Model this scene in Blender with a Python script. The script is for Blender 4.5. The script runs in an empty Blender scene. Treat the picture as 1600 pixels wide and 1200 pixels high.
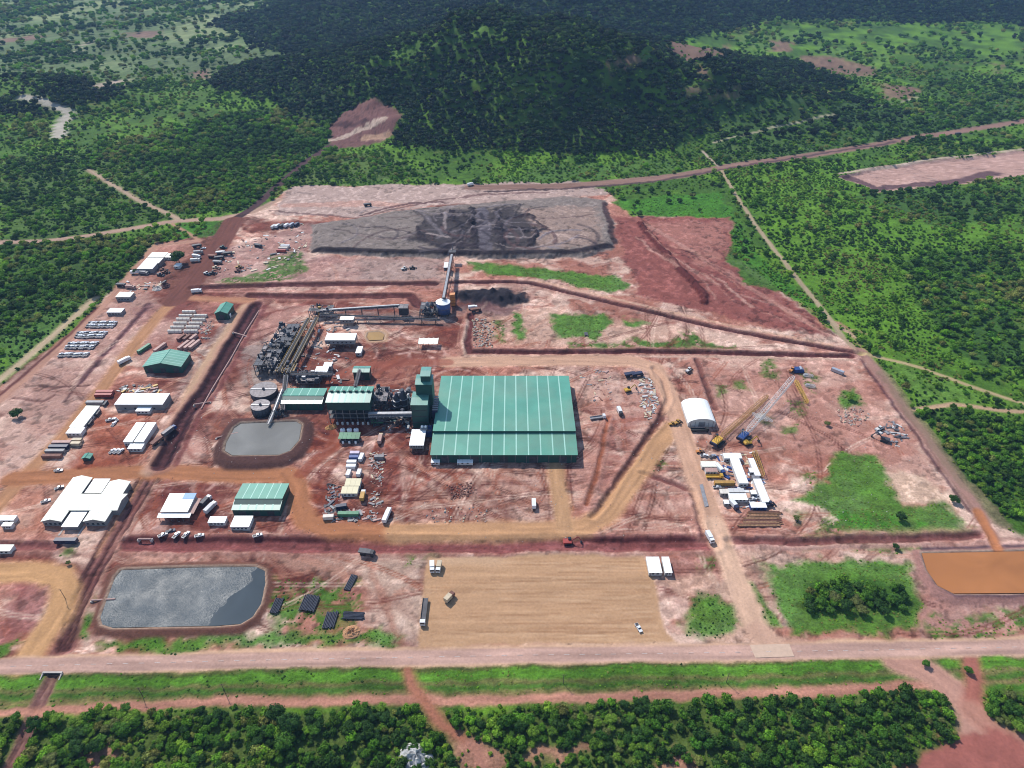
import bpy, math, random
import numpy as np
from mathutils import Vector, Matrix

scene = bpy.context.scene
COL = scene.collection
random.seed(11)
RNG = np.random.default_rng(11)

# ------------------------------------------------------------------ camera
CAM_H, PITCH, FPX = 300.0, math.radians(35.84), 1080.0
cam_data = bpy.data.cameras.new("drone_camera")
cam_data.lens = 36.0 * FPX / 1600.0
cam_data.sensor_width = 36.0
cam_data.clip_start = 1.0
cam_data.clip_end = 20000.0
cam = bpy.data.objects.new("drone_camera", cam_data)
cam.location = (0, 0, CAM_H)
cam.rotation_euler = (math.pi / 2 - PITCH, 0, 0)
COL.objects.link(cam)
scene.camera = cam

# ------------------------------------------------------------------ daylight
SUN_EL, SUN_AZ = math.radians(47.0), math.radians(-37.0)      # azimuth from +Y towards +X
world = bpy.data.worlds.new("World")
scene.world = world
world.use_nodes = True
wn = world.node_tree
for n in list(wn.nodes):
    wn.nodes.remove(n)
sky = wn.nodes.new("ShaderNodeTexSky")
sky.sky_type = 'NISHITA'
sky.sun_disc = False
sky.sun_elevation = SUN_EL
sky.sun_rotation = SUN_AZ % (2 * math.pi)
sky.altitude = 300
sky.air_density = 1.0
sky.dust_density = 0.4
bg = wn.nodes.new("ShaderNodeBackground")
bg.inputs[1].default_value = 0.14
wo = wn.nodes.new("ShaderNodeOutputWorld")
wn.links.new(sky.outputs[0], bg.inputs[0])
wn.links.new(bg.outputs[0], wo.inputs[0])
sun_data = bpy.data.lights.new("sun", 'SUN')
sun_data.energy = 3.7
sun_data.angle = math.radians(0.53)
sun_data.color = (1.0, 0.955, 0.89)
sun = bpy.data.objects.new("sun", sun_data)
sd = Vector((math.sin(SUN_AZ) * math.cos(SUN_EL), math.cos(SUN_AZ) * math.cos(SUN_EL), math.sin(SUN_EL)))
sun.rotation_euler = sd.to_track_quat('Z', 'Y').to_euler()
sun.location = sd * 900
COL.objects.link(sun)
vs = scene.view_settings
vs.view_transform = 'Standard'
vs.look = 'None'
vs.gamma = 1.0
vs.use_curve_mapping = False
vs.exposure = 0.47
scene.cycles.max_bounces = 6
scene.cycles.filter_width = 1.05
scene.cycles.volume_bounces = 0

# ------------------------------------------------------------------ helpers
SP, CP = math.sin(PITCH), math.cos(PITCH)

def U(px, py, z=0.0):
    """survey: a spot of the photograph (1600 x 1200) to plan metres at height z"""
    u, v = (px - 800.0) / FPX, (py - 600.0) / FPX
    t = (CAM_H - z) / (SP + v * CP)
    return u * t, (CP - v * SP) * t

def lin(c):
    c = c / 255.0
    return c / 12.92 if c <= 0.04045 else ((c + 0.055) / 1.055) ** 2.4

ALB = 0.62
def S(r, g, b, k=1.0):
    """sunlit colour seen in the photograph to a base colour"""
    return np.array([lin(r), lin(g), lin(b)]) * ALB * k

_h = np.random.default_rng(5).random((256, 256)).astype(np.float32)
def vnoise(x, y, seed=0):
    x = x + seed * 37.17
    y = y + seed * 91.7
    xi, yi = np.floor(x).astype(np.int64), np.floor(y).astype(np.int64)
    fx, fy = (x - xi).astype(np.float32), (y - yi).astype(np.float32)
    fx, fy = fx * fx * (3 - 2 * fx), fy * fy * (3 - 2 * fy)
    a, b = _h[yi & 255, xi & 255], _h[yi & 255, (xi + 1) & 255]
    c, d = _h[(yi + 1) & 255, xi & 255], _h[(yi + 1) & 255, (xi + 1) & 255]
    return (a + (b - a) * fx) * (1 - fy) + (c + (d - c) * fx) * fy

def fbm(x, y, s, oct=4, seed=0, sx=1.0, sy=1.0):
    r, a, tot = 0, 1.0, 0
    for k in range(oct):
        f = 2.0 ** k / s
        r = r + a * vnoise(x * f * sx, y * f * sy, seed + k * 3)
        tot += a
        a *= 0.55
    return r / tot

def sstep(a, b, v):
    t = np.clip((v - a) / (b - a), 0, 1)
    return t * t * (3 - 2 * t)

# ------------------------------------------------------------------ materials
def mat(name, col, rough=0.7, metal=0.0, var=0.12, scale=0.35, spec=0.4, dirt=None, dirt_amt=0.0):
    m = bpy.data.materials.new(name)
    m.use_nodes = True
    nt = m.node_tree
    p = nt.nodes["Principled BSDF"]
    p.inputs["Roughness"].default_value = rough
    p.inputs["Metallic"].default_value = metal
    p.inputs["Specular IOR Level"].default_value = spec
    tc = nt.nodes.new("ShaderNodeTexCoord")
    nz = nt.nodes.new("ShaderNodeTexNoise")
    nz.inputs["Scale"].default_value = scale
    nz.inputs["Detail"].default_value = 5
    nt.links.new(tc.outputs["Object"], nz.inputs["Vector"])
    cr = nt.nodes.new("ShaderNodeValToRGB")
    c = np.array(col[:3], float)
    cr.color_ramp.elements[0].position = 0.3
    cr.color_ramp.elements[1].position = 0.7
    cr.color_ramp.elements[0].color = (*np.clip(c * (1 - var), 0, 1), 1)
    cr.color_ramp.elements[1].color = (*np.clip(c * (1 + var), 0, 0.95), 1)
    nt.links.new(nz.outputs["Fac"], cr.inputs["Fac"])
    oi = nt.nodes.new("ShaderNodeObjectInfo")
    om = nt.nodes.new("ShaderNodeMapRange"); om.inputs[3].default_value = 1 - var * 0.7; om.inputs[4].default_value = 1 + var * 0.5
    nt.links.new(oi.outputs["Random"], om.inputs[0])
    vm = nt.nodes.new("ShaderNodeVectorMath"); vm.operation = 'SCALE'
    nt.links.new(cr.outputs["Color"], vm.inputs[0]); nt.links.new(om.outputs[0], vm.inputs["Scale"])
    out = vm.outputs[0]
    if dirt is not None:
        n2 = nt.nodes.new("ShaderNodeTexNoise")
        n2.inputs["Scale"].default_value = scale * 0.45
        n2.inputs["Detail"].default_value = 7
        nt.links.new(tc.outputs["Object"], n2.inputs["Vector"])
        r2 = nt.nodes.new("ShaderNodeMapRange")
        r2.inputs[1].default_value = 0.45
        r2.inputs[2].default_value = 0.75
        r2.inputs[4].default_value = dirt_amt
        nt.links.new(n2.outputs["Fac"], r2.inputs[0])
        mx = nt.nodes.new("ShaderNodeMix")
        mx.data_type = 'RGBA'
        nt.links.new(r2.outputs[0], mx.inputs["Factor"])
        nt.links.new(out, mx.inputs["A"])
        mx.inputs["B"].default_value = (*dirt, 1)
        out = mx.outputs["Result"]
    nt.links.new(out, p.inputs["Base Color"])
    return m

DUST = (0.30, 0.17, 0.12)
M = dict(
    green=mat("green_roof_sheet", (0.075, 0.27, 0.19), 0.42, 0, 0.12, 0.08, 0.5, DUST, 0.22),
    green2=mat("green_roof_sheet_glossy", (0.085, 0.25, 0.19), 0.36, 0, 0.14, 0.1, 1.0, DUST, 0.15),  # raised specular gives this copy the sun sheen of the front slopes
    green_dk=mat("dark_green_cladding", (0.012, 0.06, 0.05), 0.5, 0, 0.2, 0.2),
    skylight=mat("translucent_sheet", (0.30, 0.52, 0.42), 0.4, 0, 0.08, 0.1),
    white=mat("white_roof_sheet", (0.82, 0.82, 0.80), 0.5, 0, 0.04, 0.15, 0.4, (0.55, 0.46, 0.40), 0.18),
    cream=mat("cream_roof_sheet", (0.82, 0.81, 0.68), 0.5, 0, 0.04, 0.12, 0.4, (0.5, 0.42, 0.32), 0.15),
    cream2=mat("yellowed_roof_sheet", (0.60, 0.53, 0.34), 0.55, 0, 0.08, 0.2),
    wallw=mat("white_wall_panel", (0.55, 0.54, 0.52), 0.6, 0, 0.08, 0.3, 0.3, DUST, 0.3),
    wallg=mat("grey_wall_panel", (0.22, 0.22, 0.22), 0.6, 0, 0.15, 0.3),
    blue=mat("blue_paint", (0.02, 0.055, 0.19), 0.45, 0, 0.2, 0.4),
    bluel=mat("light_blue_sheet", (0.09, 0.25, 0.55), 0.5, 0, 0.1, 0.4),
    navy=mat("navy_paint", (0.018, 0.024, 0.06), 0.5, 0, 0.25, 0.4),
    silo_blue=mat("silo_blue_paint", (0.045, 0.085, 0.23), 0.4, 0.1, 0.15, 0.3),
    red=mat("red_paint", (0.32, 0.05, 0.04), 0.55, 0, 0.2, 0.4),
    rust=mat("rusty_brown_steel", (0.20, 0.085, 0.06), 0.75, 0, 0.3, 0.5),
    pink=mat("pinkish_dusty_sheet", (0.42, 0.26, 0.22), 0.7, 0, 0.15, 0.5),
    grey=mat("grey_paint", (0.20, 0.20, 0.21), 0.55, 0, 0.2, 0.5, 0.4, DUST, 0.3),
    dkgrey=mat("dark_grey_steel", (0.05, 0.05, 0.058), 0.6, 0.2, 0.35, 0.5),
    steel=mat("galvanised_steel", (0.30, 0.30, 0.31), 0.5, 0.4, 0.2, 0.5),
    steel2=mat("dusty_steel", (0.15, 0.135, 0.14), 0.6, 0.3, 0.35, 0.6),
    tank=mat("dark_tank_steel", (0.05, 0.055, 0.07), 0.65, 0.2, 0.2, 0.3),
    tankin=mat("tank_slurry", (0.035, 0.04, 0.045), 0.75, 0, 0.15, 0.3, 0.15),
    yellow=mat("yellow_paint", (0.50, 0.29, 0.035), 0.5, 0, 0.2, 0.5),
    ochre=mat("ochre_boom_paint", (0.40, 0.22, 0.05), 0.6, 0, 0.2, 0.5),
    orange=mat("orange_sheet", (0.50, 0.20, 0.06), 0.55, 0, 0.15, 0.5),
    black=mat("black_rubber", (0.02, 0.02, 0.022), 0.8, 0, 0.2, 1.0),
    pipe=mat("black_plastic_pipe", (0.028, 0.030, 0.045), 0.45, 0, 0.3, 0.8),
    glass=mat("dark_glass", (0.02, 0.03, 0.04), 0.12, 0, 0.1, 1.0, 0.6),
    timber=mat("brown_timber", (0.34, 0.19, 0.10), 0.8, 0, 0.35, 0.8),
    concrete=mat("pale_concrete", (0.42, 0.37, 0.33), 0.85, 0, 0.15, 0.4),
    silver=mat("silver_car_paint", (0.36, 0.38, 0.42), 0.3, 0.3, 0.1, 0.8),
    carwhite=mat("white_car_paint", (0.68, 0.68, 0.68), 0.3, 0, 0.05, 0.8),
    greenbox=mat("green_container_paint", (0.06, 0.19, 0.10), 0.55, 0, 0.2, 0.5),
    beige=mat("beige_paint", (0.50, 0.40, 0.27), 0.6, 0, 0.15, 0.5),
    stone=mat("pale_grey_stone", (0.40, 0.39, 0.37), 0.9, 0, 0.3, 0.8),
    soil=mat("red_soil_heap", (0.25, 0.12, 0.09), 0.95, 0, 0.3, 0.6),
    bark=mat("tree_bark", (0.11, 0.08, 0.06), 0.9, 0, 0.25, 2.0),
    cover=mat("cream_tarpaulin", (0.62, 0.56, 0.48), 0.7, 0, 0.08, 0.5),
    lilac=mat("pale_lilac_paint", (0.5, 0.42, 0.5), 0.6, 0, 0.1, 0.5),
)

# ------------------------------------------------------------------ mesh building
class MB:
    def __init__(s):
        s.v, s.f = [], []
    def add(s, vs, fs):
        o = len(s.v)
        s.v.extend([tuple(p) for p in vs])
        s.f.extend([tuple(o + i for i in f) for f in fs])
        return s
    def box(s, x0, x1, y0, y1, z0, z1):
        return s.add([(x0, y0, z0), (x1, y0, z0), (x1, y1, z0), (x0, y1, z0), (x0, y0, z1), (x1, y0, z1), (x1, y1, z1), (x0, y1, z1)],
                     [(3, 2, 1, 0), (4, 5, 6, 7), (0, 1, 5, 4), (1, 2, 6, 5), (2, 3, 7, 6), (3, 0, 4, 7)])
    def hexa(s, p):      # eight points: bottom four then top four
        return s.add(p, [(3, 2, 1, 0), (4, 5, 6, 7), (0, 1, 5, 4), (1, 2, 6, 5), (2, 3, 7, 6), (3, 0, 4, 7)])
    def tube(s, a, b, r, n=6, r2=None):
        a, b = Vector(a), Vector(b)
        d = (b - a)
        if d.length < 1e-6:
            return s
        d.normalize()
        q = d.orthogonal().normalized()
        w = d.cross(q)
        r2 = r if r2 is None else r2
        vs = []
        for c, rr in ((a, r), (b, r2)):
            for k in range(n):
                t = 2 * math.pi * k / n + math.pi / 4
                vs.append(c + q * (rr * math.cos(t)) + w * (rr * math.sin(t)))
        fs = [(k, (k + 1) % n, n + (k + 1) % n, n + k) for k in range(n)]
        fs += [tuple(range(n - 1, -1, -1)), tuple(range(n, 2 * n))]
        return s.add(vs, fs)
    def bar(s, a, b, w):
        return s.tube(a, b, w * 0.7, 4)
    def lathe(s, cx, cy, prof, n=20):
        vs, fs = [], []
        for (r, z) in prof:
            for k in range(n):
                t = 2 * math.pi * k / n
                vs.append((cx + r * math.cos(t), cy + r * math.sin(t), z))
        for j in range(len(prof) - 1):
            for k in range(n):
                fs.append((j * n + k, j * n + (k + 1) % n, (j + 1) * n + (k + 1) % n, (j + 1) * n + k))
        fs.append(tuple(range(n - 1, -1, -1)))
        fs.append(tuple((len(prof) - 1) * n + k for k in range(n)))
        return s.add(vs, fs)
    def prism_x(s, x0, x1, prof):     # profile of (y, z) points swept along x
        n = len(prof)
        vs = [(x0, y, z) for y, z in prof] + [(x1, y, z) for y, z in prof]
        fs = [(k, (k + 1) % n, n + (k + 1) % n, n + k) for k in range(n)]
        fs += [tuple(range(n - 1, -1, -1)), tuple(range(n, 2 * n))]
        return s.add(vs, fs)
    def prism_y(s, y0, y1, prof):     # profile of (x, z) points swept along y
        n = len(prof)
        vs = [(x, y0, z) for x, z in prof] + [(x, y1, z) for x, z in prof]
        fs = [(k, n + k, n + (k + 1) % n, (k + 1) % n) for k in range(n)]
        fs += [tuple(range(n)), tuple(range(2 * n - 1, n - 1, -1))]
        return s.add(vs, fs)
    def mesh(s, name, m, smooth=False):
        me = bpy.data.meshes.new(name)
        me.from_pydata(s.v, [], s.f)
        me.materials.append(m)
        if smooth:
            me.polygons.foreach_set("use_smooth", [True] * len(me.polygons))
        me.update()
        return me
    def build(s, name, m, parent=None, smooth=False, loc=None):
        o = bpy.data.objects.new(name, s.mesh(name, m, smooth))
        COL.objects.link(o)
        if parent is not None:
            o.parent = parent
        if loc is not None:
            o.location = loc
        return o

def tag(o, label=None, cat=None, group=None, kind=None):
    if label: o["label"] = label
    if cat: o["category"] = cat
    if group: o["group"] = group
    if kind: o["kind"] = kind
    return o

def thing(name, label, cat, loc=(0, 0, 0), rz=0.0, group=None):
    o = bpy.data.objects.new(name, None)
    o.empty_display_size = 0.5
    o.location = loc
    o.rotation_euler = (0, 0, rz)
    COL.objects.link(o)
    return tag(o, label, cat, group)

def kids(o):
    return [c for c in bpy.data.objects if c.parent == o]
_KIDS = {}
def copy_tree(o, parent=None):
    c = o.copy()
    COL.objects.link(c)
    if parent is not None:
        c.parent = parent
    if o.name not in _KIDS:
        _KIDS[o.name] = kids(o)
    for ch in _KIDS[o.name]:
        copy_tree(ch, c)
    return c
# ------------------------------------------------------------------ terrain: one graded survey grid, later split into its named pieces
def axis_x():
    r, d, x = [0.0], 1.1, 0.0
    while x < 4500:
        if x > 385: d *= 1.021
        x += d
        r.append(x)
    r = np.array(r)
    return np.concatenate([-r[:0:-1], r])
def axis_y():
    r, y, d = [], 60.0, 1.0
    while y < 7000:
        r.append(y)
        if y < 130: d = 6.0
        elif y < 900: d = 0.92 + (y - 140) * 0.00085
        else: d *= 1.022
        y += d
    return np.array(r)
XS, YS = axis_x(), axis_y()
NX, NY = len(XS), len(YS)
GX, GY = np.meshgrid(XS, YS)
H = np.zeros((NY, NX))
C = np.zeros((NY, NX, 3))
ZN = ["ground"]
ZI = np.zeros((NY, NX), np.uint8)
SHRUB = np.zeros((NY, NX), np.float32)
TREE = np.zeros((NY, NX), np.float32)
W1 = fbm(GX, GY, 22, 4, 1) - 0.5
W2 = fbm(GX, GY, 22, 4, 2) - 0.5
W3 = fbm(GX, GY, 5, 3, 3) - 0.5
W4 = fbm(GX, GY, 5, 3, 4) - 0.5
N40 = fbm(GX, GY, 42, 4, 6)
N90 = fbm(GX, GY, 120, 4, 7)
N8 = fbm(GX, GY, 9, 4, 8)
N2 = fbm(GX, GY, 2.6, 2, 9)

def zid(name):
    if name not in ZN: ZN.append(name)
    return ZN.index(name)

def win(x0, x1, y0, y1):
    i0, i1 = np.searchsorted(XS, [x0, x1])
    j0, j1 = np.searchsorted(YS, [y0, y1])
    return slice(max(j0 - 1, 0), min(j1 + 1, NY)), slice(max(i0 - 1, 0), min(i1 + 1, NX))

RELIEF = None
def UT(px, py):
    """where the line of sight through a spot of the photograph first meets the hills"""
    u, v = (px - 800.0) / FPX, (py - 600.0) / FPX
    fw, dn = CP - v * SP, SP + v * CP
    t = np.arange(760.0, 4200.0, 3.0)
    x, y, z = u * t, fw * t, CAM_H - dn * t
    i = np.clip(np.searchsorted(XS, x), 0, NX - 1); j = np.clip(np.searchsorted(YS, y), 0, NY - 1)
    hit = np.nonzero(z <= RELIEF[j, i])[0]
    if len(hit) == 0: return U(px, py)
    return float(x[hit[0]]), float(y[hit[0]])
def world_pts(px, z=0.0):
    return [UT(a, b) if (b < 285 and z == 0.0 and RELIEF is not None) else U(a, b, z) for a, b in px]

def sdf(P, X, Y):
    P = np.array(P)
    ins = np.zeros(X.shape, bool)
    d2 = np.full(X.shape, 1e18)
    n = len(P)
    for k in range(n):
        a, b = P[k], P[(k + 1) % n]
        e = b - a
        t = np.clip(((X - a[0]) * e[0] + (Y - a[1]) * e[1]) / max(e @ e, 1e-9), 0, 1)
        d2 = np.minimum(d2, (X - a[0] - t * e[0]) ** 2 + (Y - a[1] - t * e[1]) ** 2)
        c = (a[1] > Y) != (b[1] > Y)
        with np.errstate(divide='ignore', invalid='ignore'):
            xi = a[0] + (Y - a[1]) / (b[1] - a[1] if b[1] != a[1] else 1e-9) * e[0]
        ins ^= c & (X < xi)
    return np.where(ins, -1, 1) * np.sqrt(d2)

def blend(w, mk, col, var=0.12):
    col = np.asarray(col)
    v = 1 + var * 2 * (N8[w] - 0.5) + var * (N2[w] - 0.5) * 1.4
    C[w] = C[w] * (1 - mk[..., None]) + (col[None, None] * v[..., None]) * mk[..., None]

def poly(px, col=None, soft=2.0, op=1.0, warp=2.0, zone=None, dh=0.0, slope=8.0, shrub=None, tree=None, z=0.0, var=0.12, speckle=0.0, pts=None):
    P = pts if pts is not None else world_pts(px, z)
    A = np.array(P)
    m = soft + slope + warp * 3 + 6
    w = win(A[:, 0].min() - m, A[:, 0].max() + m, A[:, 1].min() - m, A[:, 1].max() + m)
    X = GX[w] + (W1[w] * 2.2 + W3[w]) * warp * 2
    Y = GY[w] + (W2[w] * 2.2 + W4[w]) * warp * 2
    D = sdf(P, X, Y)
    mk = 1 - sstep(-soft, soft, D)
    if dh:
        H[w] += dh * (1 - sstep(-slope, 0, D)) if slope > 0 else 0
    if col is not None:
        k = mk * op
        if speckle:
            k = k * sstep(0.43, 0.57, N8[w] * 0.6 + N2[w] * 0.4 + (speckle - 0.5) * 0.32)
        blend(w, k, col, var)
    if zone: ZI[w][D < 0] = zid(zone)
    if shrub is not None: SHRUB[w] = np.where(D < 0, shrub, SHRUB[w])
    if tree is not None: TREE[w] = np.where(D < 0, tree, TREE[w])
    return w, D

def stroke(px, width, col=None, op=1.0, soft=1.2, warp=0.8, zone=None, dh=0.0, var=0.10, streak=0.0, shrub=0.0, tree=0.0, z=0.0, pts=None, prof=None, clear=True, only=None):
    P = np.array(pts if pts is not None else world_pts(px, z))
    hw = width / 2
    m = hw + soft + warp * 3 + 2
    s0 = 0.0
    w = win(P[:, 0].min() - m, P[:, 0].max() + m, P[:, 1].min() - m, P[:, 1].max() + m)
    sh = GX[w].shape
    D = np.full(sh, 1e9); SS = np.zeros(sh); LL = np.zeros(sh)
    for k in range(len(P) - 1):
        a, b = P[k], P[k + 1]
        e = b - a
        L = math.hypot(*e)
        if L < 1e-6: continue
        x0, x1 = min(a[0], b[0]) - m, max(a[0], b[0]) + m
        y0, y1 = min(a[1], b[1]) - m, max(a[1], b[1]) + m
        ws = win(x0, x1, y0, y1)
        q = (slice(ws[0].start - w[0].start, ws[0].stop - w[0].start), slice(ws[1].start - w[1].start, ws[1].stop - w[1].start))
        X = GX[ws] + (W1[ws] * 2 + W3[ws]) * warp * 2
        Y = GY[ws] + (W2[ws] * 2 + W4[ws]) * warp * 2
        t = ((X - a[0]) * e[0] + (Y - a[1]) * e[1]) / (L * L)
        tc = np.clip(t, 0, 1)
        d = np.hypot(X - a[0] - tc * e[0], Y - a[1] - tc * e[1])
        lat = ((X - a[0]) * e[1] - (Y - a[1]) * e[0]) / L
        better = d < D[q]
        D[q] = np.where(better, d, D[q])
        SS[q] = np.where(better, s0 + tc * L, SS[q])
        LL[q] = np.where(better, lat, LL[q])
        s0 += L
    mk = 1 - sstep(hw - soft, hw + soft, D)
    if only: mk = mk * (ZI[w] == zid(only))
    if col is not None:
        if streak:
            st = 1 + streak * 2 * (vnoise(SS / 22 + 9, LL * 0.55 + 40, 2) - 0.5) + streak * (vnoise(SS / 60, LL * 1.3 + 80, 4) - 0.5)
        else:
            st = 1.0
        col = np.asarray(col)
        v = (1 + var * 2 * (N8[w] - 0.5) + var * (N2[w] - 0.5)) * st
        k = mk * op
        C[w] = C[w] * (1 - k[..., None]) + col[None, None] * v[..., None] * k[..., None]
    if prof is not None:
        H[w] += prof(D)
    elif dh:
        H[w] += dh * (1 - sstep(hw * 0.3, hw, D))
    ins = D < hw
    if zone: ZI[w][ins] = zid(zone)
    if clear:
        SHRUB[w] = np.where(ins, shrub, SHRUB[w]); TREE[w] = np.where(ins, tree, TREE[w])

# ---- hills
def hump(cx, cy, rx, ry, h, seed, power=1.0):
    nx = fbm(GX, GY, 160, 4, seed) - 0.5
    r = np.hypot((GX - cx) / rx, (GY - cy) / ry) + nx * 0.55
    return h * (1 - sstep(0.0, 1.0, r)) ** power
HILL = hump(60, 1170, 430, 300, 118, 31, 1.1) + hump(-170, 1380, 420, 280, 80, 33) + hump(260, 1420, 420, 260, 60, 32) + hump(420, 1180, 260, 200, 26, 34)
KNOLL = hump(-840, 1240, 240, 170, 34, 35)
y0 = 1420 + 520 * sstep(150, 750, GX) + 260 * (fbm(GX, GY, 420, 4, 37) - 0.5)
MOUNT = 420 * sstep(0, 1500, GY - y0) * sstep(-780, 60, GX + 300 * (fbm(GX, GY, 300, 3, 39) - 0.5)) * (0.75 + 0.5 * fbm(GX, GY, 500, 4, 41))
RELIEF = HILL + KNOLL + MOUNT
far = sstep(880, 1300, GY)
H += HILL + KNOLL + MOUNT
H += far * 9 * (fbm(GX, GY, 260, 4, 43) - 0.5)
out_noise = 1.6 * (fbm(GX, GY, 55, 4, 45) - 0.5)

# ---- bush ground outside the works
gr_a, gr_b, gr_c = S(76, 112, 36), S(108, 150, 42), S(136, 138, 70)
k = sstep(0.35, 0.65, N40)[..., None]
C[:] = gr_a * (1 - k) + gr_b * k
k = (sstep(0.56, 0.72, N90 * 0.5 + N8 * 0.5) * 0.6)[..., None]
C[:] = C * (1 - k) + gr_c * k
bushy = sstep(0.36, 0.6, N40 * 0.55 + N90 * 0.45)
SHRUB[:] = 0.25 + 0.6 * bushy
TREE[:] = 0.04 + 0.30 * sstep(0.48, 0.62, N90 * 0.75 + N8 * 0.25)
high = sstep(4, 10, HILL + MOUNT + KNOLL)
SHRUB[:] = np.where(high > 0.4, 0.35, SHRUB)
TREE[:] = np.maximum(TREE, high * 1.0)
wob = sstep(0.40, 0.56, N90)
dim = (0.75 - 0.35 * high)[..., None]
C[:] = np.where(high[..., None] > 0.5, C * 0.7, C)
ZI[HILL > 5] = zid("forested_hill")
ZI[MOUNT > 5] = zid("mountain")
ZI[(KNOLL > 3)] = zid("wooded_knoll")

# far plain: a patchwork of fields
fld = vnoise(GX / 95.0 + 0.25 * W1 * 8, GY / 150.0, 51)
pl = (sstep(1250, 1500, GY) * (1 - high) * (GX < -250))
fc = S(112, 132, 84)[None, None] * (0.75 + 0.6 * fld[..., None]) + S(150, 128, 100)[None, None] * (sstep(0.68, 0.75, fld) * 0.3)[..., None]
C[:] = C * (1 - pl[..., None]) + fc * pl[..., None]
TREE[:] = np.where(pl > 0.5, 0.10 + 0.55 * sstep(0.52, 0.6, fbm(GX, GY, 70, 4, 53)), TREE)
SHRUB[:] = np.where(pl > 0.5, 0.12, SHRUB)

def bush(px, tree, shrub, col=None, **kw):
    return poly(px, col, soft=8, warp=9, tree=tree, shrub=shrub, op=kw.pop("op", 0.8), **kw)
# darker woods and open meadows
bush([(110, 250), (330, 185), (520, 120), (560, 170), (500, 250), (400, 325), (300, 335), (250, 260)], 0.85, 0.5, S(60, 84, 46))
bush([(0, 255), (110, 240), (250, 262), (310, 330), (250, 345), (100, 372), (0, 372)], 0.35, 0.9, S(84, 112, 50))
bush([(0, 385), (210, 370), (250, 372), (170, 455), (90, 520), (0, 570)], 0.65, 0.7, S(62, 90, 42))
bush([(0, 540), (130, 455), (150, 470), (60, 545), (0, 590)], 0.08, 0.7, S(92, 134, 56))
bush([(470, 245), (600, 235), (680, 275), (460, 288)], 0.35, 0.9, S(98, 122, 60))
bush([(1120, 270), (1350, 245), (1320, 290), (1420, 300), (1600, 280), (1600, 600), (1400, 555), (1340, 530), (1180, 345)], 0.10, 1.0, S(104, 150, 40))
bush([(1320, 300), (1400, 330), (1500, 360), (1600, 330), (1600, 290)], 0.35, 0.7, S(70, 104, 48))
bush([(1400, 400), (1600, 385), (1600, 570), (1530, 585), (1440, 500)], 0.45, 0.7, S(62, 98, 42))
bush([(1440, 640), (1540, 650), (1600, 660), (1600, 815), (1570, 815), (1520, 760)], 1.0, 0.8, S(58, 92, 40))
bush([(1380, 575), (1450, 585), (1600, 650), (1600, 640), (1440, 640)], 0.03, 0.6, S(104, 142, 58))
bush([(1100, 170), (1600, 140), (1600, 195), (1300, 240), (1130, 255)], 0.25, 0.85, S(76, 106, 54))
bush([(840, 258), (1060, 255), (1090, 262), (880, 284), (800, 284)], 0.05, 0.6, S(92, 128, 56))
for q in ([(990, 85), (1060, 72), (1045, 92), (1000, 98)], [(1270, 70), (1390, 85), (1380, 100), (1290, 95)], [(1150, 55), (1260, 50), (1250, 72), (1160, 80)],
          [(1070, 128), (1110, 126), (1100, 140), (1070, 138)], [(605, 80), (690, 60), (690, 75), (620, 95)], [(700, 48), (790, 45), (780, 60), (710, 60)], [(190, 128), (320, 118), (320, 135), (200, 145)],
          [(10, 120), (110, 110), (60, 145), (0, 150)]):
    bush(q, 0.22, 0.8, S(110, 146, 66), op=0.6)
for q in ([(945, 92), (1010, 95), (1010, 108), (950, 102)], [(1040, 72), (1140, 70), (1125, 88), (1050, 86)], [(1205, 64), (1235, 66), (1235, 82), (1205, 82)], [(1240, 88), (1300, 88), (1370, 105), (1370, 118), (1270, 108)],
          [(1090, 98), (1108, 98), (1108, 122), (1094, 120)], [(1060, 134), (1150, 138), (1150, 146), (1070, 142)], [(1370, 132), (1440, 140), (1430, 155), (1380, 158)], [(1250, 138), (1300, 142), (1290, 150), (1250, 150)],
          [(0, 62), (50, 55), (80, 58), (0, 70)], [(190, 52), (250, 48), (250, 60), (200, 60)], [(300, 112), (330, 108), (330, 122), (300, 124)], [(1558, 97), (1566, 97), (1562, 125), (1558, 125)]):
    bush(q, 0.02, 0.15, S(150, 112, 100), op=0.85)
bush([(142, 135), (170, 128), (205, 122), (205, 128), (175, 138), (150, 144)], 0, 0.05, S(205, 180, 160), op=0.9)

# ---- the works: bare red ground
SITE = [(-60, 640), (0, 600), (60, 555), (110, 520), (160, 470), (205, 420), (245, 378), (300, 372), (355, 340), (420, 325), (440, 303), (462, 291), (735, 288), (890, 285), (958, 303), (985, 338), (1138, 340), (1150, 400),
        (1275, 497), (1310, 522), (1345, 545), (1400, 620), (1470, 720), (1525, 800), (1600, 838), (1700, 850), (1700, 1020), (1500, 1030), (0, 1062), (-60, 1065)]
PS = world_pts(SITE)
w, DSITE = poly(SITE, None, pts=PS, warp=2.0, slope=0)
SITEM = np.zeros((NY, NX)); SITEM[w] = 1 - sstep(-3, 3, DSITE)
near_strip = (GY < U(800, 1030)[1])
pale, mid, deep = S(228, 192, 172), S(196, 134, 114), S(132, 64, 52)
mix1 = sstep(0.40, 0.60, fbm(GX + 40 * W1, GY + 26 * W2, 30, 5, 61, 0.8, 1.5))
mix2 = sstep(0.47, 0.62, fbm(GX + 50 * W2, GY + 30 * W1, 46, 5, 63, 0.7, 1.5))
sc = pale * (1 - mix1[..., None]) + mid * mix1[..., None]
wst = (0.28 + 0.57 * (1 - sstep(-70, 70, GX)))[..., None]
sc = sc * (1 - wst * mix2[..., None]) + deep * wst * mix2[..., None]
sc = sc * (1 + 0.30 * (fbm(GX, GY, 3.0, 3, 65, 0.5, 1.0) - 0.5) * 2 * 0.5)[..., None]
C[:] = C * (1 - SITEM[..., None]) + sc * SITEM[..., None]
SHRUB[SITEM > 0.5] = 0.0
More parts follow.
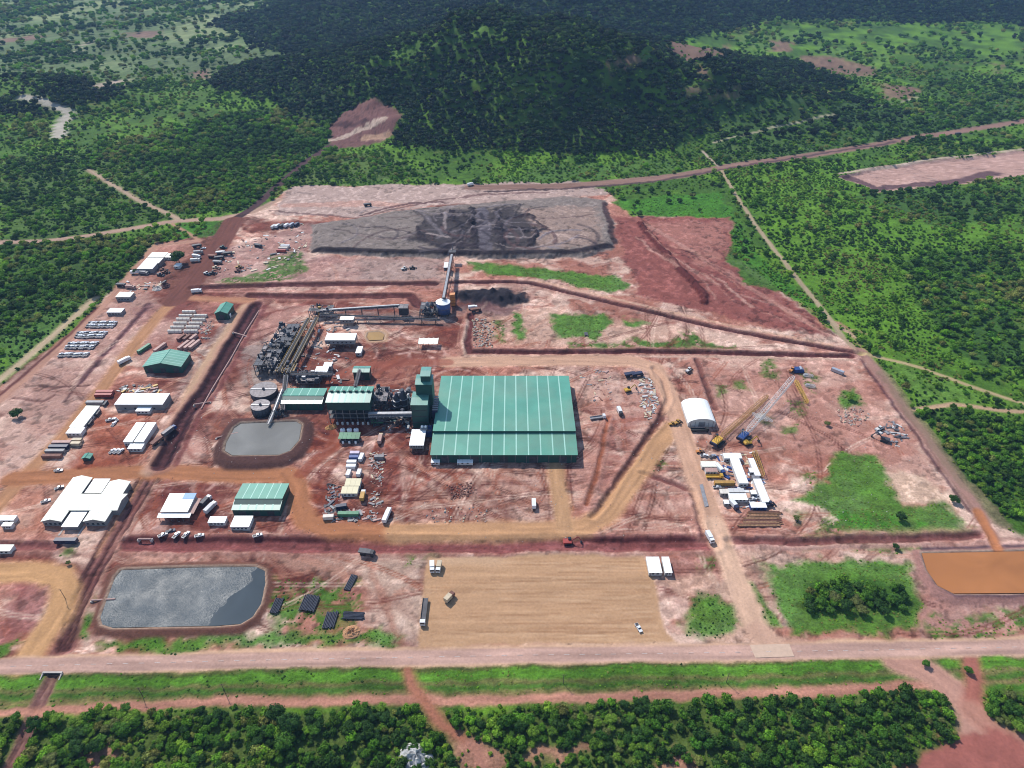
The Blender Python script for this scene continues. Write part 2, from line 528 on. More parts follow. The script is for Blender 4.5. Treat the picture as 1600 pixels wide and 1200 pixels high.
TREE[SITEM > 0.5] = 0.0
ZI[SITEM > 0.5] = zid("bare_ground")
H += out_noise * (1 - SITEM) * (1 - near_strip * 0.6)
H += SITEM * 0.5 * (fbm(GX, GY, 14, 4, 67) - 0.5)

# cleared verges south of the main road
poly([(-60, 1050), (800, 1036), (1480, 1026), (1700, 1022), (1700, 1112), (1500, 1080), (800, 1098), (-60, 1112)], S(80, 128, 38), soft=2, warp=1.2, zone="grass_verge", shrub=0.4, tree=0.0, var=0.3)
poly([(-60, 1118), (800, 1104), (1480, 1083), (1700, 1090), (1700, 1300), (-60, 1300)], S(92, 112, 50), soft=2, warp=3, shrub=1.0, tree=0.9, var=0.25)

PINKP, REDB, ORNG, TAN, DKRED, GRVL = S(214, 180, 164), S(158, 96, 84), S(196, 124, 78), S(208, 166, 128), S(112, 60, 58), S(178, 164, 154)
def soil(px, col, op=0.8, warp=4, soft=5, **kw):
    return poly(px, col, soft=soft, op=op, warp=warp, **kw)
# tonal areas of the works
soil([(0, 600), (120, 520), (215, 430), (250, 480), (130, 640), (40, 735), (0, 760)], S(206, 166, 150), 0.75)
soil([(215, 480), (350, 475), (300, 560), (220, 590)], S(170, 108, 100), 0.5)
soil([(300, 560), (385, 480), (365, 540), (300, 620), (265, 640)], GRVL, 0.6)
soil([(250, 480), (215, 540), (120, 660), (60, 720), (90, 690), (170, 590)], GRVL, 0.55)
soil([(140, 640), (250, 640), (230, 720), (120, 730)], S(186, 98, 66), 0.65)
soil([(90, 745), (225, 740), (190, 830), (60, 830), (0, 860), (0, 760)], S(202, 140, 114), 0.55)
soil([(250, 755), (360, 750), (350, 850), (215, 850)], S(150, 80, 72), 0.6)
soil([(440, 680), (520, 690), (540, 790), (500, 830), (460, 790)], S(178, 88, 62), 0.6)
soil([(560, 560), (720, 550), (720, 580), (600, 640), (540, 600)], S(196, 132, 112), 0.7)
soil([(380, 480), (480, 475), (430, 520), (390, 590), (370, 560)], S(168, 98, 88), 0.6)
soil([(640, 720), (870, 715), (880, 820), (640, 828)], S(202, 164, 146), 0.7)
soil([(690, 755), (740, 752), (748, 772), (705, 782)], S(118, 52, 46), 0.85, warp=2, soft=3)
soil([(480, 590), (520, 560), (720, 555), (725, 590), (640, 660), (600, 720), (520, 720), (490, 660)], S(158, 86, 68), 0.5, warp=7)
soil([(590, 690), (660, 700), (640, 810), (590, 800)], S(172, 98, 84), 0.6)
soil([(890, 570), (1030, 575), (1040, 620), (930, 790), (890, 820)], S(208, 162, 146), 0.6)
soil([(940, 660), (1010, 640), (975, 730), (940, 780)], S(176, 104, 92), 0.6)
soil([(1090, 560), (1320, 560), (1400, 650), (1480, 760), (1250, 700), (1110, 690)], S(204, 152, 134), 0.65)
soil([(1380, 730), (1440, 740), (1500, 790), (1440, 795), (1400, 770)], S(220, 190, 164), 0.8)
soil([(960, 735), (1080, 770), (1090, 838), (960, 838), (930, 825)], S(188, 130, 114), 0.6)
soil([(400, 600), (350, 610), (330, 680), (345, 740), (300, 740), (270, 700)], S(206, 150, 134), 0.6)
soil([(400, 570), (470, 590), (460, 640), (385, 650), (375, 600)], S(200, 158, 138), 0.6)
soil([(210, 860), (620, 860), (640, 900), (560, 900), (420, 880), (200, 885)], S(200, 160, 140), 0.65)
soil([(560, 880), (665, 868), (655, 1005), (620, 1000), (570, 950)], S(206, 176, 156), 0.7)
soil([(0, 905), (80, 905), (85, 930), (40, 985), (0, 1000)], S(172, 104, 98), 0.85)
soil([(1130, 850), (1200, 850), (1210, 985), (1160, 1000)], S(204, 156, 132), 0.6)
soil([(1040, 870), (1115, 868), (1120, 930), (1040, 945)], S(184, 132, 120), 0.6)
soil([(1410, 855), (1700, 840), (1700, 990), (1450, 1000), (1430, 930)], S(196, 148, 136), 0.7)
soil([(350, 390), (490, 345), (490, 400), (700, 405), (700, 445), (330, 445)], S(188, 148, 138), 0.7)
soil([(560, 405), (690, 400), (690, 440), (560, 440)], S(170, 150, 140), 0.5)
soil([(290, 375), (350, 350), (330, 440), (265, 465), (250, 440)], S(138, 86, 72), 0.75)
soil([(240, 380), (320, 378), (250, 440), (170, 500), (200, 430)], S(196, 142, 124), 0.6)
soil([(380, 545), (420, 520), (440, 560), (420, 610), (385, 600)], GRVL, 0.7)
soil([(560, 490), (700, 488), (700, 505), (560, 512)], S(170, 156, 146), 0.5)
soil([(735, 490), (850, 480), (1100, 520), (1150, 545), (735, 545)], S(210, 170, 148), 0.7)
# red stripped ground east of the pad
poly([(958, 338), (1138, 340), (1148, 415), (1275, 497), (1300, 528), (1190, 508), (1080, 482), (1000, 462), (975, 400)], S(168, 100, 90), soft=4, warp=4, zone="stripped_ground", var=0.2)
poly([(1000, 345), (1130, 345), (1140, 405), (1100, 420)], S(196, 138, 122), soft=8, warp=6, op=0.6)
stroke([(1000, 350), (1030, 385), (1065, 425), (1095, 455), (1103, 472)], 9, S(124, 62, 58), dh=2.5, warp=2)
stroke([(1010, 350), (1100, 405), (1180, 455), (1290, 520)], 6, S(200, 150, 135), op=0.6)
# quarry in the hills
poly([(513, 196), (560, 160), (602, 158), (628, 178), (612, 203), (600, 222), (520, 234)], S(132, 92, 86), soft=4, warp=4, zone="quarry", tree=0.0, shrub=0.0)
stroke([(520, 218), (560, 204), (600, 184)], 16, S(206, 180, 160), op=0.85, warp=5)
stroke([(575, 215), (600, 212)], 18, S(200, 160, 130), op=0.8, warp=3)
stroke([(520, 196), (570, 188)], 12, S(80, 52, 54), op=0.8, warp=4)
# far pit to the east
poly([(1308, 276), (1380, 258), (1500, 246), (1600, 234), (1700, 228), (1700, 266), (1560, 280), (1400, 298), (1370, 300)], S(206, 164, 148), soft=2, warp=3, zone="open_pit", tree=0, shrub=0, dh=-3, slope=6)
stroke([(1325, 277), (1370, 292), (1480, 281), (1560, 268)], 17, S(104, 76, 80), op=0.9, warp=4)
stroke([(1310, 272), (1450, 250), (1600, 233)], 5, S(224, 196, 172), op=0.9)
# ---- stockpile pad
poly([(428, 336), (458, 291), (735, 287), (890, 284), (960, 302), (890, 308), (700, 320), (560, 338)], S(196, 168, 156), soft=3, warp=4, zone="tailings_flat", var=0.1)
stroke([(450, 322), (560, 318), (640, 322)], 14, S(206, 158, 140), op=0.7, warp=3)
stroke([(560, 335), (640, 318), (700, 316)], 5, S(110, 74, 76), op=0.8, warp=3)
stroke([(420, 330), (560, 340), (640, 322), (740, 305), (860, 300)], 4, S(120, 82, 80), op=0.7, warp=3)
PADPX = [(487, 346), (560, 336), (640, 324), (700, 318), (800, 308), (890, 303), (948, 308), (958, 340), (966, 372), (955, 388), (905, 399), (760, 400), (600, 397), (500, 392), (482, 378)]
poly(PADPX, S(152, 138, 130), soft=2, warp=2.6, zone="stockpile_pad", var=0.12, z=3)
w, D = poly(PADPX, None, warp=2.6, z=3)
H[w] += 4.0 * (1 - sstep(-8, 0, D)) * np.clip((U(800, 300)[1] - GY[w]) / (U(800, 300)[1] - U(800, 400)[1]), 0.05, 1) ** 0.7
poly([(820, 318), (935, 314), (945, 380), (820, 385)], S(178, 150, 136), soft=6, warp=6, op=0.8, z=8)
poly([(660, 325), (800, 312), (830, 335), (830, 385), (700, 388), (640, 365)], S(78, 70, 74), soft=8, warp=9, op=0.85, z=8)
stroke([(752, 318), (755, 350), (760, 382)], 14, S(120, 112, 120), op=0.9, warp=2, z=9)
for q in ([(735, 320), (738, 355), (744, 385)], [(775, 322), (778, 352), (786, 384)], [(690, 330), (720, 345), (715, 380), (690, 380)], [(790, 335), (830, 332), (850, 352), (825, 372)], [(650, 352), (670, 378), (720, 385)],
          [(700, 325), (740, 335), (735, 365)], [(800, 352), (840, 360), (820, 382)]):
    stroke(q, 7, S(70, 60, 68), op=0.8, warp=4, dh=1.4, z=6)
stroke([(492, 388), (600, 392), (760, 395), (900, 393), (955, 382)], 7, S(62, 50, 58), op=0.9, warp=1.0, z=3)
stroke([(945, 310), (955, 345), (962, 372)], 7, S(96, 62, 64), op=0.8, warp=1.5, z=6)
for q in ([(870, 390), (910, 382), (950, 384)], [(560, 345), (620, 350), (700, 375)], [(520, 350), (600, 365), (690, 360)]):
    stroke(q, 2.5, S(96, 78, 80), op=0.7, warp=3, z=9)
rs = random.Random(3)
for k in range(90):
    px, py = rs.uniform(500, 940), rs.uniform(312, 392)
    if k < 50: px = rs.uniform(645, 840)
    x, y = U(px, py, 6); a = rs.uniform(0, 6.28); cur = rs.uniform(-0.22, 0.22); Q = []
    for q in range(rs.randint(6, 16)):
        Q.append((x, y)); x += 5 * math.cos(a); y += 5 * math.sin(a); a += cur
    if min(q[1] for q in Q) < U(700, 396, 6)[1] or max(q[1] for q in Q) > U(700, 312, 6)[1]: continue
    stroke(None, rs.uniform(1.2, 5), rs.choice([S(84, 72, 80), S(66, 58, 66), S(180, 164, 160), S(150, 140, 146), S(120, 92, 92)]), op=rs.uniform(0.35, 0.8), soft=1.0, warp=1.0, pts=Q, clear=False, dh=rs.choice([0, 0, 0.7]))
for k in range(46):
    t_ = rs.random(); px, py = 985 + 260 * t_ + rs.uniform(-20, 60), 345 + 150 * t_ + rs.uniform(-10, 25)
    x, y = U(px, py); x2, y2 = U(px + rs.uniform(40, 90), py + rs.uniform(18, 50))
    stroke(None, rs.uniform(1.0, 4), rs.choice([S(214, 170, 152), S(190, 130, 116), S(128, 66, 62), S(206, 150, 130)]), op=rs.uniform(0.3, 0.7), soft=1.2, warp=2.5, pts=[(x, y), ((x + x2) / 2 + rs.uniform(-5, 5), (y + y2) / 2), (x2, y2)], clear=False)
# dark fines heap east of the silo
poly([(708, 462), (730, 452), (800, 452), (826, 458), (824, 470), (785, 478), (720, 476)], S(70, 64, 72), soft=3, warp=4, zone="ore_heap", dh=5.0, slope=14)
rs = random.Random(29)
for q in range(16):
    cxh, cyh = U(rs.uniform(715, 822), rs.uniform(456, 476)); rh = rs.uniform(3.0, 5.5)
    w = win(cxh - 8, cxh + 8, cyh - 8, cyh + 8)
    H[w] += rs.uniform(1.5, 3.2) * np.clip(1 - np.hypot(GX[w] - cxh, GY[w] - cyh) / rh, 0, 1)
poly([(690, 478), (830, 474), (800, 490), (735, 492)], S(120, 96, 100), soft=6, warp=5, op=0.7)
# ---- grass patches in the works
def grass(px, op=0.9, col=None, shrub=0.95, warp=3, z=0.0, speckle=0.0, zone="grass_patch"):
    poly(px, col if col is not None else S(76, 134, 36), soft=3, op=op, warp=warp * 1.3, zone=zone if not speckle else None, shrub=shrub, var=0.3, speckle=speckle)
G2 = S(92, 132, 50)
grass([(728, 410), (800, 412), (880, 425), (965, 430), (985, 448), (960, 456), (870, 440), (780, 434), (735, 424)])
grass([(866, 490), (950, 488), (955, 503), (925, 530), (872, 526)])
grass([(800, 488), (818, 490), (826, 528), (808, 535)])
grass([(880, 536), (1050, 528), (1070, 520), (1100, 536), (1150, 540), (1150, 547), (880, 546)], speckle=0.75)
grass([(975, 498), (1015, 506), (1000, 514), (975, 508)])
grass([(960, 316), (1060, 303), (1125, 300), (1150, 345), (1138, 338), (1000, 338)], shrub=0.7)
grass([(1150, 345), (1190, 400), (1260, 460), (1290, 500), (1230, 460), (1160, 440), (1140, 400)], shrub=0.8, zone=None)
grass([(1243, 782), (1290, 742), (1308, 706), (1360, 707), (1388, 738), (1402, 770), (1430, 792), (1472, 788), (1500, 812), (1525, 832), (1400, 838), (1345, 835), (1290, 800)], shrub=0.95)
grass([(1320, 800), (1525, 830), (1340, 842), (1260, 838)], speckle=0.7)
grass([(1312, 612), (1338, 610), (1344, 626), (1328, 633), (1314, 628)], shrub=0.9)
for q in ([(1190, 565), (1210, 565), (1215, 590), (1195, 588)], [(1150, 590), (1165, 590), (1170, 605), (1150, 605)], [(1232, 625), (1258, 632), (1262, 650), (1235, 650)], [(1195, 645), (1208, 650), (1204, 665), (1192, 660)],
          [(1240, 735), (1270, 735), (1275, 752), (1250, 752)], [(1120, 600), (1140, 600), (1130, 625), (1122, 620)], [(1255, 575), (1285, 585), (1275, 610), (1258, 600)], [(1240, 800), (1260, 806), (1248, 815)], [(1220, 665), (1250, 662), (1248, 672), (1222, 674)]):
    grass(q, op=0.75, warp=2.5, speckle=0.8)
grass([(1204, 884), (1300, 876), (1410, 878), (1430, 915), (1438, 945), (1436, 985), (1380, 994), (1300, 990), (1238, 984), (1212, 940)], shrub=0.95)
grass([(1262, 915), (1300, 908), (1400, 912), (1428, 935), (1410, 955), (1290, 958), (1255, 940)], col=S(60, 96, 34), shrub=0.95)
poly([(1258, 915), (1300, 908), (1400, 912), (1426, 932), (1410, 952), (1290, 954), (1255, 938)], None, warp=1.5, tree=1.0)
grass([(1068, 950), (1100, 934), (1146, 945), (1148, 985), (1112, 1000), (1078, 978)], shrub=0.95)
grass([(1162, 905), (1180, 925), (1210, 962), (1180, 968)], shrub=0.95)
grass([(160, 998), (620, 988), (612, 1008), (400, 1013), (158, 1013)], shrub=0.95)
grass([(425, 905), (470, 900), (560, 905), (560, 985), (430, 990)], speckle=0.62, shrub=0.5)
grass([(94, 985), (100, 955), (140, 925), (138, 990), (100, 1000)], shrub=0.95)
grass([(0, 1000), (30, 988), (36, 998), (0, 1024)], shrub=0.95)
grass([(1450, 975), (1700, 960), (1700, 990), (1465, 998)], speckle=0.65)
grass([(1460, 958), (1700, 950), (1700, 962), (1465, 968)], speckle=0.55)
grass([(1250, 846), (1440, 842), (1440, 858), (1260, 860)], speckle=0.6)
for q in ([(420, 400), (470, 395), (480, 420), (440, 440), (410, 432)], [(450, 395), (475, 390), (478, 410)], [(340, 440), (430, 420), (440, 438), (360, 446)], [(330, 350), (375, 344), (365, 365), (290, 372), (310, 352)], [(640, 868), (690, 862), (680, 875), (640, 880)],
          [(1010, 720), (1040, 710), (1050, 730), (1020, 740)], [(95, 855), (118, 852), (118, 866), (100, 866)], [(770, 500), (790, 500), (785, 540), (770, 535)], [(1090, 880), (1118, 880), (1110, 905), (1092, 900)]):
    grass(q, op=0.8, warp=2.5, speckle=0.75)
grass([(290, 345), (365, 342), (350, 362), (325, 372), (280, 372), (260, 366)], op=0.8, shrub=0.5, zone=None)
# striped verge grass
for (yy, c2) in ((1046, S(116, 112, 66)), (1054, S(104, 150, 48)), (1062, S(96, 140, 44)), (1070, S(126, 108, 72)), (1078, S(72, 104, 40)), (1086, S(140, 112, 80))):
    stroke([(-60, yy + 10), (640, yy - 2), (1440, yy - 17), (1700, yy - 22)], 2.6, c2, op=0.7, warp=1.5, clear=False, streak=0.5)

stroke([(232, 476), (190, 525), (150, 570), (124, 598)], 6, S(140, 96, 98), op=0.85, warp=1.5, dh=-0.8)
stroke([(228, 480), (186, 528), (146, 573), (100, 628)], 2, S(96, 60, 66), op=0.8, warp=1.0)
stroke([(58, 603), (95, 606), (140, 603)], 2.5, S(120, 76, 72), op=0.8, warp=1.2, dh=-0.5)
stroke([(20, 622), (70, 626), (84, 618)], 2.5, S(120, 76, 72), op=0.7, warp=1.2, dh=-0.5)
# ---- random wheel tracks over the bare ground
rs = random.Random(8)
for k in range(150):
    px, py = (rs.uniform(470, 720), rs.uniform(600, 820)) if k < 80 else (rs.uniform(500, 735), rs.uniform(500, 610)) if k < 115 else (rs.uniform(240, 460), rs.uniform(750, 850))
    x, y = U(px, py); a = rs.uniform(0, 6.28); cur = rs.choice([-0.28, 0.22, 0.12, -0.1, 0.05]); Q = []
    for q in range(rs.randint(7, 16)):
        Q.append((x, y)); x += 4 * math.cos(a); y += 4 * math.sin(a); a += cur + rs.uniform(-0.05, 0.05)
    stroke(None, rs.uniform(1.0, 3.0), rs.choice([S(126, 60, 56), S(140, 70, 60), S(110, 54, 56), S(176, 92, 66), S(222, 180, 166)]), op=rs.uniform(0.4, 0.75), soft=0.7, warp=0.4, pts=Q, clear=False)
for k in range(520):
    px, py = random.uniform(0, 1600), random.uniform(470, 1000)
    if random.random() < 0.55:
        px, py = random.uniform(230, 1100), random.uniform(540, 860)
    x, y = U(px, py)
    j, i = min(np.searchsorted(YS, y), NY - 1), min(np.searchsorted(XS, x), NX - 1)
    if SITEM[j, i] < 0.9: continue
    a = random.choice([0, 0, math.pi, 1.3, 1.6, 2.4, 0.6]) + random.uniform(-0.4, 0.4)
    cur = random.uniform(-0.05, 0.05)
    P = []
    for q in range(random.randint(8, 22)):
        P.append((x, y))
        x += 6 * math.cos(a); y += 6 * math.sin(a); a += cur + random.uniform(-0.06, 0.06)
    c2 = random.choice([S(124, 62, 52), S(136, 70, 58), S(110, 54, 46), S(224, 192, 172), S(206, 150, 126), S(176, 94, 64)])
    if random.random() < 0.3:
        stroke(None, random.uniform(2.0, 4.5), c2, op=random.uniform(0.2, 0.4), soft=1.2, warp=1.5, pts=P, clear=False, only="bare_ground")
    else:
        o_ = 1.0
        Q = np.array(P); T = np.gradient(Q, axis=0); T /= np.linalg.norm(T, axis=1)[:, None] + 1e-9
        nrm = np.stack([-T[:, 1], T[:, 0]], 1)
        for sg in (-1, 1):
            stroke(None, 0.9, c2, op=random.uniform(0.45, 0.85), soft=0.5, warp=0.15, pts=[tuple(q) for q in Q + nrm * sg * o_], clear=False, only="bare_ground")

# ---- drains
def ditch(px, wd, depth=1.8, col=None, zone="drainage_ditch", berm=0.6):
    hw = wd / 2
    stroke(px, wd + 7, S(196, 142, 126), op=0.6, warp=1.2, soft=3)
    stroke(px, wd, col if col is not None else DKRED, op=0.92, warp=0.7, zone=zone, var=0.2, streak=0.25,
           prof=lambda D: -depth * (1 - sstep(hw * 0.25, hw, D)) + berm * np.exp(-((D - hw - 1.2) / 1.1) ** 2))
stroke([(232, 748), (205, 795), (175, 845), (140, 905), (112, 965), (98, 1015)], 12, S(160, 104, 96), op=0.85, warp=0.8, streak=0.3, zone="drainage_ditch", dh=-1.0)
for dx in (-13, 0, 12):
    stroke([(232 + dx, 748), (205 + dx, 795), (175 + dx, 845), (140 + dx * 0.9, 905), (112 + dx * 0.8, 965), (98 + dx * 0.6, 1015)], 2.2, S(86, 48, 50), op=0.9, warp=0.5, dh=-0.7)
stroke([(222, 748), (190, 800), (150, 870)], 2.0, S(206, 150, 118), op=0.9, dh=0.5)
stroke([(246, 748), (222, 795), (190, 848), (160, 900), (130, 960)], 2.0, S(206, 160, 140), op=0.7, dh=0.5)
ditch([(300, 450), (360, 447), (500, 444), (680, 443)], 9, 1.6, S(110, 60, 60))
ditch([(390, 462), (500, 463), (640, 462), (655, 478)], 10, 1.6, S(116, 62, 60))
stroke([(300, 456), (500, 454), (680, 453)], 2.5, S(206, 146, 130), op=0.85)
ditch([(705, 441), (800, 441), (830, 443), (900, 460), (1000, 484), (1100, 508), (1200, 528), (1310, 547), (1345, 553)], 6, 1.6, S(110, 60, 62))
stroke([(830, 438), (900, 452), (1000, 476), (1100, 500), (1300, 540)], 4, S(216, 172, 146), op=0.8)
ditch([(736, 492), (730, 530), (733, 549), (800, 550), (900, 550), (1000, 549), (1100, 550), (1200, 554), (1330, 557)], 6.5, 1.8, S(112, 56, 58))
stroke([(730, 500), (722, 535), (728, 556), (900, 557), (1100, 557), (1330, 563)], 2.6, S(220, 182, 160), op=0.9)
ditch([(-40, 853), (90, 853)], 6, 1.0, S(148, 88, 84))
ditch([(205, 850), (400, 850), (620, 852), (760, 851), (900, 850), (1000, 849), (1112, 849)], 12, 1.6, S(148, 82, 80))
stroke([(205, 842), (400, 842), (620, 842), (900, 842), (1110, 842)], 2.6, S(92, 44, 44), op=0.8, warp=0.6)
ditch([(1140, 846), (1250, 847), (1340, 844), (1440, 841), (1530, 836)], 6, 1.2, S(140, 84, 80))
stroke([(1140, 856), (1300, 856), (1450, 850)], 3, S(204, 160, 146), op=0.8)
ditch([(1020, 575), (1036, 590), (1043, 622), (1032, 655), (990, 715), (950, 775), (925, 808)], 5, 1.4, S(126, 76, 68))
ditch([(1003, 738), (1040, 752), (1082, 768), (1092, 800), (1098, 836)], 3.6, 1.0, S(138, 84, 78))
ditch([(1087, 562), (1098, 590), (1110, 620), (1118, 640)], 4, 1.1, S(140, 88, 80))
ditch([(950, 652), (942, 700), (930, 750), (915, 790)], 3, 0.6, S(170, 100, 72))
stroke([(83, 1056), (60, 1105), (38, 1155), (10, 1210), (-10, 1250)], 7, S(168, 116, 108), op=0.85, warp=0.8, zone="drainage_ditch", dh=-0.8)
for dx in (-5, 6):
    stroke([(83 + dx, 1056), (60 + dx, 1105), (38 + dx, 1155), (10 + dx, 1210), (-10 + dx, 1250)], 1.4, S(92, 56, 60), op=0.85, warp=0.5, dh=-0.6)
# ---- roads and tracks
def road(px, wd, col, zone="dirt_road", edge=True, streak=0.14, op=1.0, warp=0.5, z=0.0):
    if edge:
        stroke(px, wd + 3.5, np.asarray(col) * 1.22, op=0.55, warp=1.0, soft=2.0, z=z)
    stroke(px, wd, col, op=op, warp=warp, soft=1.2, zone=zone, streak=streak, var=0.08, z=z)
OR2 = S(192, 130, 92)
road([(-30, 820), (0, 785), (50, 733), (100, 682), (150, 620), (200, 553), (250, 490), (275, 468)], 9, S(198, 146, 108))
road([(20, 748), (100, 744), (170, 740), (240, 737), (310, 741), (380, 744), (450, 742)], 12, OR2)
road([(450, 742), (466, 760), (466, 790), (478, 815), (520, 829), (620, 833)], 11, OR2)
road([(235, 735), (262, 690), (301, 609), (328, 560), (357, 520), (384, 478)], 7.5, S(208, 170, 138))
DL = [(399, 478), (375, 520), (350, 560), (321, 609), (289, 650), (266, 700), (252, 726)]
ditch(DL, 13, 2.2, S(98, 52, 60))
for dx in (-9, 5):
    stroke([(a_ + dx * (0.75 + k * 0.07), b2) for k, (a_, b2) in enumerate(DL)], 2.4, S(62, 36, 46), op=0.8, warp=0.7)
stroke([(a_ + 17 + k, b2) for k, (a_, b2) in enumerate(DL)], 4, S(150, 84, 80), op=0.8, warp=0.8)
road([(290, 465), (330, 468), (390, 470)], 8, S(196, 140, 108))
road([(620, 833), (760, 830), (880, 828), (915, 824), (945, 805), (985, 755), (1030, 692), (1052, 668)], 12, S(208, 160, 118))
road([(868, 712), (872, 760), (882, 826)], 9, S(202, 158, 118))
road([(700, 566), (800, 564), (900, 563), (985, 564), (1022, 575), (1042, 610), (1060, 655), (1078, 715), (1100, 775), (1118, 825)], 13, S(214, 170, 142))
road([(500, 600), (560, 572), (640, 566), (700, 566)], 9, S(178, 104, 84), edge=False, op=0.7)
road([(560, 595), (640, 560), (690, 552)], 4, S(150, 82, 68), edge=False, op=0.6)
road([(500, 590), (530, 655), (520, 700), (470, 740)], 9, S(172, 92, 68), edge=False, op=0.7)
road([(-40, 660), (40, 590), (110, 528), (160, 480), (205, 428), (243, 384), (310, 376)], 6, S(200, 152, 130), zone="perimeter_road")
road([(-40, 625), (50, 552), (120, 492), (150, 465)], 5, S(206, 180, 146), zone="perimeter_road")
road([(-40, 650), (20, 600), (90, 540), (150, 482)], 3, S(130, 78, 72), zone="perimeter_road", edge=False)
road([(-40, 895), (50, 893), (92, 900), (102, 920), (92, 955), (60, 1000), (40, 1035)], 12, S(212, 164, 116), zone="access_road")
road([(-40, 381), (60, 377), (130, 369), (200, 358), (280, 345), (345, 342), (400, 330), (436, 312)], 8, S(196, 160, 138), zone="gravel_road")
road([(280, 343), (215, 312), (138, 266)], 5, S(196, 166, 140), zone="gravel_road")
road([(270, 350), (310, 374)], 4, S(196, 150, 124), zone="gravel_road", edge=False)
road([(355, 350), (400, 322), (440, 285), (475, 255), (515, 228)], 10, S(92, 66, 68), zone="haul_road", edge=False)
road([(365, 345), (335, 395), (300, 440), (272, 470)], 22, S(142, 90, 78), zone="haul_road", edge=False)
road([(735, 293), (820, 292), (900, 290), (985, 283), (1060, 275), (1150, 259), (1250, 246), (1350, 230), (1450, 212), (1600, 190), (1720, 172)], 16, S(162, 126, 112), zone="haul_road")
stroke([(760, 300), (900, 294), (1000, 286), (1100, 270), (1200, 254), (1400, 223)], 6, S(96, 72, 76), op=0.85, warp=2)
road([(1115, 223), (1150, 214), (1190, 204), (1250, 192), (1308, 180)], 4, S(196, 184, 150), zone="farm_track", edge=False)
road([(1098, 236), (1122, 260)], 4, S(196, 176, 156), zone="farm_track", edge=False)
road([(1370, 166), (1440, 152)], 3, S(190, 180, 150), zone="farm_track", edge=False)
road([(40, 153), (85, 165), (103, 173), (108, 180), (95, 195), (92, 215)], 20, S(200, 190, 172), zone="farm_track", edge=False)
road([(110, 88), (125, 75), (145, 58)], 8, S(190, 176, 150), zone="farm_track", edge=False)
road([(1128, 268), (1150, 305), (1180, 352), (1250, 440), (1290, 490), (1318, 528), (1345, 552)], 5, S(186, 164, 132), zone="perimeter_road", edge=False)
road([(1345, 548), (1370, 580), (1400, 622), (1440, 675), (1490, 745), (1530, 800), (1552, 840)], 7, S(178, 136, 122), zone="perimeter_road")
stroke([(1345, 562), (1385, 618), (1430, 680), (1480, 750), (1515, 800)], 2.5, S(106, 66, 74), op=0.8)
stroke([(1380, 585), (1440, 665), (1510, 755), (1570, 820)], 9, S(150, 128, 104), op=0.6, warp=2)
road([(1345, 552), (1440, 575), (1520, 605), (1640, 645)], 4, S(196, 172, 128), zone="perimeter_road", edge=False)
road([(1430, 640), (1490, 632), (1560, 640), (1660, 650)], 4.5, S(202, 166, 132), zone="farm_track", edge=False)
road([(-40, 1113), (90, 1107), (200, 1103), (400, 1096), (640, 1094), (900, 1091), (1200, 1082), (1470, 1072)], 4.6, S(198, 140, 118), zone="farm_track", edge=False, warp=1.2, streak=0.3)
road([(1400, 1030), (1450, 1052), (1485, 1078), (1515, 1110), (1525, 1150), (1540, 1180), (1600, 1210)], 13, S(204, 154, 134), zone="access_road", warp=1.2)
road([(1518, 1026), (1522, 1060), (1520, 1100)], 6, S(180, 112, 96), zone="access_road", warp=1.0)
road([(1520, 1115), (1560, 1150), (1640, 1185)], 9, S(196, 140, 120), zone="access_road", warp=1.2)
poly([(1400, 1190), (1460, 1165), (1540, 1150), (1620, 1180), (1620, 1260), (1380, 1260)], S(172, 104, 92), soft=3, warp=4, shrub=0, tree=0, zone="access_road", var=0.25)
road([(640, 1048), (655, 1090), (690, 1128), (745, 1168), (760, 1210)], 4, S(176, 116, 92), zone="farm_track", warp=1.2)
for q in ([(700, 1150), (760, 1140), (810, 1170), (790, 1215), (700, 1215)], [(1010, 1185), (1060, 1168), (1110, 1200), (1100, 1230), (1000, 1230)], [(120, 1180), (190, 1165), (180, 1210), (110, 1215)], [(830, 1190), (930, 1165), (920, 1180), (860, 1210)]):
    poly(q, S(186, 132, 112), soft=3, warp=4, shrub=0.25, tree=0.05, op=0.85)
# main road, shoulder first
poly([(-60, 1030), (400, 1014), (800, 1008), (1200, 1003), (1700, 993), (1700, 1025), (1200, 1033), (800, 1039), (400, 1045), (-60, 1056)], S(224, 182, 150), soft=1.0, warp=0.8, zone="road_shoulder", shrub=0, tree=0)
MAINPX = [(-60, 1043), (400, 1031.5), (800, 1024), (1200, 1018.5), (1700, 1009)]
stroke(MAINPX, 8.0, S(204, 166, 150), soft=0.8, warp=0.25, zone="main_road", streak=0.22, var=0.06)
# gravel parking lot
w, D = poly([(667, 873), (850, 868), (1006, 868), (1022, 890), (1026, 940), (1040, 985), (1062, 1003), (652, 1010), (658, 940)], S(206, 164, 126), soft=1.2, warp=0.9, zone="gravel_lot", shrub=0, tree=0, var=0.05)
lot = (1 - sstep(-1.2, 1.2, D))
st = (fbm(GX[w], GY[w], 4, 5, 71, 0.06, 1.5) - 0.5)
C[w] *= (1 + 0.26 * st * lot)[..., None]
rs = random.Random(17)
for q in range(80):
    xa, ya = U(rs.uniform(660, 980), rs.uniform(874, 1004)); L_ = rs.uniform(15, 70); sl = rs.uniform(-0.05, 0.05)
    for dy in (-0.9, 0.9):
        stroke(None, 0.5, rs.choice([S(170, 126, 92), S(224, 186, 150), S(186, 140, 104)]), op=rs.uniform(0.25, 0.6), soft=0.45, warp=0.15, pts=[(xa, ya + dy), (min(xa + L_, U(1020, 940)[0]), ya + dy + sl * L_)], clear=False)
k = (lot * sstep(0.55, 0.7, fbm(GX[w], GY[w], 14, 3, 73, 0.2, 1.0)) * 0.5)[..., None]
C[w] = C[w] * (1 - k) + S(216, 182, 150) * k
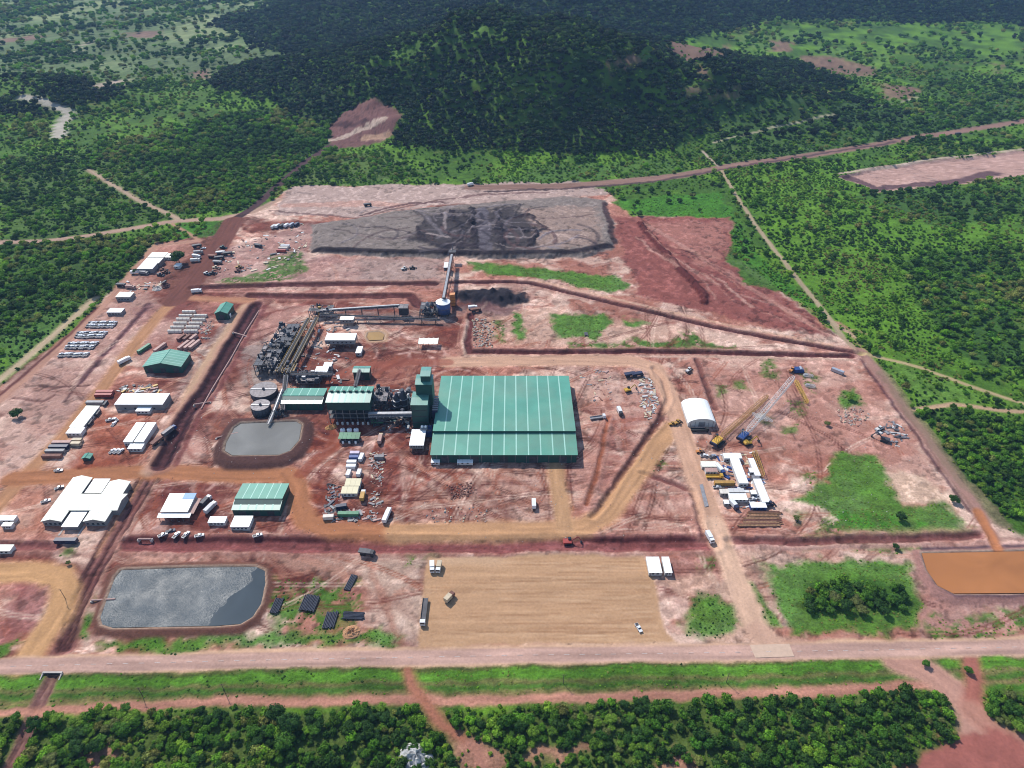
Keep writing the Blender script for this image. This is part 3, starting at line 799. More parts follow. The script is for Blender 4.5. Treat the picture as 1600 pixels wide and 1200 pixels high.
road([(1118, 822), (1130, 852), (1146, 895), (1160, 935), (1176, 975), (1200, 1004)], 11.5, S(224, 184, 156), zone="entrance_road")
poly([(1080, 1004), (1150, 985), (1178, 965), (1215, 990), (1280, 1002)], S(214, 172, 148), soft=2, warp=1.2, op=0.9)
poly([(1030, 908), (1110, 900), (1150, 915), (1155, 935), (1060, 935)], S(214, 176, 152), soft=3, warp=2, op=0.7)
# ---- pond embankments
def embank(rim, water, h, col, zone="pond_embankment", inner=None):
    PR, PW = world_pts(rim), world_pts(water)
    A = np.array(PR)
    w = win(A[:, 0].min() - 12, A[:, 0].max() + 12, A[:, 1].min() - 12, A[:, 1].max() + 12)
    X = GX[w] + W3[w] * 1.0; Y = GY[w] + W4[w] * 1.0
    DR, DW = sdf(PR, X, Y), sdf(PW, GX[w], GY[w])
    up = 1 - sstep(-1.0, 0.5, DR / 5.0)
    dn = sstep(-1.5, 2.0, DW)
    H[w] = H[w] * np.clip(sstep(-2, 2, DR), 0, 1) + h * up * dn - 2.0 * (1 - dn)
    blend(w, (1 - sstep(-1, 1.5, DR)), col, 0.10)
    rimk = np.exp(-((DW - 1.3) / 0.8) ** 2) * 0.8
    blend(w, rimk, S(206, 180, 156), 0.1)
    ZI[w][DR < 0] = zid(zone)
    SHRUB[w] = np.where(DR < 1, 0, SHRUB[w])
PA_W = [(192, 894), (300, 890), (398, 889), (411, 895), (412, 915), (406, 945), (393, 965), (376, 975), (340, 978), (180, 981), (164, 976), (161, 965), (170, 940), (183, 905)]
PA_R = [(182, 884), (300, 879), (405, 879), (424, 888), (427, 920), (420, 950), (404, 976), (376, 992), (300, 995), (180, 998), (150, 991), (144, 972), (156, 935), (168, 900)]
PB_W = [(378, 665), (462, 662), (470, 667), (466, 690), (452, 706), (436, 712), (365, 713), (354, 706), (356, 694), (368, 672)]
PB_R = [(366, 655), (475, 652), (490, 662), (490, 688), (474, 715), (450, 729), (400, 735), (352, 734), (333, 724), (334, 704), (350, 672)]
PC_W = [(1442, 867), (1700, 862), (1700, 927), (1490, 928), (1466, 916), (1450, 893)]
PC_R = [(1424, 860), (1700, 852), (1700, 945), (1485, 946), (1455, 932), (1434, 900)]
embank(PA_R, PA_W, 2.0, S(136, 92, 78))
embank(PB_R, PB_W, 2.2, S(114, 80, 74))
embank(PC_R, PC_W, 1.8, S(178, 132, 122))
stroke([(1440, 858), (1560, 855), (1700, 853)], 2.5, S(84, 66, 84), op=0.8, warp=0.5)
stroke([(1440, 872), (1462, 915), (1490, 934), (1700, 933)], 2.2, S(84, 66, 84), op=0.7, warp=0.5)
stroke([(1528, 800), (1548, 835), (1562, 866)], 6, S(206, 134, 88), op=0.9, warp=0.5, dh=-0.6)
PD_W = [(576, 520), (592, 519), (600, 523), (598, 531), (577, 532), (574, 526)]
PD_R = [(572, 517), (600, 515), (608, 522), (605, 534), (575, 536), (569, 527)]
embank(PD_R, PD_W, 0.7, S(206, 164, 132))

def hz(x, y):
    i = int(np.clip(np.searchsorted(XS, x), 1, NX - 1)); j = int(np.clip(np.searchsorted(YS, y), 1, NY - 1))
    tx = (x - XS[i - 1]) / (XS[i] - XS[i - 1]); ty = (y - YS[j - 1]) / (YS[j] - YS[j - 1])
    return float((H[j - 1, i - 1] * (1 - tx) + H[j - 1, i] * tx) * (1 - ty) + (H[j, i - 1] * (1 - tx) + H[j, i] * tx) * ty)

# clods, pale crusts and dark specks over the bare ground
bare = np.isin(ZI, [ZN.index(q) for q in ("bare_ground", "stripped_ground", "stockpile_pad", "tailings_flat", "quarry", "open_pit", "drainage_ditch") if q in ZN])
c1 = sstep(0.53, 0.63, fbm(GX + 3 * W3, GY + 3 * W4, 4.5, 4, 85) * 0.7 + fbm(GX, GY, 1.9, 2, 86) * 0.3)
c2_ = sstep(0.54, 0.65, fbm(GX + 4 * W4, GY + 4 * W3, 5.5, 4, 87) * 0.65 + fbm(GX, GY, 2.2, 2, 88) * 0.35)
patch = sstep(0.35, 0.65, fbm(GX, GY, 36, 3, 89))
lum = C.mean(2, keepdims=True)
C[:] = np.where(bare[..., None], C * (1 + (0.36 * c1 * (0.3 + 0.7 * patch) - 0.40 * c2_ * (0.3 + 0.7 * (1 - patch)))[..., None]) + (lum - C) * (0.10 * c1)[..., None], C)
H += bare * (0.28 * c1 - 0.25 * c2_)
mean = np.array([0.30, 0.175, 0.13])
C[:] = np.where((SITEM > 0.5)[..., None] & ~np.isin(ZI, [ZN.index(q) for q in ("grass_patch",)])[..., None], C * (np.clip(C.mean(2, keepdims=True), 0.004, 1) / 0.2) ** 0.28 * np.array([0.97, 0.95, 0.93]), C)
vegz = np.isin(ZI, [ZN.index(q) for q in ("ground", "grass_patch", "grass_verge") if q in ZN])
g1 = fbm(GX, GY, 4.0, 4, 101)
C[:] = np.where(vegz[..., None], C * (0.45 + 1.1 * g1)[..., None], C)
# micro relief so bare ground is not a sheet
H += SITEM * 0.22 * (fbm(GX, GY, 3.2, 3, 81) - 0.5)
C = np.clip(C, 0.004, 0.9)

# ---- ground material: survey colour, fine grain and small relief
def ground_mat(name, bump, grain=0.22):
    m = bpy.data.materials.new(name)
    m.use_nodes = True
    nt = m.node_tree
    p = nt.nodes["Principled BSDF"]
    p.inputs["Roughness"].default_value = 0.95
    p.inputs["Specular IOR Level"].default_value = 0.12
    at = nt.nodes.new("ShaderNodeAttribute"); at.attribute_name = "soil"
    tc = nt.nodes.new("ShaderNodeTexCoord")
    n1 = nt.nodes.new("ShaderNodeTexNoise"); n1.inputs["Scale"].default_value = 0.7; n1.inputs["Detail"].default_value = 6; n1.inputs["Roughness"].default_value = 0.65
    nt.links.new(tc.outputs["Object"], n1.inputs["Vector"])
    mr = nt.nodes.new("ShaderNodeMapRange"); mr.inputs[1].default_value = 0.32; mr.inputs[2].default_value = 0.68; mr.inputs[3].default_value = 1 - grain; mr.inputs[4].default_value = 1 + grain
    nt.links.new(n1.outputs["Fac"], mr.inputs[0])
    vm = nt.nodes.new("ShaderNodeVectorMath"); vm.operation = 'SCALE'
    nt.links.new(at.outputs["Color"], vm.inputs[0]); nt.links.new(mr.outputs[0], vm.inputs["Scale"])
    nt.links.new(vm.outputs[0], p.inputs["Base Color"])
    bp = nt.nodes.new("ShaderNodeBump"); bp.inputs["Strength"].default_value = bump; bp.inputs["Distance"].default_value = 0.6
    nt.links.new(n1.outputs["Fac"], bp.inputs["Height"]); nt.links.new(bp.outputs[0], p.inputs["Normal"])
    return m
MG = ground_mat("earth_ground", 0.55)
MGV = ground_mat("vegetated_ground", 1.0, 0.35)
MGR = ground_mat("packed_road", 0.2, 0.12)

def split_ground():
    cx = (XS[:-1] + XS[1:]) / 2; cy = (YS[:-1] + YS[1:]) / 2
    CXg, CYg = np.meshgrid(cx, cy)
    tt = CYg * CP + CAM_H * SP
    keep = np.abs(CXg) < tt * 0.7407 * 1.06 + 45
    zf = ZI[:-1, :-1]
    idx = np.arange(NY * NX).reshape(NY, NX)
    quad = np.stack([idx[:-1, :-1], idx[:-1, 1:], idx[1:, 1:], idx[1:, :-1]], -1)
    V = np.stack([GX, GY, H], -1).reshape(-1, 3)
    CC = np.concatenate([C, np.ones((NY, NX, 1))], -1).reshape(-1, 4)
    for k, name in enumerate(ZN):
        sel = quad[keep & (zf == k)]
        if len(sel) == 0: continue
        used, inv = np.unique(sel.ravel(), return_inverse=True)
        me = bpy.data.meshes.new(name)
        nf = len(sel)
        me.vertices.add(len(used)); me.loops.add(nf * 4); me.polygons.add(nf)
        me.vertices.foreach_set("co", V[used].astype(np.float32).ravel())
        me.loops.foreach_set("vertex_index", inv.astype(np.int32))
        me.polygons.foreach_set("loop_start", np.arange(0, nf * 4, 4, dtype=np.int32))
        me.polygons.foreach_set("use_smooth", np.ones(nf, bool))
        me.update(calc_edges=True)
        a = me.color_attributes.new("soil", 'FLOAT_COLOR', 'POINT')
        a.data.foreach_set("color", CC[used].astype(np.float32).ravel())
        veg = name in ("ground", "forested_hill", "mountain", "wooded_knoll", "grass_patch", "grass_verge")
        me.materials.append(MGV if veg else (MGR if ("road" in name or "lot" in name) else MG))
        o = bpy.data.objects.new(name, me)
        COL.objects.link(o)
        tag(o, kind="structure")
split_ground()
b = MB(); b.add([(-9000, -3000, -6), (9000, -3000, -6), (9000, 12000, -6), (-9000, 12000, -6)], [(0, 1, 2, 3)])
tag(b.build("surrounding_plain", mat("plain_grass", S(80, 104, 56), 0.95, 0, 0.2, 0.01)), kind="structure")
# ------------------------------------------------------------------ water
def water_mat(name, col, rough, wave, wscale, spec=0.5):
    m = bpy.data.materials.new(name)
    m.use_nodes = True
    nt = m.node_tree
    p = nt.nodes["Principled BSDF"]
    p.inputs["Base Color"].default_value = (*col, 1)
    p.inputs["Roughness"].default_value = rough
    ns = nt.nodes.new("ShaderNodeTexNoise"); ns.inputs["Scale"].default_value = 0.03; ns.inputs["Detail"].default_value = 6; ns.inputs["Distortion"].default_value = 1.2
    ts = nt.nodes.new("ShaderNodeTexCoord"); nt.links.new(ts.outputs["Object"], ns.inputs["Vector"])
    rs_ = nt.nodes.new("ShaderNodeValToRGB"); rs_.color_ramp.elements[0].position = 0.3; rs_.color_ramp.elements[1].position = 0.7
    rs_.color_ramp.elements[0].color = (*(np.array(col) * 0.82), 1); rs_.color_ramp.elements[1].color = (*(np.array(col) * 1.12), 1)
    nt.links.new(ns.outputs["Fac"], rs_.inputs["Fac"]); nt.links.new(rs_.outputs["Color"], p.inputs["Base Color"])
    p.inputs["IOR"].default_value = 1.33
    p.inputs["Specular IOR Level"].default_value = spec
    tc = nt.nodes.new("ShaderNodeTexCoord")
    n1 = nt.nodes.new("ShaderNodeTexNoise"); n1.inputs["Scale"].default_value = wscale; n1.inputs["Detail"].default_value = 3
    n2 = nt.nodes.new("ShaderNodeTexNoise"); n2.inputs["Scale"].default_value = wscale * 0.06; n2.inputs["Detail"].default_value = 2
    nt.links.new(tc.outputs["Object"], n1.inputs["Vector"]); nt.links.new(tc.outputs["Object"], n2.inputs["Vector"])
    mr = nt.nodes.new("ShaderNodeMapRange"); mr.inputs[1].default_value = 0.35; mr.inputs[2].default_value = 0.65; mr.inputs[3].default_value = 0.55; mr.inputs[4].default_value = 1.0
    nt.links.new(n2.outputs["Fac"], mr.inputs[0])
    mm = nt.nodes.new("ShaderNodeMath"); mm.operation = 'MULTIPLY'
    nt.links.new(n1.outputs["Fac"], mm.inputs[0]); nt.links.new(mr.outputs[0], mm.inputs[1])
    bp = nt.nodes.new("ShaderNodeBump"); bp.inputs["Strength"].default_value = 1.0; bp.inputs["Distance"].default_value = wave
    nt.links.new(mm.outputs[0], bp.inputs["Height"]); nt.links.new(bp.outputs[0], p.inputs["Normal"])
    return m

def glitter_mat(name, col):
    """wind ripples over most of the pond, a calm lee along its right hand bank"""
    m = water_mat(name, col, 0.36, 0.30, 1.5, 0.2)
    nt = m.node_tree; p = nt.nodes["Principled BSDF"]
    tc = [n for n in nt.nodes if n.type == 'TEX_COORD'][0]; bp = [n for n in nt.nodes if n.type == 'BUMP'][0]
    sx = nt.nodes.new("ShaderNodeSeparateXYZ"); nt.links.new(tc.outputs["Object"], sx.inputs[0])
    nz = nt.nodes.new("ShaderNodeTexNoise"); nz.inputs["Scale"].default_value = 0.07; nz.inputs["Detail"].default_value = 4
    nt.links.new(tc.outputs["Object"], nz.inputs["Vector"])
    ma = nt.nodes.new("ShaderNodeMath"); ma.operation = 'MULTIPLY_ADD'; ma.inputs[1].default_value = 26.0
    nt.links.new(nz.outputs["Fac"], ma.inputs[0]); nt.links.new(sx.outputs["X"], ma.inputs[2])
    my = nt.nodes.new("ShaderNodeMath"); my.operation = 'MULTIPLY_ADD'; my.inputs[1].default_value = -0.42
    nt.links.new(sx.outputs["Y"], my.inputs[0]); nt.links.new(ma.outputs[0], my.inputs[2])
    mr = nt.nodes.new("ShaderNodeMapRange"); mr.inputs[1].default_value = XC - 0.02; mr.inputs[2].default_value = XC; mr.inputs[3].default_value = 0.27; mr.inputs[4].default_value = 0.03
    nt.links.new(my.outputs[0], mr.inputs[0]); nt.links.new(mr.outputs[0], p.inputs["Roughness"])
    m2 = nt.nodes.new("ShaderNodeMapRange"); m2.inputs[1].default_value = XC - 0.04; m2.inputs[2].default_value = XC - 0.02; m2.inputs[3].default_value = 1.0; m2.inputs[4].default_value = 0.02
    nt.links.new(my.outputs[0], m2.inputs[0]); nt.links.new(m2.outputs[0], bp.inputs["Strength"])
    return m
_a = U(372, 925); XC = _a[0] + 13.0 - 0.42 * _a[1]

def pond(name, px, z, m):
    P = world_pts(px)
    c = np.mean(np.array(P), 0)
    vs = [((x - c[0]) * 1.03 + c[0], (y - c[1]) * 1.03 + c[1], z) for x, y in P]
    b = MB(); b.add(vs[::-1], [tuple(range(len(vs)))])
    o = b.build(name, m)
    if o.data.polygons[0].normal.z < 0: o.data.flip_normals()
    return tag(o, kind="structure")
pond("pond_water", PA_W, 0.9, glitter_mat("rippled_pond_water", (0.06, 0.075, 0.085)))
pond("pond_water", PB_W, 1.3, water_mat("grey_slurry_water", (0.20, 0.195, 0.18), 0.75, 0.01, 0.3, 0.1))
pond("pond_water", PC_W, 0.9, water_mat("muddy_orange_water", S(200, 132, 80), 0.3, 0.04, 0.25, 0.35))
pond("pond_water", PD_W, 0.25, water_mat("muddy_tan_water", S(196, 156, 100), 0.5, 0.02, 0.3, 0.2))

# dashes along the main road, each a thin painted sheet on the road's own surface
b = MB()
A = np.array(world_pts(MAINPX))
xx = -260.0
while xx < 330:
    y1 = np.interp(xx, A[:, 0], A[:, 1]); y2 = np.interp(xx + 2.6, A[:, 0], A[:, 1])
    z = max(hz(xx, y1), hz(xx + 2.6, y2)) + 0.06
    b.add([(xx, y1 - 0.13, z), (xx + 2.6, y2 - 0.13, z), (xx + 2.6, y2 + 0.13, z), (xx, y1 + 0.13, z)], [(0, 1, 2, 3)])
    xx += 7.5
tag(b.build("road_markings", mat("worn_road_paint", (0.46, 0.38, 0.34), 0.8, 0, 0.3, 2)), kind="structure")
P = world_pts([(1171, 1008), (1233, 1006), (1241, 1026), (1180, 1028)])
zt = max(hz(*p) for p in P) + 0.12
b = MB(); b.hexa([(x, y, zt - 0.6) for x, y in (P[3], P[2], P[1], P[0])] + [(x, y, zt) for x, y in (P[3], P[2], P[1], P[0])])
tag(b.build("concrete_apron", mat("new_concrete", S(228, 194, 168), 0.85, 0, 0.08, 0.5)), kind="structure")
P = world_pts([(1093, 758), (1098, 757), (1107, 791), (1101, 793)])
b = MB(); b.hexa([(x, y, -0.4) for x, y in (P[3], P[2], P[1], P[0])] + [(x, y, 0.45) for x, y in (P[3], P[2], P[1], P[0])])
tag(b.build("weighbridge_deck", M["grey"]), "long narrow grey weighbridge deck laid in the entrance road", "weighbridge")

# ------------------------------------------------------------------ building kit
def foot(pl, pr, pf, pb, z):
    x0, y0 = U(pl, pf, z); x1, _ = U(pr, pf, z)
    return x0, x1, y0, U((pl + pr) / 2, pb, z)[1]

def quad_slab(parent, name, m, q, t=0.14, lift=0.0):
    q = [Vector(p) for p in q]
    n = (q[1] - q[0]).cross(q[3] - q[0]).normalized()
    if n.z < 0: n = -n
    b = MB(); b.hexa([p + n * (lift - t) for p in q] + [p + n * lift for p in q])
    return b.build(name, m, parent)

def slope(parent, e0, e1, r1, r0, n, m, ms=None, strip=0.0, lift=0.0, offs=0.0, joint=0.12, pname="roof_panel"):
    """a roof slope between eave e0-e1 and ridge r0-r1: n sheets with recessed joints, and a translucent strip at each joint"""
    e0, e1, r1, r0 = [Vector(p) for p in (e0, e1, r1, r0)]
    L = (e1 - e0).length
    def at(t): return e0.lerp(e1, t), r0.lerp(r1, t)
    hs = (strip if strip else joint) / 2 / L
    for k in range(n):
        a, b2 = k / n + (hs if k else 0), (k + 1) / n - (hs if k < n - 1 else 0)
        (p0, p3), (p1, p2) = at(a), at(b2)
        quad_slab(parent, pname, m, (p0, p1, p2, p3), 0.16, lift)
        if ms and k < n - 1:
            (p0, p3), (p1, p2) = at(b2 + 0.02 / L), at((k + 1) / n + hs - 0.02 / L)
            quad_slab(parent, "skylight_strip", ms, (p0, p1, p2, p3), 0.10, lift + 0.03)

def windows(parent, xs, y, z0, z1, w=1.0, name="window", m=None):
    for x in xs:
        b = MB(); b.box(x - w / 2, x + w / 2, y - 0.05, y + 0.05, z0, z1)
        b.build(name, m or M["glass"], parent)

def walls(parent, x0, x1, y0, y1, z0, z1, m, name="wall"):
    b = MB(); b.box(x0, x1, y0, y1, z0, z1)
    return b.build(name, m, parent)

def shed(name, label, cat, x0, x1, y0, y1, eave, ridge, axis, roof, wall, n=6, ms=None, strip=0.0, rt=0.5, oh=0.5, z0=-0.5, doors=1, ridgecap=True, roof2=None, group=None, dwell=True):
    cx, cy = (x0 + x1) / 2, (y0 + y1) / 2
    t = thing(name, label, cat, (cx, cy, 0), 0, group)
    X0, X1, Y0, Y1 = x0 - cx, x1 - cx, y0 - cy, y1 - cy
    b = MB()
    if axis == 'x':
        yr = Y0 + (Y1 - Y0) * rt
        b.prism_x(X0 + oh, X1 - oh, [(Y0 + oh, z0), (Y1 - oh, z0), (Y1 - oh, eave - 0.05), (yr, ridge - 0.25), (Y0 + oh, eave - 0.05)])
        wl = b.build("wall", wall, t)
        slope(t, (X0, Y0, eave), (X1, Y0, eave), (X1, yr, ridge), (X0, yr, ridge), n, roof, ms, strip)
        slope(t, (X1, Y1, eave), (X0, Y1, eave), (X0, yr, ridge), (X1, yr, ridge), n, roof2 or roof, ms, strip)
        if ridgecap:
            MB().prism_x(X0, X1, [(yr - 0.45, ridge - 0.12), (yr + 0.45, ridge - 0.12), (yr, ridge + 0.22)]).build("ridge_cap", roof, t)
    else:
        xr = X0 + (X1 - X0) * rt
        b.prism_y(Y0 + oh, Y1 - oh, [(X0 + oh, z0), (X1 - oh, z0), (X1 - oh, eave - 0.05), (xr, ridge - 0.25), (X0 + oh, eave - 0.05)])
        wl = b.build("wall", wall, t)
        slope(t, (X0, Y0, eave), (X0, Y1, eave), (xr, Y1, ridge), (xr, Y0, ridge), n, roof, ms, strip)
        slope(t, (X1, Y1, eave), (X1, Y0, eave), (xr, Y0, ridge), (xr, Y1, ridge), n, roof2 or roof, ms, strip)
        if ridgecap:
            MB().prism_y(Y0, Y1, [(xr - 0.4, ridge - 0.12), (xr + 0.4, ridge - 0.12), (xr, ridge + 0.2)]).build("ridge_cap", roof, t)
    for k in range(doors):
        xd = X0 + (X1 - X0) * (k + 0.5) / doors
        hd = min(eave * 0.72, 4.5); wd = min((X1 - X0) / doors * 0.4, 4.0)
        MB().box(xd - wd / 2, xd + wd / 2, Y0 + oh - 0.06, Y0 + oh + 0.1, 0, hd).build("door", M["dkgrey"], wl)
    return t, (X0, X1, Y0, Y1)

def cabin(name, label, cat, x0, x1, y0, y1, h, roof, wall, legs=0.0, group=None, nwin=3, n=3, door=True):
    cx, cy = (x0 + x1) / 2, (y0 + y1) / 2
    t = thing(name, label, cat, (cx, cy, 0), 0, group)
    X0, X1, Y0, Y1 = x0 - cx, x1 - cx, y0 - cy, y1 - cy
    wl = walls(t, X0 + 0.15, X1 - 0.15, Y0 + 0.15, Y1 - 0.15, legs if legs else -0.3, h - 0.12, wall)
    slope(t, (X0, Y0, h), (X1, Y0, h), (X1, Y1, h + 0.12), (X0, Y1, h + 0.12), n, roof, joint=0.08)
    wx = np.linspace(X0, X1, nwin + 2)[1:-1]
    windows(wl, wx, Y0 + 0.13, legs + 1.0, legs + 2.0, min(1.2, (X1 - X0) / (nwin + 1) * 0.6))
    if door:
        MB().box(X0 + 0.5, X0 + 1.4, Y0 + 0.06, Y0 + 0.2, legs, legs + 2.0).build("door", M["grey"], wl)
    if legs:
        for xx in np.linspace(X0 + 0.3, X1 - 0.3, max(2, int((X1 - X0) / 4) + 1)):
            for yy in (Y0 + 0.3, Y1 - 0.3):
                MB().box(xx - 0.16, xx + 0.16, yy - 0.16, yy + 0.16, -0.4, legs).build("leg", M["steel2"], t)
    return t

# ------------------------------------------------------------------ the big product warehouse
x0, x1, y0, yb = foot(672, 903, 711, 588, 7.0)
ym = U(790, 676, 8.8)[1]
cx, cy = (x0 + x1) / 2, (y0 + yb) / 2
t = thing("warehouse", "huge green roofed warehouse with rows of pale skylight strips", "warehouse", (cx, cy, 0))
X0, X1, Y0, YM, Y1 = x0 - cx, x1 - cx, y0 - cy, ym - cy, yb - cy
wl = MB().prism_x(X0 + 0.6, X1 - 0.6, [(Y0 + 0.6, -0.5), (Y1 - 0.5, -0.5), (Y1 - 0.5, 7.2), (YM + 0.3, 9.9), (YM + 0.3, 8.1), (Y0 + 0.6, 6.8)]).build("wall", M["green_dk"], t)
slope(t, (X1, Y1, 7.5), (X0, Y1, 7.5), (X0, YM, 10.2), (X1, YM, 10.2), 12, M["green"], M["skylight"], 0.85)
slope(t, (X0, Y0, 7.0), (X1, Y0, 7.0), (X1, YM + 0.25, 8.5), (X0, YM + 0.25, 8.5), 12, M["green"], M["skylight"], 0.85)
MB().box(X0 + 0.1, X1 - 0.1, YM + 0.28, YM + 0.5, 8.6, 10.0).build("dark_step_face", M["green_dk"], t)  # dark band stands for the shaded step face between the two roofs
for xx in np.linspace(X0 + 4, X1 - 4, 13):
    MB().box(xx - 0.2, xx + 0.2, Y0 + 0.35, Y0 + 0.58, -0.4, 6.7).build("column", M["steel2"], t)
for k in range(5):
    xx = X0 + (X1 - X0) * (k + 0.5) / 5
    MB().box(xx - 2.6, xx + 2.6, Y0 + 0.5, Y0 + 0.66, 0, 5.2).build("roller_door", M["dkgrey"], wl)
# trailers by its front wall
for (a, b_, pf, pb, lab) in ((673, 687, 723, 715, "short white site cabin at the front left corner of the big warehouse"), (714, 739, 723.5, 716, "long white trailer parked against the front wall of the big warehouse")):
    r = foot(a, b_, pf, pb, 2.6)
    cabin("site_cabin" if a < 700 else "trailer", lab, "cabin" if a < 700 else "trailer", *r, 2.7, M["white"], M["wallw"], 0.6, nwin=2)

# ------------------------------------------------------------------ process tower beside the warehouse
def slab_tower(name, label, levels, wall, roof, cat="tower"):
    """levels: (px left, px right, py front eave, py back eave, z) stacked blocks of one clad building"""
    r0 = foot(*levels[0])
    cx, cy = (r0[0] + r0[1]) / 2, (r0[2] + r0[3]) / 2
    t = thing(name, label, cat, (cx, cy, 0))
    for (a, b_, pf, pb, z) in levels:
        x0, x1, y0, y1 = foot(a, b_, pf, pb, z)
        x0 -= cx; x1 -= cx; y0 -= cy; y1 -= cy
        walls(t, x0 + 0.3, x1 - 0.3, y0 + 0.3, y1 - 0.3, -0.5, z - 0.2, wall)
        n = max(2, int((x1 - x0) / 3.2))
        ymid = (y0 + y1) / 2
        slope(t, (x0, y0, z), (x1, y0, z), (x1, ymid, z + 0.8), (x0, ymid, z + 0.8), n, roof, M["green2"], 0.7)
        slope(t, (x1, y1, z), (x0, y1, z), (x0, ymid, z + 0.8), (x1, ymid, z + 0.8), n, roof, M["green2"], 0.7)
        for q in range(1, int(z / 5)):
            MB().box(x0 + 0.4, x1 - 0.4, y0 + 0.16, y0 + 0.28, q * 5 - 0.25, q * 5 + 0.25).build("girt", M["dkgrey"], t)
    return t, cx, cy
tw, tcx, tcy = slab_tower("process_tower", "tall stepped green clad process tower at the left of the warehouse",
    [(641, 668, 633, 612, 20.0), (648, 675, 601, 585, 29.0), (656, 672, 588, 573, 34.0)], M["green_dk"], M["green2"])
# blue stair tower with landings
x0, x1, y0, y1 = foot(675, 683, 640, 620, 12.0)
t = thing("stair_tower", "blue external stair tower with pale landings beside the warehouse roof", "stair tower", ((x0 + x1) / 2, (y0 + y1) / 2, 0))
hx, hy = (x1 - x0) / 2, (y1 - y0) / 2
MB().box(-hx, hx, -hy, hy, -0.4, 11).build("shaft", M["navy"], t)
for k in range(8):
    yy = -hy + (k + 0.5) * 2 * hy / 8
    MB().box(-hx - 0.2, hx + 0.2, yy - 0.45, yy + 0.45, 11.0 + 0.25 * k, 11.4 + 0.25 * k).build("landing", M["steel"], t)
x0, x1, y0, y1 = foot(664, 674, 676, 662, 5)
t = thing("generator_set", "bright blue generator housing between the white plant room and warehouse", "generator", ((x0 + x1) / 2, (y0 + y1) / 2, 0))
MB().box(-2, 2, -3.4, 3.4, -0.3, 4.6).build("housing", M["blue"], t)
MB().box(-1.6, 1.6, -3.0, -1.2, 4.6, 4.9).build("radiator_grille", M["steel2"], t)
MB().tube((0.8, 1.5, 4.6), (0.8, 1.5, 6.4), 0.3, 8).build("exhaust_stack", M["steel"], t)
r = foot(639, 662, 696, 671, 5.0)
cabin("plant_room", "white flat roofed plant room on legs left of the warehouse", "building", *r, 5.0, M["white"], M["wallg"], 2.2, nwin=5, n=4)
r = foot(656, 667, 671, 661, 7.0)
t = thing("dust_collector", "small grey dust collector with twin white hoods behind the plant room", "dust collector", ((r[0] + r[1]) / 2, (r[2] + r[3]) / 2, 0))
MB().box(-2.4, 2.4, -2, 2, -0.3, 6.2).build("casing", M["grey"], t)
for s in (-1.2, 1.2): MB().lathe(s, 0, [(0.9, 6.2), (0.9, 7.0), (0.2, 7.8)], 10).build("hood", M["white"], t)

# ------------------------------------------------------------------ green sheds
def stepped_shed(name, label, a, b_, pf, pr, pb, eave, rz, n, backm, frontm, wallh=None, openbase=False, base_z=0.0):
    """long roof along x with a low step at its ridge; the front slope is a sheet of its own"""
    x0, x1, y0, y1 = foot(a, b_, pf, pb, eave)
    yr = U((a + b_) / 2, pr, rz)[1]
    cx, cy = (x0 + x1) / 2, (y0 + y1) / 2
    t = thing(name, label, "shed", (cx, cy, 0))
    X0, X1, Y0, YR, Y1 = x0 - cx, x1 - cx, y0 - cy, yr - cy, y1 - cy
    zb = base_z if openbase else -0.5
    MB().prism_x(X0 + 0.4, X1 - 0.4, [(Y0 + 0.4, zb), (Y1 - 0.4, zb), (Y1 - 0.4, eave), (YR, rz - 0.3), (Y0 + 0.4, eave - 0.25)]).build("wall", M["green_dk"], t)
    slope(t, (X0, Y0, eave), (X1, Y0, eave), (X1, YR - 0.2, rz - 0.7), (X0, YR - 0.2, rz - 0.7), n, frontm, M["skylight"], 0.8)
    slope(t, (X1, Y1, eave + 0.4), (X0, Y1, eave + 0.4), (X0, YR, rz), (X1, YR, rz), n, backm, M["skylight"], 0.6)
    MB().box(X0 + 0.1, X1 - 0.1, YR + 0.05, YR + 0.35, rz - 0.9, rz - 0.2).build("ridge_vent", M["green_dk"], t)
    return t, (X0, X1, Y0, Y1)
t, e = stepped_shed("workshop", "green workshop shed with pale blue front slope beside the haul bend", 361, 437, 797, 779, 756, 5.5, 7.6, 6, M["green"], M["green2"])
for k in range(3):
    xx = e[0] + (e[1] - e[0]) * (k + 0.7) / 3.4
    MB().box(xx - 2, xx + 2, e[2] + 0.28, e[2] + 0.45, 0, 4).build("door", M["dkgrey"], t)
t, e = stepped_shed("filter_shed", "long low green shed between the dark tank and the tall mill building", 437, 503, 631, 618, 607, 6.0, 7.8, 5, M["green"], M["green2"])
for xx in np.linspace(e[0] + 3, e[1] - 3, 6):
    MB().box(xx - 0.2, xx + 0.2, e[2] + 0.15, e[2] + 0.36, -0.4, 5.8).build("column", M["dkgrey"], t)
# tall mill building, open steel below
x0, x1, y0, y1 = foot(508, 578, 629, 604, 18.0)
yr = U(543, 612, 19.6)[1]
cx, cy = (x0 + x1) / 2, (y0 + y1) / 2
t = thing("mill_building", "tall green mill building with open steel floors under its roof", "building", (cx, cy, 0))
X0, X1, Y0, YR, Y1 = x0 - cx, x1 - cx, y0 - cy, yr - cy, y1 - cy
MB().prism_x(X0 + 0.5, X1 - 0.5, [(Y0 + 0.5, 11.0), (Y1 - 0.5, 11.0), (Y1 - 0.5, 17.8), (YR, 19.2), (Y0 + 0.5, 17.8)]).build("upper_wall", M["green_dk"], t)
slope(t, (X0, Y0, 18), (X1, Y0, 18), (X1, YR - 0.2, 19.2), (X0, YR - 0.2, 19.2), 7, M["green2"], M["skylight"], 1.0)
slope(t, (X1, Y1, 18.2), (X0, Y1, 18.2), (X0, YR, 19.8), (X1, YR, 19.8), 7, M["green"], M["skylight"], 0.7)
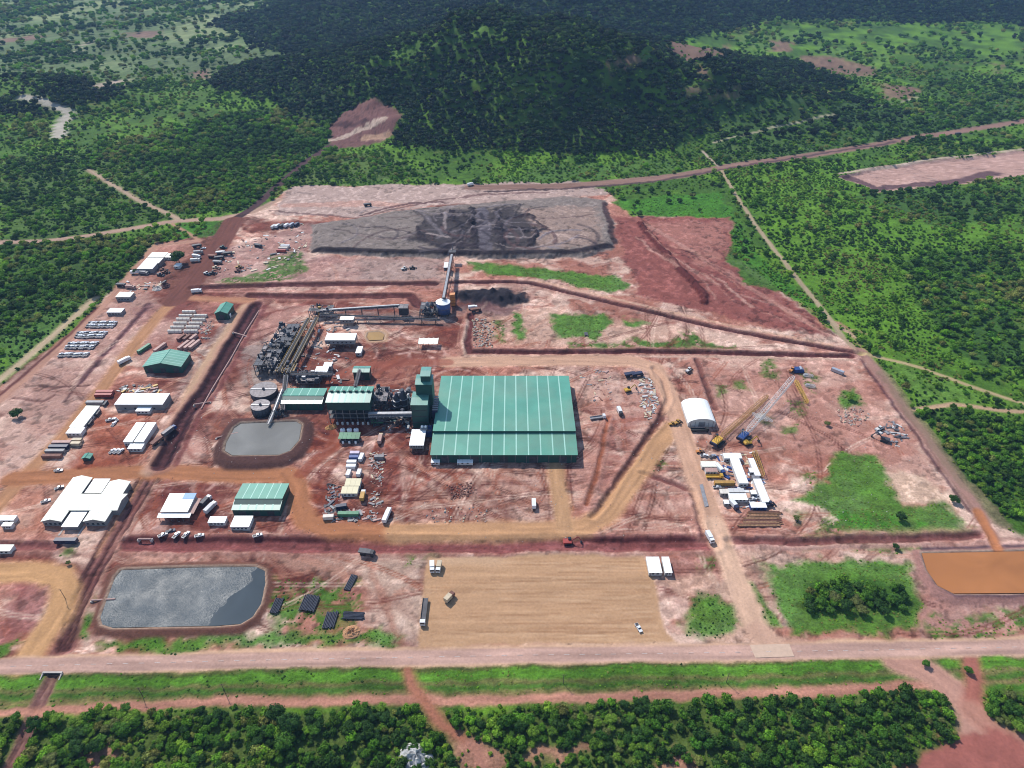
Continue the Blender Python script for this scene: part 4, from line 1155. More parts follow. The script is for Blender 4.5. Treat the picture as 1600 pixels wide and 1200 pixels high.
for xx in np.linspace(X0 + 2.5, X1 - 2.5, 7):
    MB().box(xx - 0.9, xx + 0.9, YR - 0.3, YR + 0.9, 19.6, 20.5).build("ridge_ventilator", M["green_dk"], t)
for xx in np.linspace(X0 + 0.8, X1 - 0.8, 7):
    for yy in (Y0 + 0.9, (Y0 + Y1) / 2, Y1 - 0.9):
        MB().box(xx - 0.25, xx + 0.25, yy - 0.25, yy + 0.25, -0.5, 11).build("column", M["steel2"], t)
for z in (3.6, 7.4):
    MB().box(X0 + 0.6, X1 - 0.6, Y0 + 0.6, Y1 - 0.6, z, z + 0.3).build("floor_deck", M["dkgrey"], t)
    MB().box(X0 + 0.5, X1 - 0.5, Y0 + 0.42, Y0 + 0.5, z + 0.9, z + 1.1).build("handrail", M["steel"], t)
for k, xx in enumerate(np.linspace(X0 + 4, X1 - 4, 5)):
    MB().lathe(xx, 0, [(1.7, -0.3), (1.7, 3.2), (0.9, 3.5)], 12).build("flotation_cell", M["steel2" if k % 2 else "tank"], t)
for xx in np.linspace(X0 + 6, X1 - 3, 7):
    MB().lathe(xx, Y0 - 1.2, [(0.8, -0.3), (0.8, 1.8), (0.3, 2.2)], 8).build("pump_drum", M["wallw"], t)
# small green canopy with white silos behind
x0, x1, y0, y1 = foot(528, 561, 685, 676, 4.5)
cx, cy = (x0 + x1) / 2, (y0 + y1) / 2
t = thing("pump_canopy", "small bright green canopy roof south of the tall mill building", "canopy", (cx, cy, 0))
hx, hy = (x1 - x0) / 2, (y1 - y0) / 2
slope(t, (-hx, -hy, 4.2), (hx, -hy, 4.2), (hx, hy, 4.8), (-hx, hy, 4.8), 5, M["greenbox"])
for xx in np.linspace(-hx + 0.4, hx - 0.4, 4):
    for yy in (-hy + 0.3, hy - 0.3):
        MB().box(xx - 0.15, xx + 0.15, yy - 0.15, yy + 0.15, -0.4, 4.2).build("column", M["steel2"], t)
MB().box(-hx + 0.6, hx - 0.6, -hy + 0.8, hy - 0.4, -0.3, 2.2).build("pump_skid", M["dkgrey"], t)
for xx in (-hx * 0.6, 0, hx * 0.6):
    MB().lathe(xx, -hy + 0.2, [(0.75, -0.2), (0.75, 1.6), (0.2, 2.0)], 10).build("drum", M["white"], t)
names = ("left", "middle", "right")
for k, px in enumerate((536, 546.5, 557)):
    x, y = U(px, 675.5)
    t = thing("reagent_tank", "%s of three white reagent tanks behind the small green canopy" % names[k], "tank", (x, y, 0), 0, "white reagent tanks behind the canopy")
    MB().lathe(0, 0, [(1.7, -0.2), (1.7, 2.6), (0.3, 3.3)], 14).build("shell", M["white"], t, True)
    MB().lathe(0, 0, [(0.35, 3.25), (0.35, 3.6)], 8).build("lid", M["grey"], t)
# grey-green shed with a sloping leg conveyor
x0, x1, y0, y1 = foot(550, 577, 581, 571, 8.0)
t, e = shed("transfer_shed", "small grey green shed above the tall mill building", "shed", x0, x1, y0, y1, 7.5, 8.6, 'x', M["green2"], M["green_dk"], 3, doors=1)
# double gabled green store
x0, x1, y0, y1 = foot(222, 283, 573, 551, 6.0)
t, e = shed("store_building", "big green double pitched store with long ridge beside a grey yard", "building", x0, x1, y0, y1, 6.0, 9.4, 'y', M["green"], M["green_dk"], 6, M["skylight"], 0.35, doors=3)
# small dark green gable shed
x0, x1, y0, y1 = foot(334, 355, 489, 474, 7.0)
t, e = shed("gable_shed", "small steep dark green gable shed at the corner of the inner road", "shed", x0, x1, y0, y1, 6.4, 8.8, 'y', M["green"], M["green_dk"], 3, doors=1)
x, y = U(358, 495)
t = thing("water_tank", "round white water tank beside the small dark green gable shed", "tank", (x, y, 0))
MB().lathe(0, 0, [(2.0, -0.2), (2.0, 3.0), (0.3, 3.8)], 14).build("shell", M["white"], t, True)
MB().lathe(0, 0, [(0.4, 3.7), (0.4, 4.0)], 8).build("lid", M["grey"], t)

x0, x1, y0, y1 = foot(126, 140, 716, 708, 3.0)
shed("pump_hut", "tiny green roofed hut on the orange ground below the tan containers", "hut", x0, x1, y0, y1, 2.6, 3.6, 'y', M["green"], M["green_dk"], 2, doors=1)
# ------------------------------------------------------------------ white office block: two wings, a cross hall and courtyard roofs
xa0, xa1, ya0, yend = foot(63, 96, 815, 746, 4.0)
xb0, xb1, yb0, yb1 = foot(129, 164, 815, 752, 4.0)
cx, cy = (xa0 + xb1) / 2, (ya0 + yend) / 2
t = thing("office_block", "large cream roofed office block with two courtyards", "building", (cx, cy, 0))
def wing(x0, x1, y0, y1, eave, ridge, n):
    x0 -= cx; x1 -= cx; y0 -= cy; y1 -= cy
    xr = (x0 + x1) / 2
    MB().prism_y(y0 + 0.5, y1 - 0.5, [(x0 + 0.5, -0.5), (x1 - 0.5, -0.5), (x1 - 0.5, eave - 0.1), (xr, ridge - 0.25), (x0 + 0.5, eave - 0.1)]).build("wall", M["wallg"], t)
    slope(t, (x0, y0, eave), (x0, y1, eave), (xr, y1, ridge), (xr, y0, ridge), n, M["cream"], joint=0.07)
    slope(t, (x1, y1, eave), (x1, y0, eave), (xr, y0, ridge), (xr, y1, ridge), n, M["cream"], joint=0.07)
    windows(t, np.linspace(x0 + 2, x1 - 2, 4), y0 + 0.45, 1.0, 2.2, 1.3)
wing(xa0, xa1, ya0, yend, 4.0, 5.8, 6)
wing(xb0, xb1, yb0, yb1, 4.0, 5.8, 6)
yc0 = U(120, 797, 4.5)[1] - cy; yc1 = U(130, 771, 4.5)[1] - cy
xc0, xc1 = xa1 - cx - 1.0, U(184, 797, 4)[0] - cx
yr = (yc0 + yc1) / 2
MB().prism_x(xc0, xc1 - 0.5, [(yc0 + 0.4, -0.5), (yc1 - 0.4, -0.5), (yc1 - 0.4, 4.1), (yr, 5.7), (yc0 + 0.4, 4.1)]).build("hall_wall", M["wallg"], t)
slope(t, (xc0, yc0, 4.25), (xc1, yc0, 4.25), (xc1, yr, 5.95), (xc0, yr, 5.95), 5, M["cream"], joint=0.07)
slope(t, (xc1, yc1, 4.25), (xc0, yc1, 4.25), (xc0, yr, 5.95), (xc1, yr, 5.95), 5, M["cream"], joint=0.07)
for (pl, pr, pf, pb) in ((95, 121, 823, 799.5), (131.5, 158, 770, 748)):
    q0, q1, q2, q3 = foot(pl, pr, pf, pb, 3.4)
    q0 -= cx; q1 -= cx; q2 -= cy; q3 -= cy
    q0 = max(q0, xa1 - cx + 0.9); q1 = min(q1, xb0 - cx - 0.9)
    MB().box(q0 + 0.5, q1 - 0.5, q2 + 0.5, q3 - 0.5, -0.4, 3.2).build("courtyard_wall", M["wallg"], t)
    slope(t, (q0, q2, 3.3), (q1, q2, 3.3), (q1, q3, 3.5), (q0, q3, 3.5), 3, M["white"], joint=0.07, pname="courtyard_roof")
for xx in (xa1 - cx + 0.6, xb0 - cx - 0.6):
    MB().box(xx - 0.5, xx + 0.5, ya0 - cy - 7, ya0 - cy, -0.2, 0.12).build("walkway", M["concrete"], t)

# ------------------------------------------------------------------ other halls and cabins of the works
r = foot(178, 254, 632, 614.5, 5.0)
t = cabin("open_store", "long white open sided store roof below the green double pitched store", "building", *r, 5.0, M["white"], M["wallg"], 0, nwin=4, n=8)
r = foot(211, 233, 642.5, 635.5, 2.7); cabin("site_cabin", "small white cabin just in front of the long white store roof", "cabin", *r, 2.7, M["white"], M["wallw"], nwin=3)
# long stepped row of cream cabins: one hall with several roof bays
x0, x1, y0, y1 = foot(108, 130, 667, 634, 3.2)
cx, cy = (x0 + x1) / 2, (y0 + y1) / 2
t = thing("cabin_row", "long row of joined cream roofed cabins along the orange road", "building", (cx, cy, 0))
hx, hy = (x1 - x0) / 2, (y1 - y0) / 2
walls(t, -hx + 0.3, hx - 0.3, -hy + 0.3, hy - 0.3, -0.4, 3.0, M["wallw"])
slope(t, (hx, -hy, 3.2), (hx, hy, 3.2), (-hx, hy, 3.4), (-hx, -hy, 3.4), 8, M["cream"], joint=0.14)
for yy in np.linspace(-hy + 3, hy - 3, 7):
    MB().box(hx - 0.35, hx - 0.2, yy - 0.6, yy + 0.6, 1, 2.1).build("window", M["glass"], t)
for k in range(3):
    yy = -hy + 4 + k * 11
    MB().box(hx, hx + 1.6, yy, yy + 5, -0.3, 2.2).build("porch", M["dkgrey"], t)
r = foot(102, 126, 677, 668, 2.9); cabin("site_cabin", "white cabin at the near end of the long cream cabin row", "cabin", *r, 2.9, M["white"], M["wallw"], nwin=3)
for (a, b_, nm) in ((192, 207, "left"), (209, 224.5, "right")):
    r = foot(a, b_, 690, 660, 4.0)
    cabin("mess_hall", "%s of two long white halls standing side by side" % nm, "building", *r, 4.0, M["white"], M["wallw"], nwin=3, n=2, group="pair of long white halls")
r = foot(198.5, 221, 701, 693, 2.8); cabin("site_cabin", "white cabin across the near end of the paired white halls", "cabin", *r, 2.8, M["white"], M["wallw"], nwin=3)
r = foot(324, 351, 816.5, 807, 2.8); cabin("site_cabin", "white cabin between the blue cornered roof and the green workshop", "cabin", *r, 2.8, M["white"], M["wallw"], nwin=4)
r = foot(359, 389, 823, 806, 3.2); cabin("site_office", "squarish white site office in front of the green workshop", "building", *r, 3.2, M["white"], M["wallw"], nwin=4)
# workshop under construction, blue sheet on one corner
x0, x1, y0, y1 = foot(250, 293, 799, 771.5, 5.0)
cx, cy = (x0 + x1) / 2, (y0 + y1) / 2
t = thing("clinic_building", "cream roofed building with a bright blue sheet on its back corner", "building", (cx, cy, 0))
hx, hy = (x1 - x0) / 2, (y1 - y0) / 2
walls(t, -hx + 0.4, hx - 0.4, -hy + 0.4, hy - 0.4, -0.5, 4.8, M["wallw"])
slope(t, (-hx, -hy, 4.8), (hx, -hy, 4.8), (hx, hy, 5.4), (-hx, hy, 5.4), 6, M["cream"], joint=0.07)
quad_slab(t, "blue_sheet", M["bluel"], [(0.15 * hx, hy - 4.6, 5.32), (hx + 0.1, hy - 4.6, 5.32), (hx + 0.1, hy + 0.1, 5.45), (0.15 * hx, hy + 0.1, 5.45)], 0.1, 0.08)
quad_slab(t, "veranda_roof", M["white"], [(-hx - 1, -hy - 3.4, 3.4), (hx + 2, -hy - 3.4, 3.4), (hx + 2, -hy - 0.1, 3.9), (-hx - 1, -hy - 0.1, 3.9)], 0.15)
quad_slab(t, "side_roof", M["pink"], [(hx + 0.1, -hy, 3.4), (hx + 3, -hy, 3.2), (hx + 3, hy - 2, 3.2), (hx + 0.1, hy - 2, 3.4)], 0.15)
for xx in np.linspace(-hx, hx + 1, 6):
    MB().box(xx - 0.12, xx + 0.12, -hy - 3.2, -hy - 3.0, -0.4, 3.3).build("post", M["steel2"], t)
windows(t, np.linspace(-hx + 3, hx - 3, 4), -hy + 0.36, 1.0, 2.2, 1.4)
# left edge cabins
for (a, b_, pf, pb, lab) in ((-12, 21, 813, 805, "white cabin at the left edge, rearmost of three"), (1, 17, 822, 816, "small white cabin at the left edge, middle of three"), (-14, 15, 861, 851, "pale cabin at the left edge above the curved tan road")):
    r = foot(a, b_, pf, pb, 2.8); cabin("site_cabin", lab, "cabin", *r, 2.8, M["white" if pf < 840 else "cream"], M["wallw"], nwin=3)
# upper left yard
for (a, b_, pf, pb, nm) in ((213.5, 238, 420, 411.5, "near"), (222, 248, 411, 403, "far")):
    r = foot(a, b_, pf, pb, 5); cabin("stores_hall", "%s bay of the bright white hall in the upper left yard" % nm, "building", *r, 5.0, M["white"], M["grey"], nwin=3, n=4)
r = foot(230, 256, 402, 394.5, 3.6); cabin("long_hut", "long low white hut behind the bright white hall", "hut", *r, 3.6, M["cream"], M["wallw"], nwin=5, n=4)
r = foot(257, 268, 402, 396, 3.2); cabin("long_hut", "short pale hut between the long hut and the large dark tree", "hut", *r, 3.2, M["cream"], M["wallw"], nwin=2, n=2)
r = foot(180, 203, 464, 456.5, 4); cabin("yard_office", "cream roofed yard office by the left boundary road", "building", *r, 4.0, M["cream"], M["wallg"], nwin=4, n=4)
r = foot(166, 189, 488, 481.5, 3.2); cabin("yard_cabin", "white cabin above the rows of parked pickups", "cabin", *r, 3.2, M["white"], M["grey"], nwin=4, n=3)
r = foot(271, 280, 416, 411, 2.8); cabin("guard_hut", "tiny white hut beside the large dark tree", "hut", *r, 2.8, M["white"], M["wallw"], nwin=1, n=2)
# plant area cabins
r = foot(507, 554, 531.5, 520.5, 7.5); cabin("control_building", "long white control building raised on legs beside the yellow conveyor", "building", *r, 7.5, M["white"], M["wallg"], 3.6, nwin=6, n=7)
r = foot(530.5, 552, 499.5, 494, 6.5); cabin("switch_room", "small white switch room on legs behind the long control building", "building", *r, 6.5, M["white"], M["wallg"], 3.2, nwin=3, n=3)
r = foot(555, 564, 551.5, 541, 3.0); cabin("site_cabin", "narrow white cabin right of the long control building", "cabin", *r, 3.0, M["white"], M["wallw"], nwin=1, n=2)
x0, x1, y0, y1 = foot(491, 511, 581.5, 572.5, 5.0)
cx, cy = (x0 + x1) / 2, (y0 + y1) / 2
t = thing("compressor_house", "white L shaped roof at the foot of the yellow conveyor", "building", (cx, cy, 0))
hx, hy = (x1 - x0) / 2, (y1 - y0) / 2
walls(t, -hx + 0.3, hx - 0.3, -hy + 0.3, hy - 0.3, -0.4, 4.8, M["wallg"])
walls(t, 0.3, hx + 1.2, hy - 0.3, hy + 5.2, -0.4, 4.8, M["wallg"], "annex_wall")
slope(t, (-hx, -hy, 5), (hx, -hy, 5), (hx, hy, 5.1), (-hx, hy, 5.1), 3, M["white"])
slope(t, (0, hy + 0.05, 5.05), (hx + 1.5, hy + 0.05, 5.05), (hx + 1.5, hy + 5.5, 5.15), (0, hy + 5.5, 5.15), 2, M["white"], pname="annex_roof")
r = foot(653, 684, 536.5, 528, 4.6)
t = thing("shade_canopy", "cream fabric shade canopy with scalloped edge on the red ground", "canopy", ((r[0] + r[1]) / 2, (r[2] + r[3]) / 2, 0))
hx, hy = (r[1] - r[0]) / 2, (r[3] - r[2]) / 2
b = MB()
n = 16
for k in range(n + 1):
    xx = -hx + 2 * hx * k / n
    sag = 0.35 * abs(math.sin(k * math.pi / 4))
    b.v += [(xx, -hy - sag, 4.5 - sag), (xx, hy - sag * 0.5, 4.8 - sag), (xx, -hy - sag, 4.3 - sag), (xx, hy - sag * 0.5, 4.6 - sag)]
for k in range(n):
    a = k * 4
    b.f += [(a, a + 4, a + 5, a + 1), (a + 2, a + 3, a + 7, a + 6), (a, a + 2, a + 6, a + 4), (a + 1, a + 5, a + 7, a + 3)]
b.f += [(0, 1, 3, 2), (n * 4, n * 4 + 2, n * 4 + 3, n * 4 + 1)]
b.build("fabric", M["cream"], t)
for xx in np.linspace(-hx + 0.3, hx - 0.3, 5):
    for yy in (-hy + 0.2, hy - 0.2):
        MB().box(xx - 0.1, xx + 0.1, yy - 0.1, yy + 0.1, -0.4, 4.0).build("post", M["steel2"], t)
r = foot(693, 701, 418, 409.5, 7); cabin("crusher_control", "white control cabin on legs beside the inclined conveyor", "cabin", *r, 7.0, M["white"], M["dkgrey"], 3.4, nwin=2, n=2)
# arched tent
x0, x1, y0, y1 = foot(1075, 1119, 662, 629, 3.0)
cx, cy = (x0 + x1) / 2, (y0 + y1) / 2
t = thing("arched_tent", "white barrel vaulted fabric warehouse beside the entrance road", "tent", (cx, cy, 0))
hx, hy = (x1 - x0) / 2, (y1 - y0) / 2
n = 10
prof = [(-hx * math.cos(math.pi * k / n), 3.0 + 4.2 * math.sin(math.pi * k / n)) for k in range(n + 1)]
for q in range(5):
    a, b_ = -hy + 2 * hy * q / 5 + 0.04, -hy + 2 * hy * (q + 1) / 5 - 0.04
    bb = MB()
    for (xx, zz) in prof:
        bb.v += [(xx, a, zz), (xx, b_, zz), (xx * 0.985, a, zz - 0.15), (xx * 0.985, b_, zz - 0.15)]
    for k in range(n):
        c = k * 4
        bb.f += [(c, c + 4, c + 5, c + 1), (c + 2, c + 3, c + 7, c + 6), (c, c + 2, c + 6, c + 4), (c + 1, c + 5, c + 7, c + 3)]
    bb.build("fabric_bay", M["white"], t)
MB().prism_y(-hy + 0.3, hy - 0.3, [(-hx + 0.3, -0.4), (hx - 0.3, -0.4)] + [(x * -0.97, z - 0.2) for x, z in prof]).build("end_wall", M["wallw"], t)
MB().box(-2.2, 2.2, -hy + 0.15, -hy + 0.35, 0, 4).build("door", M["grey"], t)
for xx in np.linspace(-hx + 2, hx - 2, 6):
    MB().box(xx - 0.1, xx + 0.1, -hy + 0.18, -hy + 0.3, 0, 4.5).build("mullion", M["steel2"], t)
# construction camp beside the entrance road
r = foot(1155, 1170, 755, 716, 3.4); cabin("camp_block", "longest white camp block running away from the viewer", "building", *r, 3.4, M["white"], M["wallw"], nwin=2, n=2)
r = foot(1132, 1160, 716, 708, 3.4); cabin("camp_block", "white camp block set crosswise behind the longest white block", "building", *r, 3.4, M["white"], M["wallw"], nwin=4, n=4)
r = foot(1180, 1189, 743, 716, 3.0); cabin("camp_block", "narrow white camp block right of the longest white block", "building", *r, 3.0, M["white"], M["wallw"], nwin=1, n=2)
r = foot(1191, 1204, 784, 748, 3.2); cabin("camp_block", "white camp block nearest the timber stacks on the right", "building", *r, 3.2, M["white"], M["wallw"], nwin=1, n=2)
r = foot(1097, 1121, 729, 721, 2.8); cabin("camp_cabin", "cream cabin at the roadside end of the camp", "cabin", *r, 2.8, M["cream"], M["wallw"], nwin=3)
r = foot(1103, 1122, 737, 731, 2.8); cabin("camp_cabin", "pinkish dusty cabin above the yellow truck in the camp", "cabin", *r, 2.8, M["pink"], M["wallw"], nwin=3)
r = foot(1141, 1169, 781, 771, 2.9); cabin("camp_cabin", "bright white cabin with dark underside at the front of the camp", "cabin", *r, 2.9, M["white"], M["wallw"], 0.6, nwin=4)
r = foot(1139, 1164, 769, 763, 2.9); cabin("camp_cabin", "grey white cabin just behind the bright front cabin", "cabin", *r, 2.9, M["wallw"], M["grey"], nwin=4)
r = foot(1126, 1140, 771, 764, 2.8); cabin("camp_cabin", "dusty pale cabin at the left of the front cabins", "cabin", *r, 2.8, M["cover"], M["wallg"], nwin=2)
r = foot(1174, 1199, 793, 785, 2.8); cabin("camp_cabin", "white cabin directly above the timber stacks", "cabin", *r, 2.8, M["white"], M["blue"], nwin=3)
for (a, b_, pf, pb, lab, mm) in ((1176, 1187, 747, 742, "small grey hut between the two narrow camp blocks", "grey"), (1132, 1140, 787, 781, "tiny white hut at the near left of the camp", "white"), (1172, 1179, 738, 731, "small round white tank hut in the camp passage", "white"), (1174, 1183, 772, 766, "small white hut beside the nearest camp block", "white")):
    r = foot(a, b_, pf, pb, 2.6); cabin("camp_hut", lab, "hut", *r, 2.6, M[mm], M["wallg"], nwin=1, n=2)
# paired white boxes on the parking lot
for (a, b_, pf, pb, lab) in ((1014, 1035, 895, 870, "wider of two white trailers on the tan parking lot"), (1039, 1051, 895, 870, "narrower of two white trailers on the tan parking lot")):
    r = foot(a, b_, pf, pb, 3.0); cabin("trailer", lab, "trailer", *r, 3.0, M["white"], M["wallw"], 0.5, nwin=2, n=2)
# ------------------------------------------------------------------ plant equipment
def gallery(name, label, a, b_, w, leg_every=9.0, rail=None, deck=None, belt=None, cat="conveyor", cover=False):
    """a belt conveyor gallery between two points in space, on trestles"""
    a, b_ = Vector(a), Vector(b_)
    d = b_ - a; L = d.length; d.normalize()
    s = Vector((-d.y, d.x, 0)).normalized() * (w / 2)
    t = thing(name, label, cat, (a.x, a.y, 0))
    o = Vector((a.x, a.y, 0))
    A, B = a - o, b_ - o
    up = Vector((0, 0, 1))
    def pl(nm, m, off, hw, z0, z1):
        ss = s.normalized()
        p = [A + ss * (off - hw), B + ss * (off - hw), B + ss * (off + hw), A + ss * (off + hw)]
        MB().hexa([q + up * z0 for q in p] + [q + up * z1 for q in p]).build(nm, m, t)
    pl("deck", deck or M["steel2"], 0, w / 2, -0.35, 0)
    pl("belt", belt or M["black"], 0, w * 0.24, 0.25, 0.55)
    if cover: pl("hood", M["steel"], 0, w * 0.32, 0.6, 1.5)
    for sg in (-1, 1):
        bb = MB()
        ss = s * sg
        n = max(2, int(L / 3))
        bb.bar(A + ss + up * 1.1, B + ss + up * 1.1, 0.16)
        bb.bar(A + ss - up * 0.9, B + ss - up * 0.9, 0.22)
        for k in range(n + 1):
            p = A.lerp(B, k / n) + ss
            bb.bar(p - up * 0.9, p + up * 1.1, 0.12)
            if k < n: bb.bar(p - up * 0.9, A.lerp(B, (k + 1) / n) + ss - up * 0.1, 0.12)
        bb.build("handrail", rail or M["steel"], t)
    n = max(1, int(L / leg_every))
    for k in range(n + 1):
        p = A.lerp(B, (k + 0.35) / (n + 0.7))
        if p.z < 1.2: continue
        bb = MB()
        for sg in (-1, 1):
            bb.bar((p.x + s.x * sg * 1.25, p.y + s.y * sg * 1.25, -0.4), p + s * sg - up * 0.4, 0.32)
        bb.bar((p.x - s.x * 1.15, p.y - s.y * 1.15, p.z * 0.35), (p.x + s.x * 1.05, p.y + s.y * 1.05, p.z * 0.75), 0.2)
        bb.build("trestle", M["dkgrey"], t)
    return t
def W(px, py, z=0.0):
    x, y = U(px, py, z); return (x, y, z)
gallery("conveyor", "left run of the long twin conveyor with yellow handrails", W(482, 497, 8), W(436, 580, 8), 3.2, 8, M["yellow"])
gallery("conveyor", "right run of the long twin conveyor with yellow handrails", W(495, 496, 8), W(450, 582, 8), 3.2, 8, M["yellow"])
gallery("conveyor", "dark conveyor running level from the blue silo to the yellow twin", W(688, 499, 4), W(500, 491, 6), 2.6, 12)
gallery("conveyor", "pale upper conveyor sloping from the transfer tower toward the left", W(624, 478, 9), W(505, 486, 6), 2.4, 14, cover=True)
gallery("conveyor", "inclined conveyor climbing from the blue silo to the stockpile pad", W(693, 467, 15), W(706, 399, 10), 3.0, 11, M["rust"], cover=True)
gallery("conveyor", "level grey gallery between the mill building and the process tower", W(576, 648, 9), W(646, 647, 9), 3.4, 9, None, M["grey"], cover=True)
gallery("conveyor", "dark cross gallery in front of the white L shaped roof", W(455, 584, 7), W(520, 584, 7), 3.0, 9)
gallery("conveyor", "narrow sloping conveyor from the grey green shed to the mill roof", W(562, 578, 9), W(555, 604, 19), 2.0, 30)
gallery("conveyor", "steep conveyor from the twin run down past the dark tank", W(447, 586, 8), W(441, 640, 5), 3.0, 10, M["steel"])
# dark boom head on the pad edge
x, y = U(707, 396, 9)
t = thing("crusher_hopper", "dark feed hopper on the edge of the stockpile pad", "hopper", (x, y, 9))
MB().hexa([(-1.6, -1.6, -2), (1.6, -1.6, -2), (1.6, 1.6, -2), (-1.6, 1.6, -2), (-3.4, -3, 2.5), (3.4, -3, 2.5), (3.4, 3, 2.5), (-3.4, 3, 2.5)]).build("bin", M["dkgrey"], t)
for sx in (-3, 3):
    for sy in (-2.6, 2.6): MB().box(sx - 0.2, sx + 0.2, sy - 0.2, sy + 0.2, -3, 2.4).build("leg", M["steel2"], t)
MB().bar((0, 2, 2.6), (0, 6, 5.5), 0.5).build("boom", M["dkgrey"], t)
# silo
x, y = U(693.5, 491)
t = thing("ore_silo", "round blue ore silo with white conical roof", "silo", (x, y, 0))
MB().lathe(0, 0, [(5.9, 2.2), (5.9, 12.0)], 32).build("shell", M["silo_blue"], t, True)
MB().lathe(0, 0, [(6.2, 12.0), (6.2, 12.3), (1.2, 14.0), (1.2, 14.8), (0.3, 15.0)], 32).build("roof", M["white"], t)
for k in range(10):
    a = 2 * math.pi * k / 10
    MB().box(5.4 * math.cos(a) - 0.3, 5.4 * math.cos(a) + 0.3, 5.4 * math.sin(a) - 0.3, 5.4 * math.sin(a) + 0.3, -0.5, 2.2).build("leg", M["dkgrey"], t)
MB().lathe(0, 0, [(5.96, 7.0), (6.05, 7.1), (6.05, 7.3), (5.96, 7.4)], 32).build("ring", M["steel2"], t)
MB().box(-6.6, -6.1, -1.2, -0.4, 0, 13).build("ladder", M["steel"], t)
x, y = U(708, 477)
t = thing("orange_bin", "tall orange steel bin leaning beside the blue silo", "bin", (x, y, 0))
MB().hexa([(-2.0, -1.6, -0.3), (2.0, -1.6, -0.3), (2.0, 1.6, -0.3), (-2.0, 1.6, -0.3), (-2.6, -1.9, 11), (2.2, -1.9, 11.8), (2.2, 1.9, 11.8), (-2.6, 1.9, 11)]).build("shell", M["orange"], t)
for z in (3, 6, 9): MB().box(-2.75, 2.55, -2.05, -1.85, z, z + 0.3).build("stiffener", M["rust"], t)
# steel frames
def frame(name, label, x0, x1, y0, y1, nx, ny, levels, mat_, deckm, cat="structure frame", clutter=0, seed=1, light=None):
    rr = random.Random(seed)
    cx, cy = (x0 + x1) / 2, (y0 + y1) / 2
    t = thing(name, label, cat, (cx, cy, 0))
    xs = np.linspace(x0 - cx, x1 - cx, nx); ys = np.linspace(y0 - cy, y1 - cy, ny)
    for xx in xs:
        for yy in ys:
            MB().box(xx - 0.2, xx + 0.2, yy - 0.2, yy + 0.2, -0.5, levels[-1]).build("column", mat_, t)
    for z in levels:
        bb = MB()
        for xx in xs: bb.box(xx - 0.18, xx + 0.18, ys[0], ys[-1], z - 0.2, z + 0.2)
        for yy in ys: bb.box(xs[0] - 0.3, xs[-1] + 0.3, yy - 0.17, yy + 0.17, z - 0.17, z + 0.24)
        bb.build("beam", mat_, t)
        for i in range(nx - 1):
            for j in range(ny - 1):
                if rr.random() < 0.5:
                    MB().box(xs[i] + 0.25, xs[i + 1] - 0.25, ys[j] + 0.25, ys[j + 1] - 0.25, z - 0.1, z + 0.05).build("deck_plate", deckm if rr.random() < 0.7 else M["steel2"], t)
    for k in range(clutter):
        xx, yy, z = rr.uniform(xs[0], xs[-1]), rr.uniform(ys[0], ys[-1]), rr.choice(levels)
        r_ = rr.uniform(0.5, 1.5)
        c = rr.random()
        mm = rr.choice([M["steel2"], M["dkgrey"], M["tank"], M["tank"], M["dkgrey"], light or M["steel"]])
        if c < 0.4: MB().lathe(xx, yy, [(r_, z), (r_, z + rr.uniform(1, 3)), (r_ * 0.4, z + 3.3)], 10).build("vessel", mm, t)
        elif c < 0.7: MB().box(xx - r_, xx + r_, yy - r_ * 0.7, yy + r_ * 0.7, z, z + rr.uniform(0.8, 2.4)).build("skid", mm, t)
        else: MB().tube((xx, yy, z + 1), (xx + rr.uniform(-6, 6), yy + rr.uniform(-6, 6), z + rr.uniform(0, 2)), 0.25, 6).build("pipe", mm, t)
    return t
def fr(a, b_, pf, pb): return foot(a, b_, pf, pb, 0)
frame("leach_rack", "nearer of two dark dense steel process racks left of the twin conveyor", *fr(400, 432, 586, 549), 6, 7, [3, 6.5, 9], M["dkgrey"], M["tank"], "process rack", 46, 3)
frame("leach_rack", "farther of two dark dense steel process racks left of the twin conveyor", *fr(424, 456, 553, 520), 6, 6, [3, 6.5, 8.5], M["dkgrey"], M["tank"], "process rack", 40, 4)
frame("crusher_steelwork", "dark steel crusher frame at the foot of the blue silo", *fr(656, 684, 497, 481), 5, 4, [2.5, 5.5], M["dkgrey"], M["dkgrey"], "steel frame", 24, 5)
frame("drive_steelwork", "steel drive frame where the twin conveyor meets the upper lines", *fr(484, 520, 497, 488), 5, 3, [3, 7], M["steel2"], M["dkgrey"], "steel frame", 18, 6, M["ochre"])
frame("tail_steelwork", "yellow and grey drive frame at the near foot of the twin conveyor", *fr(432, 462, 592, 580), 5, 3, [3.5, 7], M["steel2"], M["ochre"], "steel frame", 18, 7, M["yellow"])
frame("pipe_rack", "small steel rack with pale vessels below the dark cross gallery", *fr(464, 500, 604, 590), 5, 3, [3, 5], M["steel2"], M["dkgrey"], "steel frame", 30, 8)
frame("dryer_steelwork", "open steel frame right of the tall mill building", *fr(586, 606, 646, 624), 4, 4, [4, 8, 11], M["steel2"], M["dkgrey"], "steel frame", 34, 9)
frame("bagging_steelwork", "dark equipment frame under the level grey gallery", *fr(580, 640, 664, 654), 7, 3, [3, 5.5], M["dkgrey"], M["green_dk"], "steel frame", 20, 10)
frame("screen_steelwork", "dark screening frame right of the narrow sloping conveyor", *fr(612, 640, 640, 628), 4, 3, [4, 9], M["dkgrey"], M["dkgrey"], "steel frame", 16, 12)
x0, x1, y0, y1 = foot(622, 637, 483, 476, 9)
t = thing("transfer_tower", "dark transfer tower where two conveyors cross", "tower", ((x0 + x1) / 2, (y0 + y1) / 2, 0))
MB().box(-3.8, 3.8, -3, 3, 2.6, 9.4).build("cladding", M["dkgrey"], t)
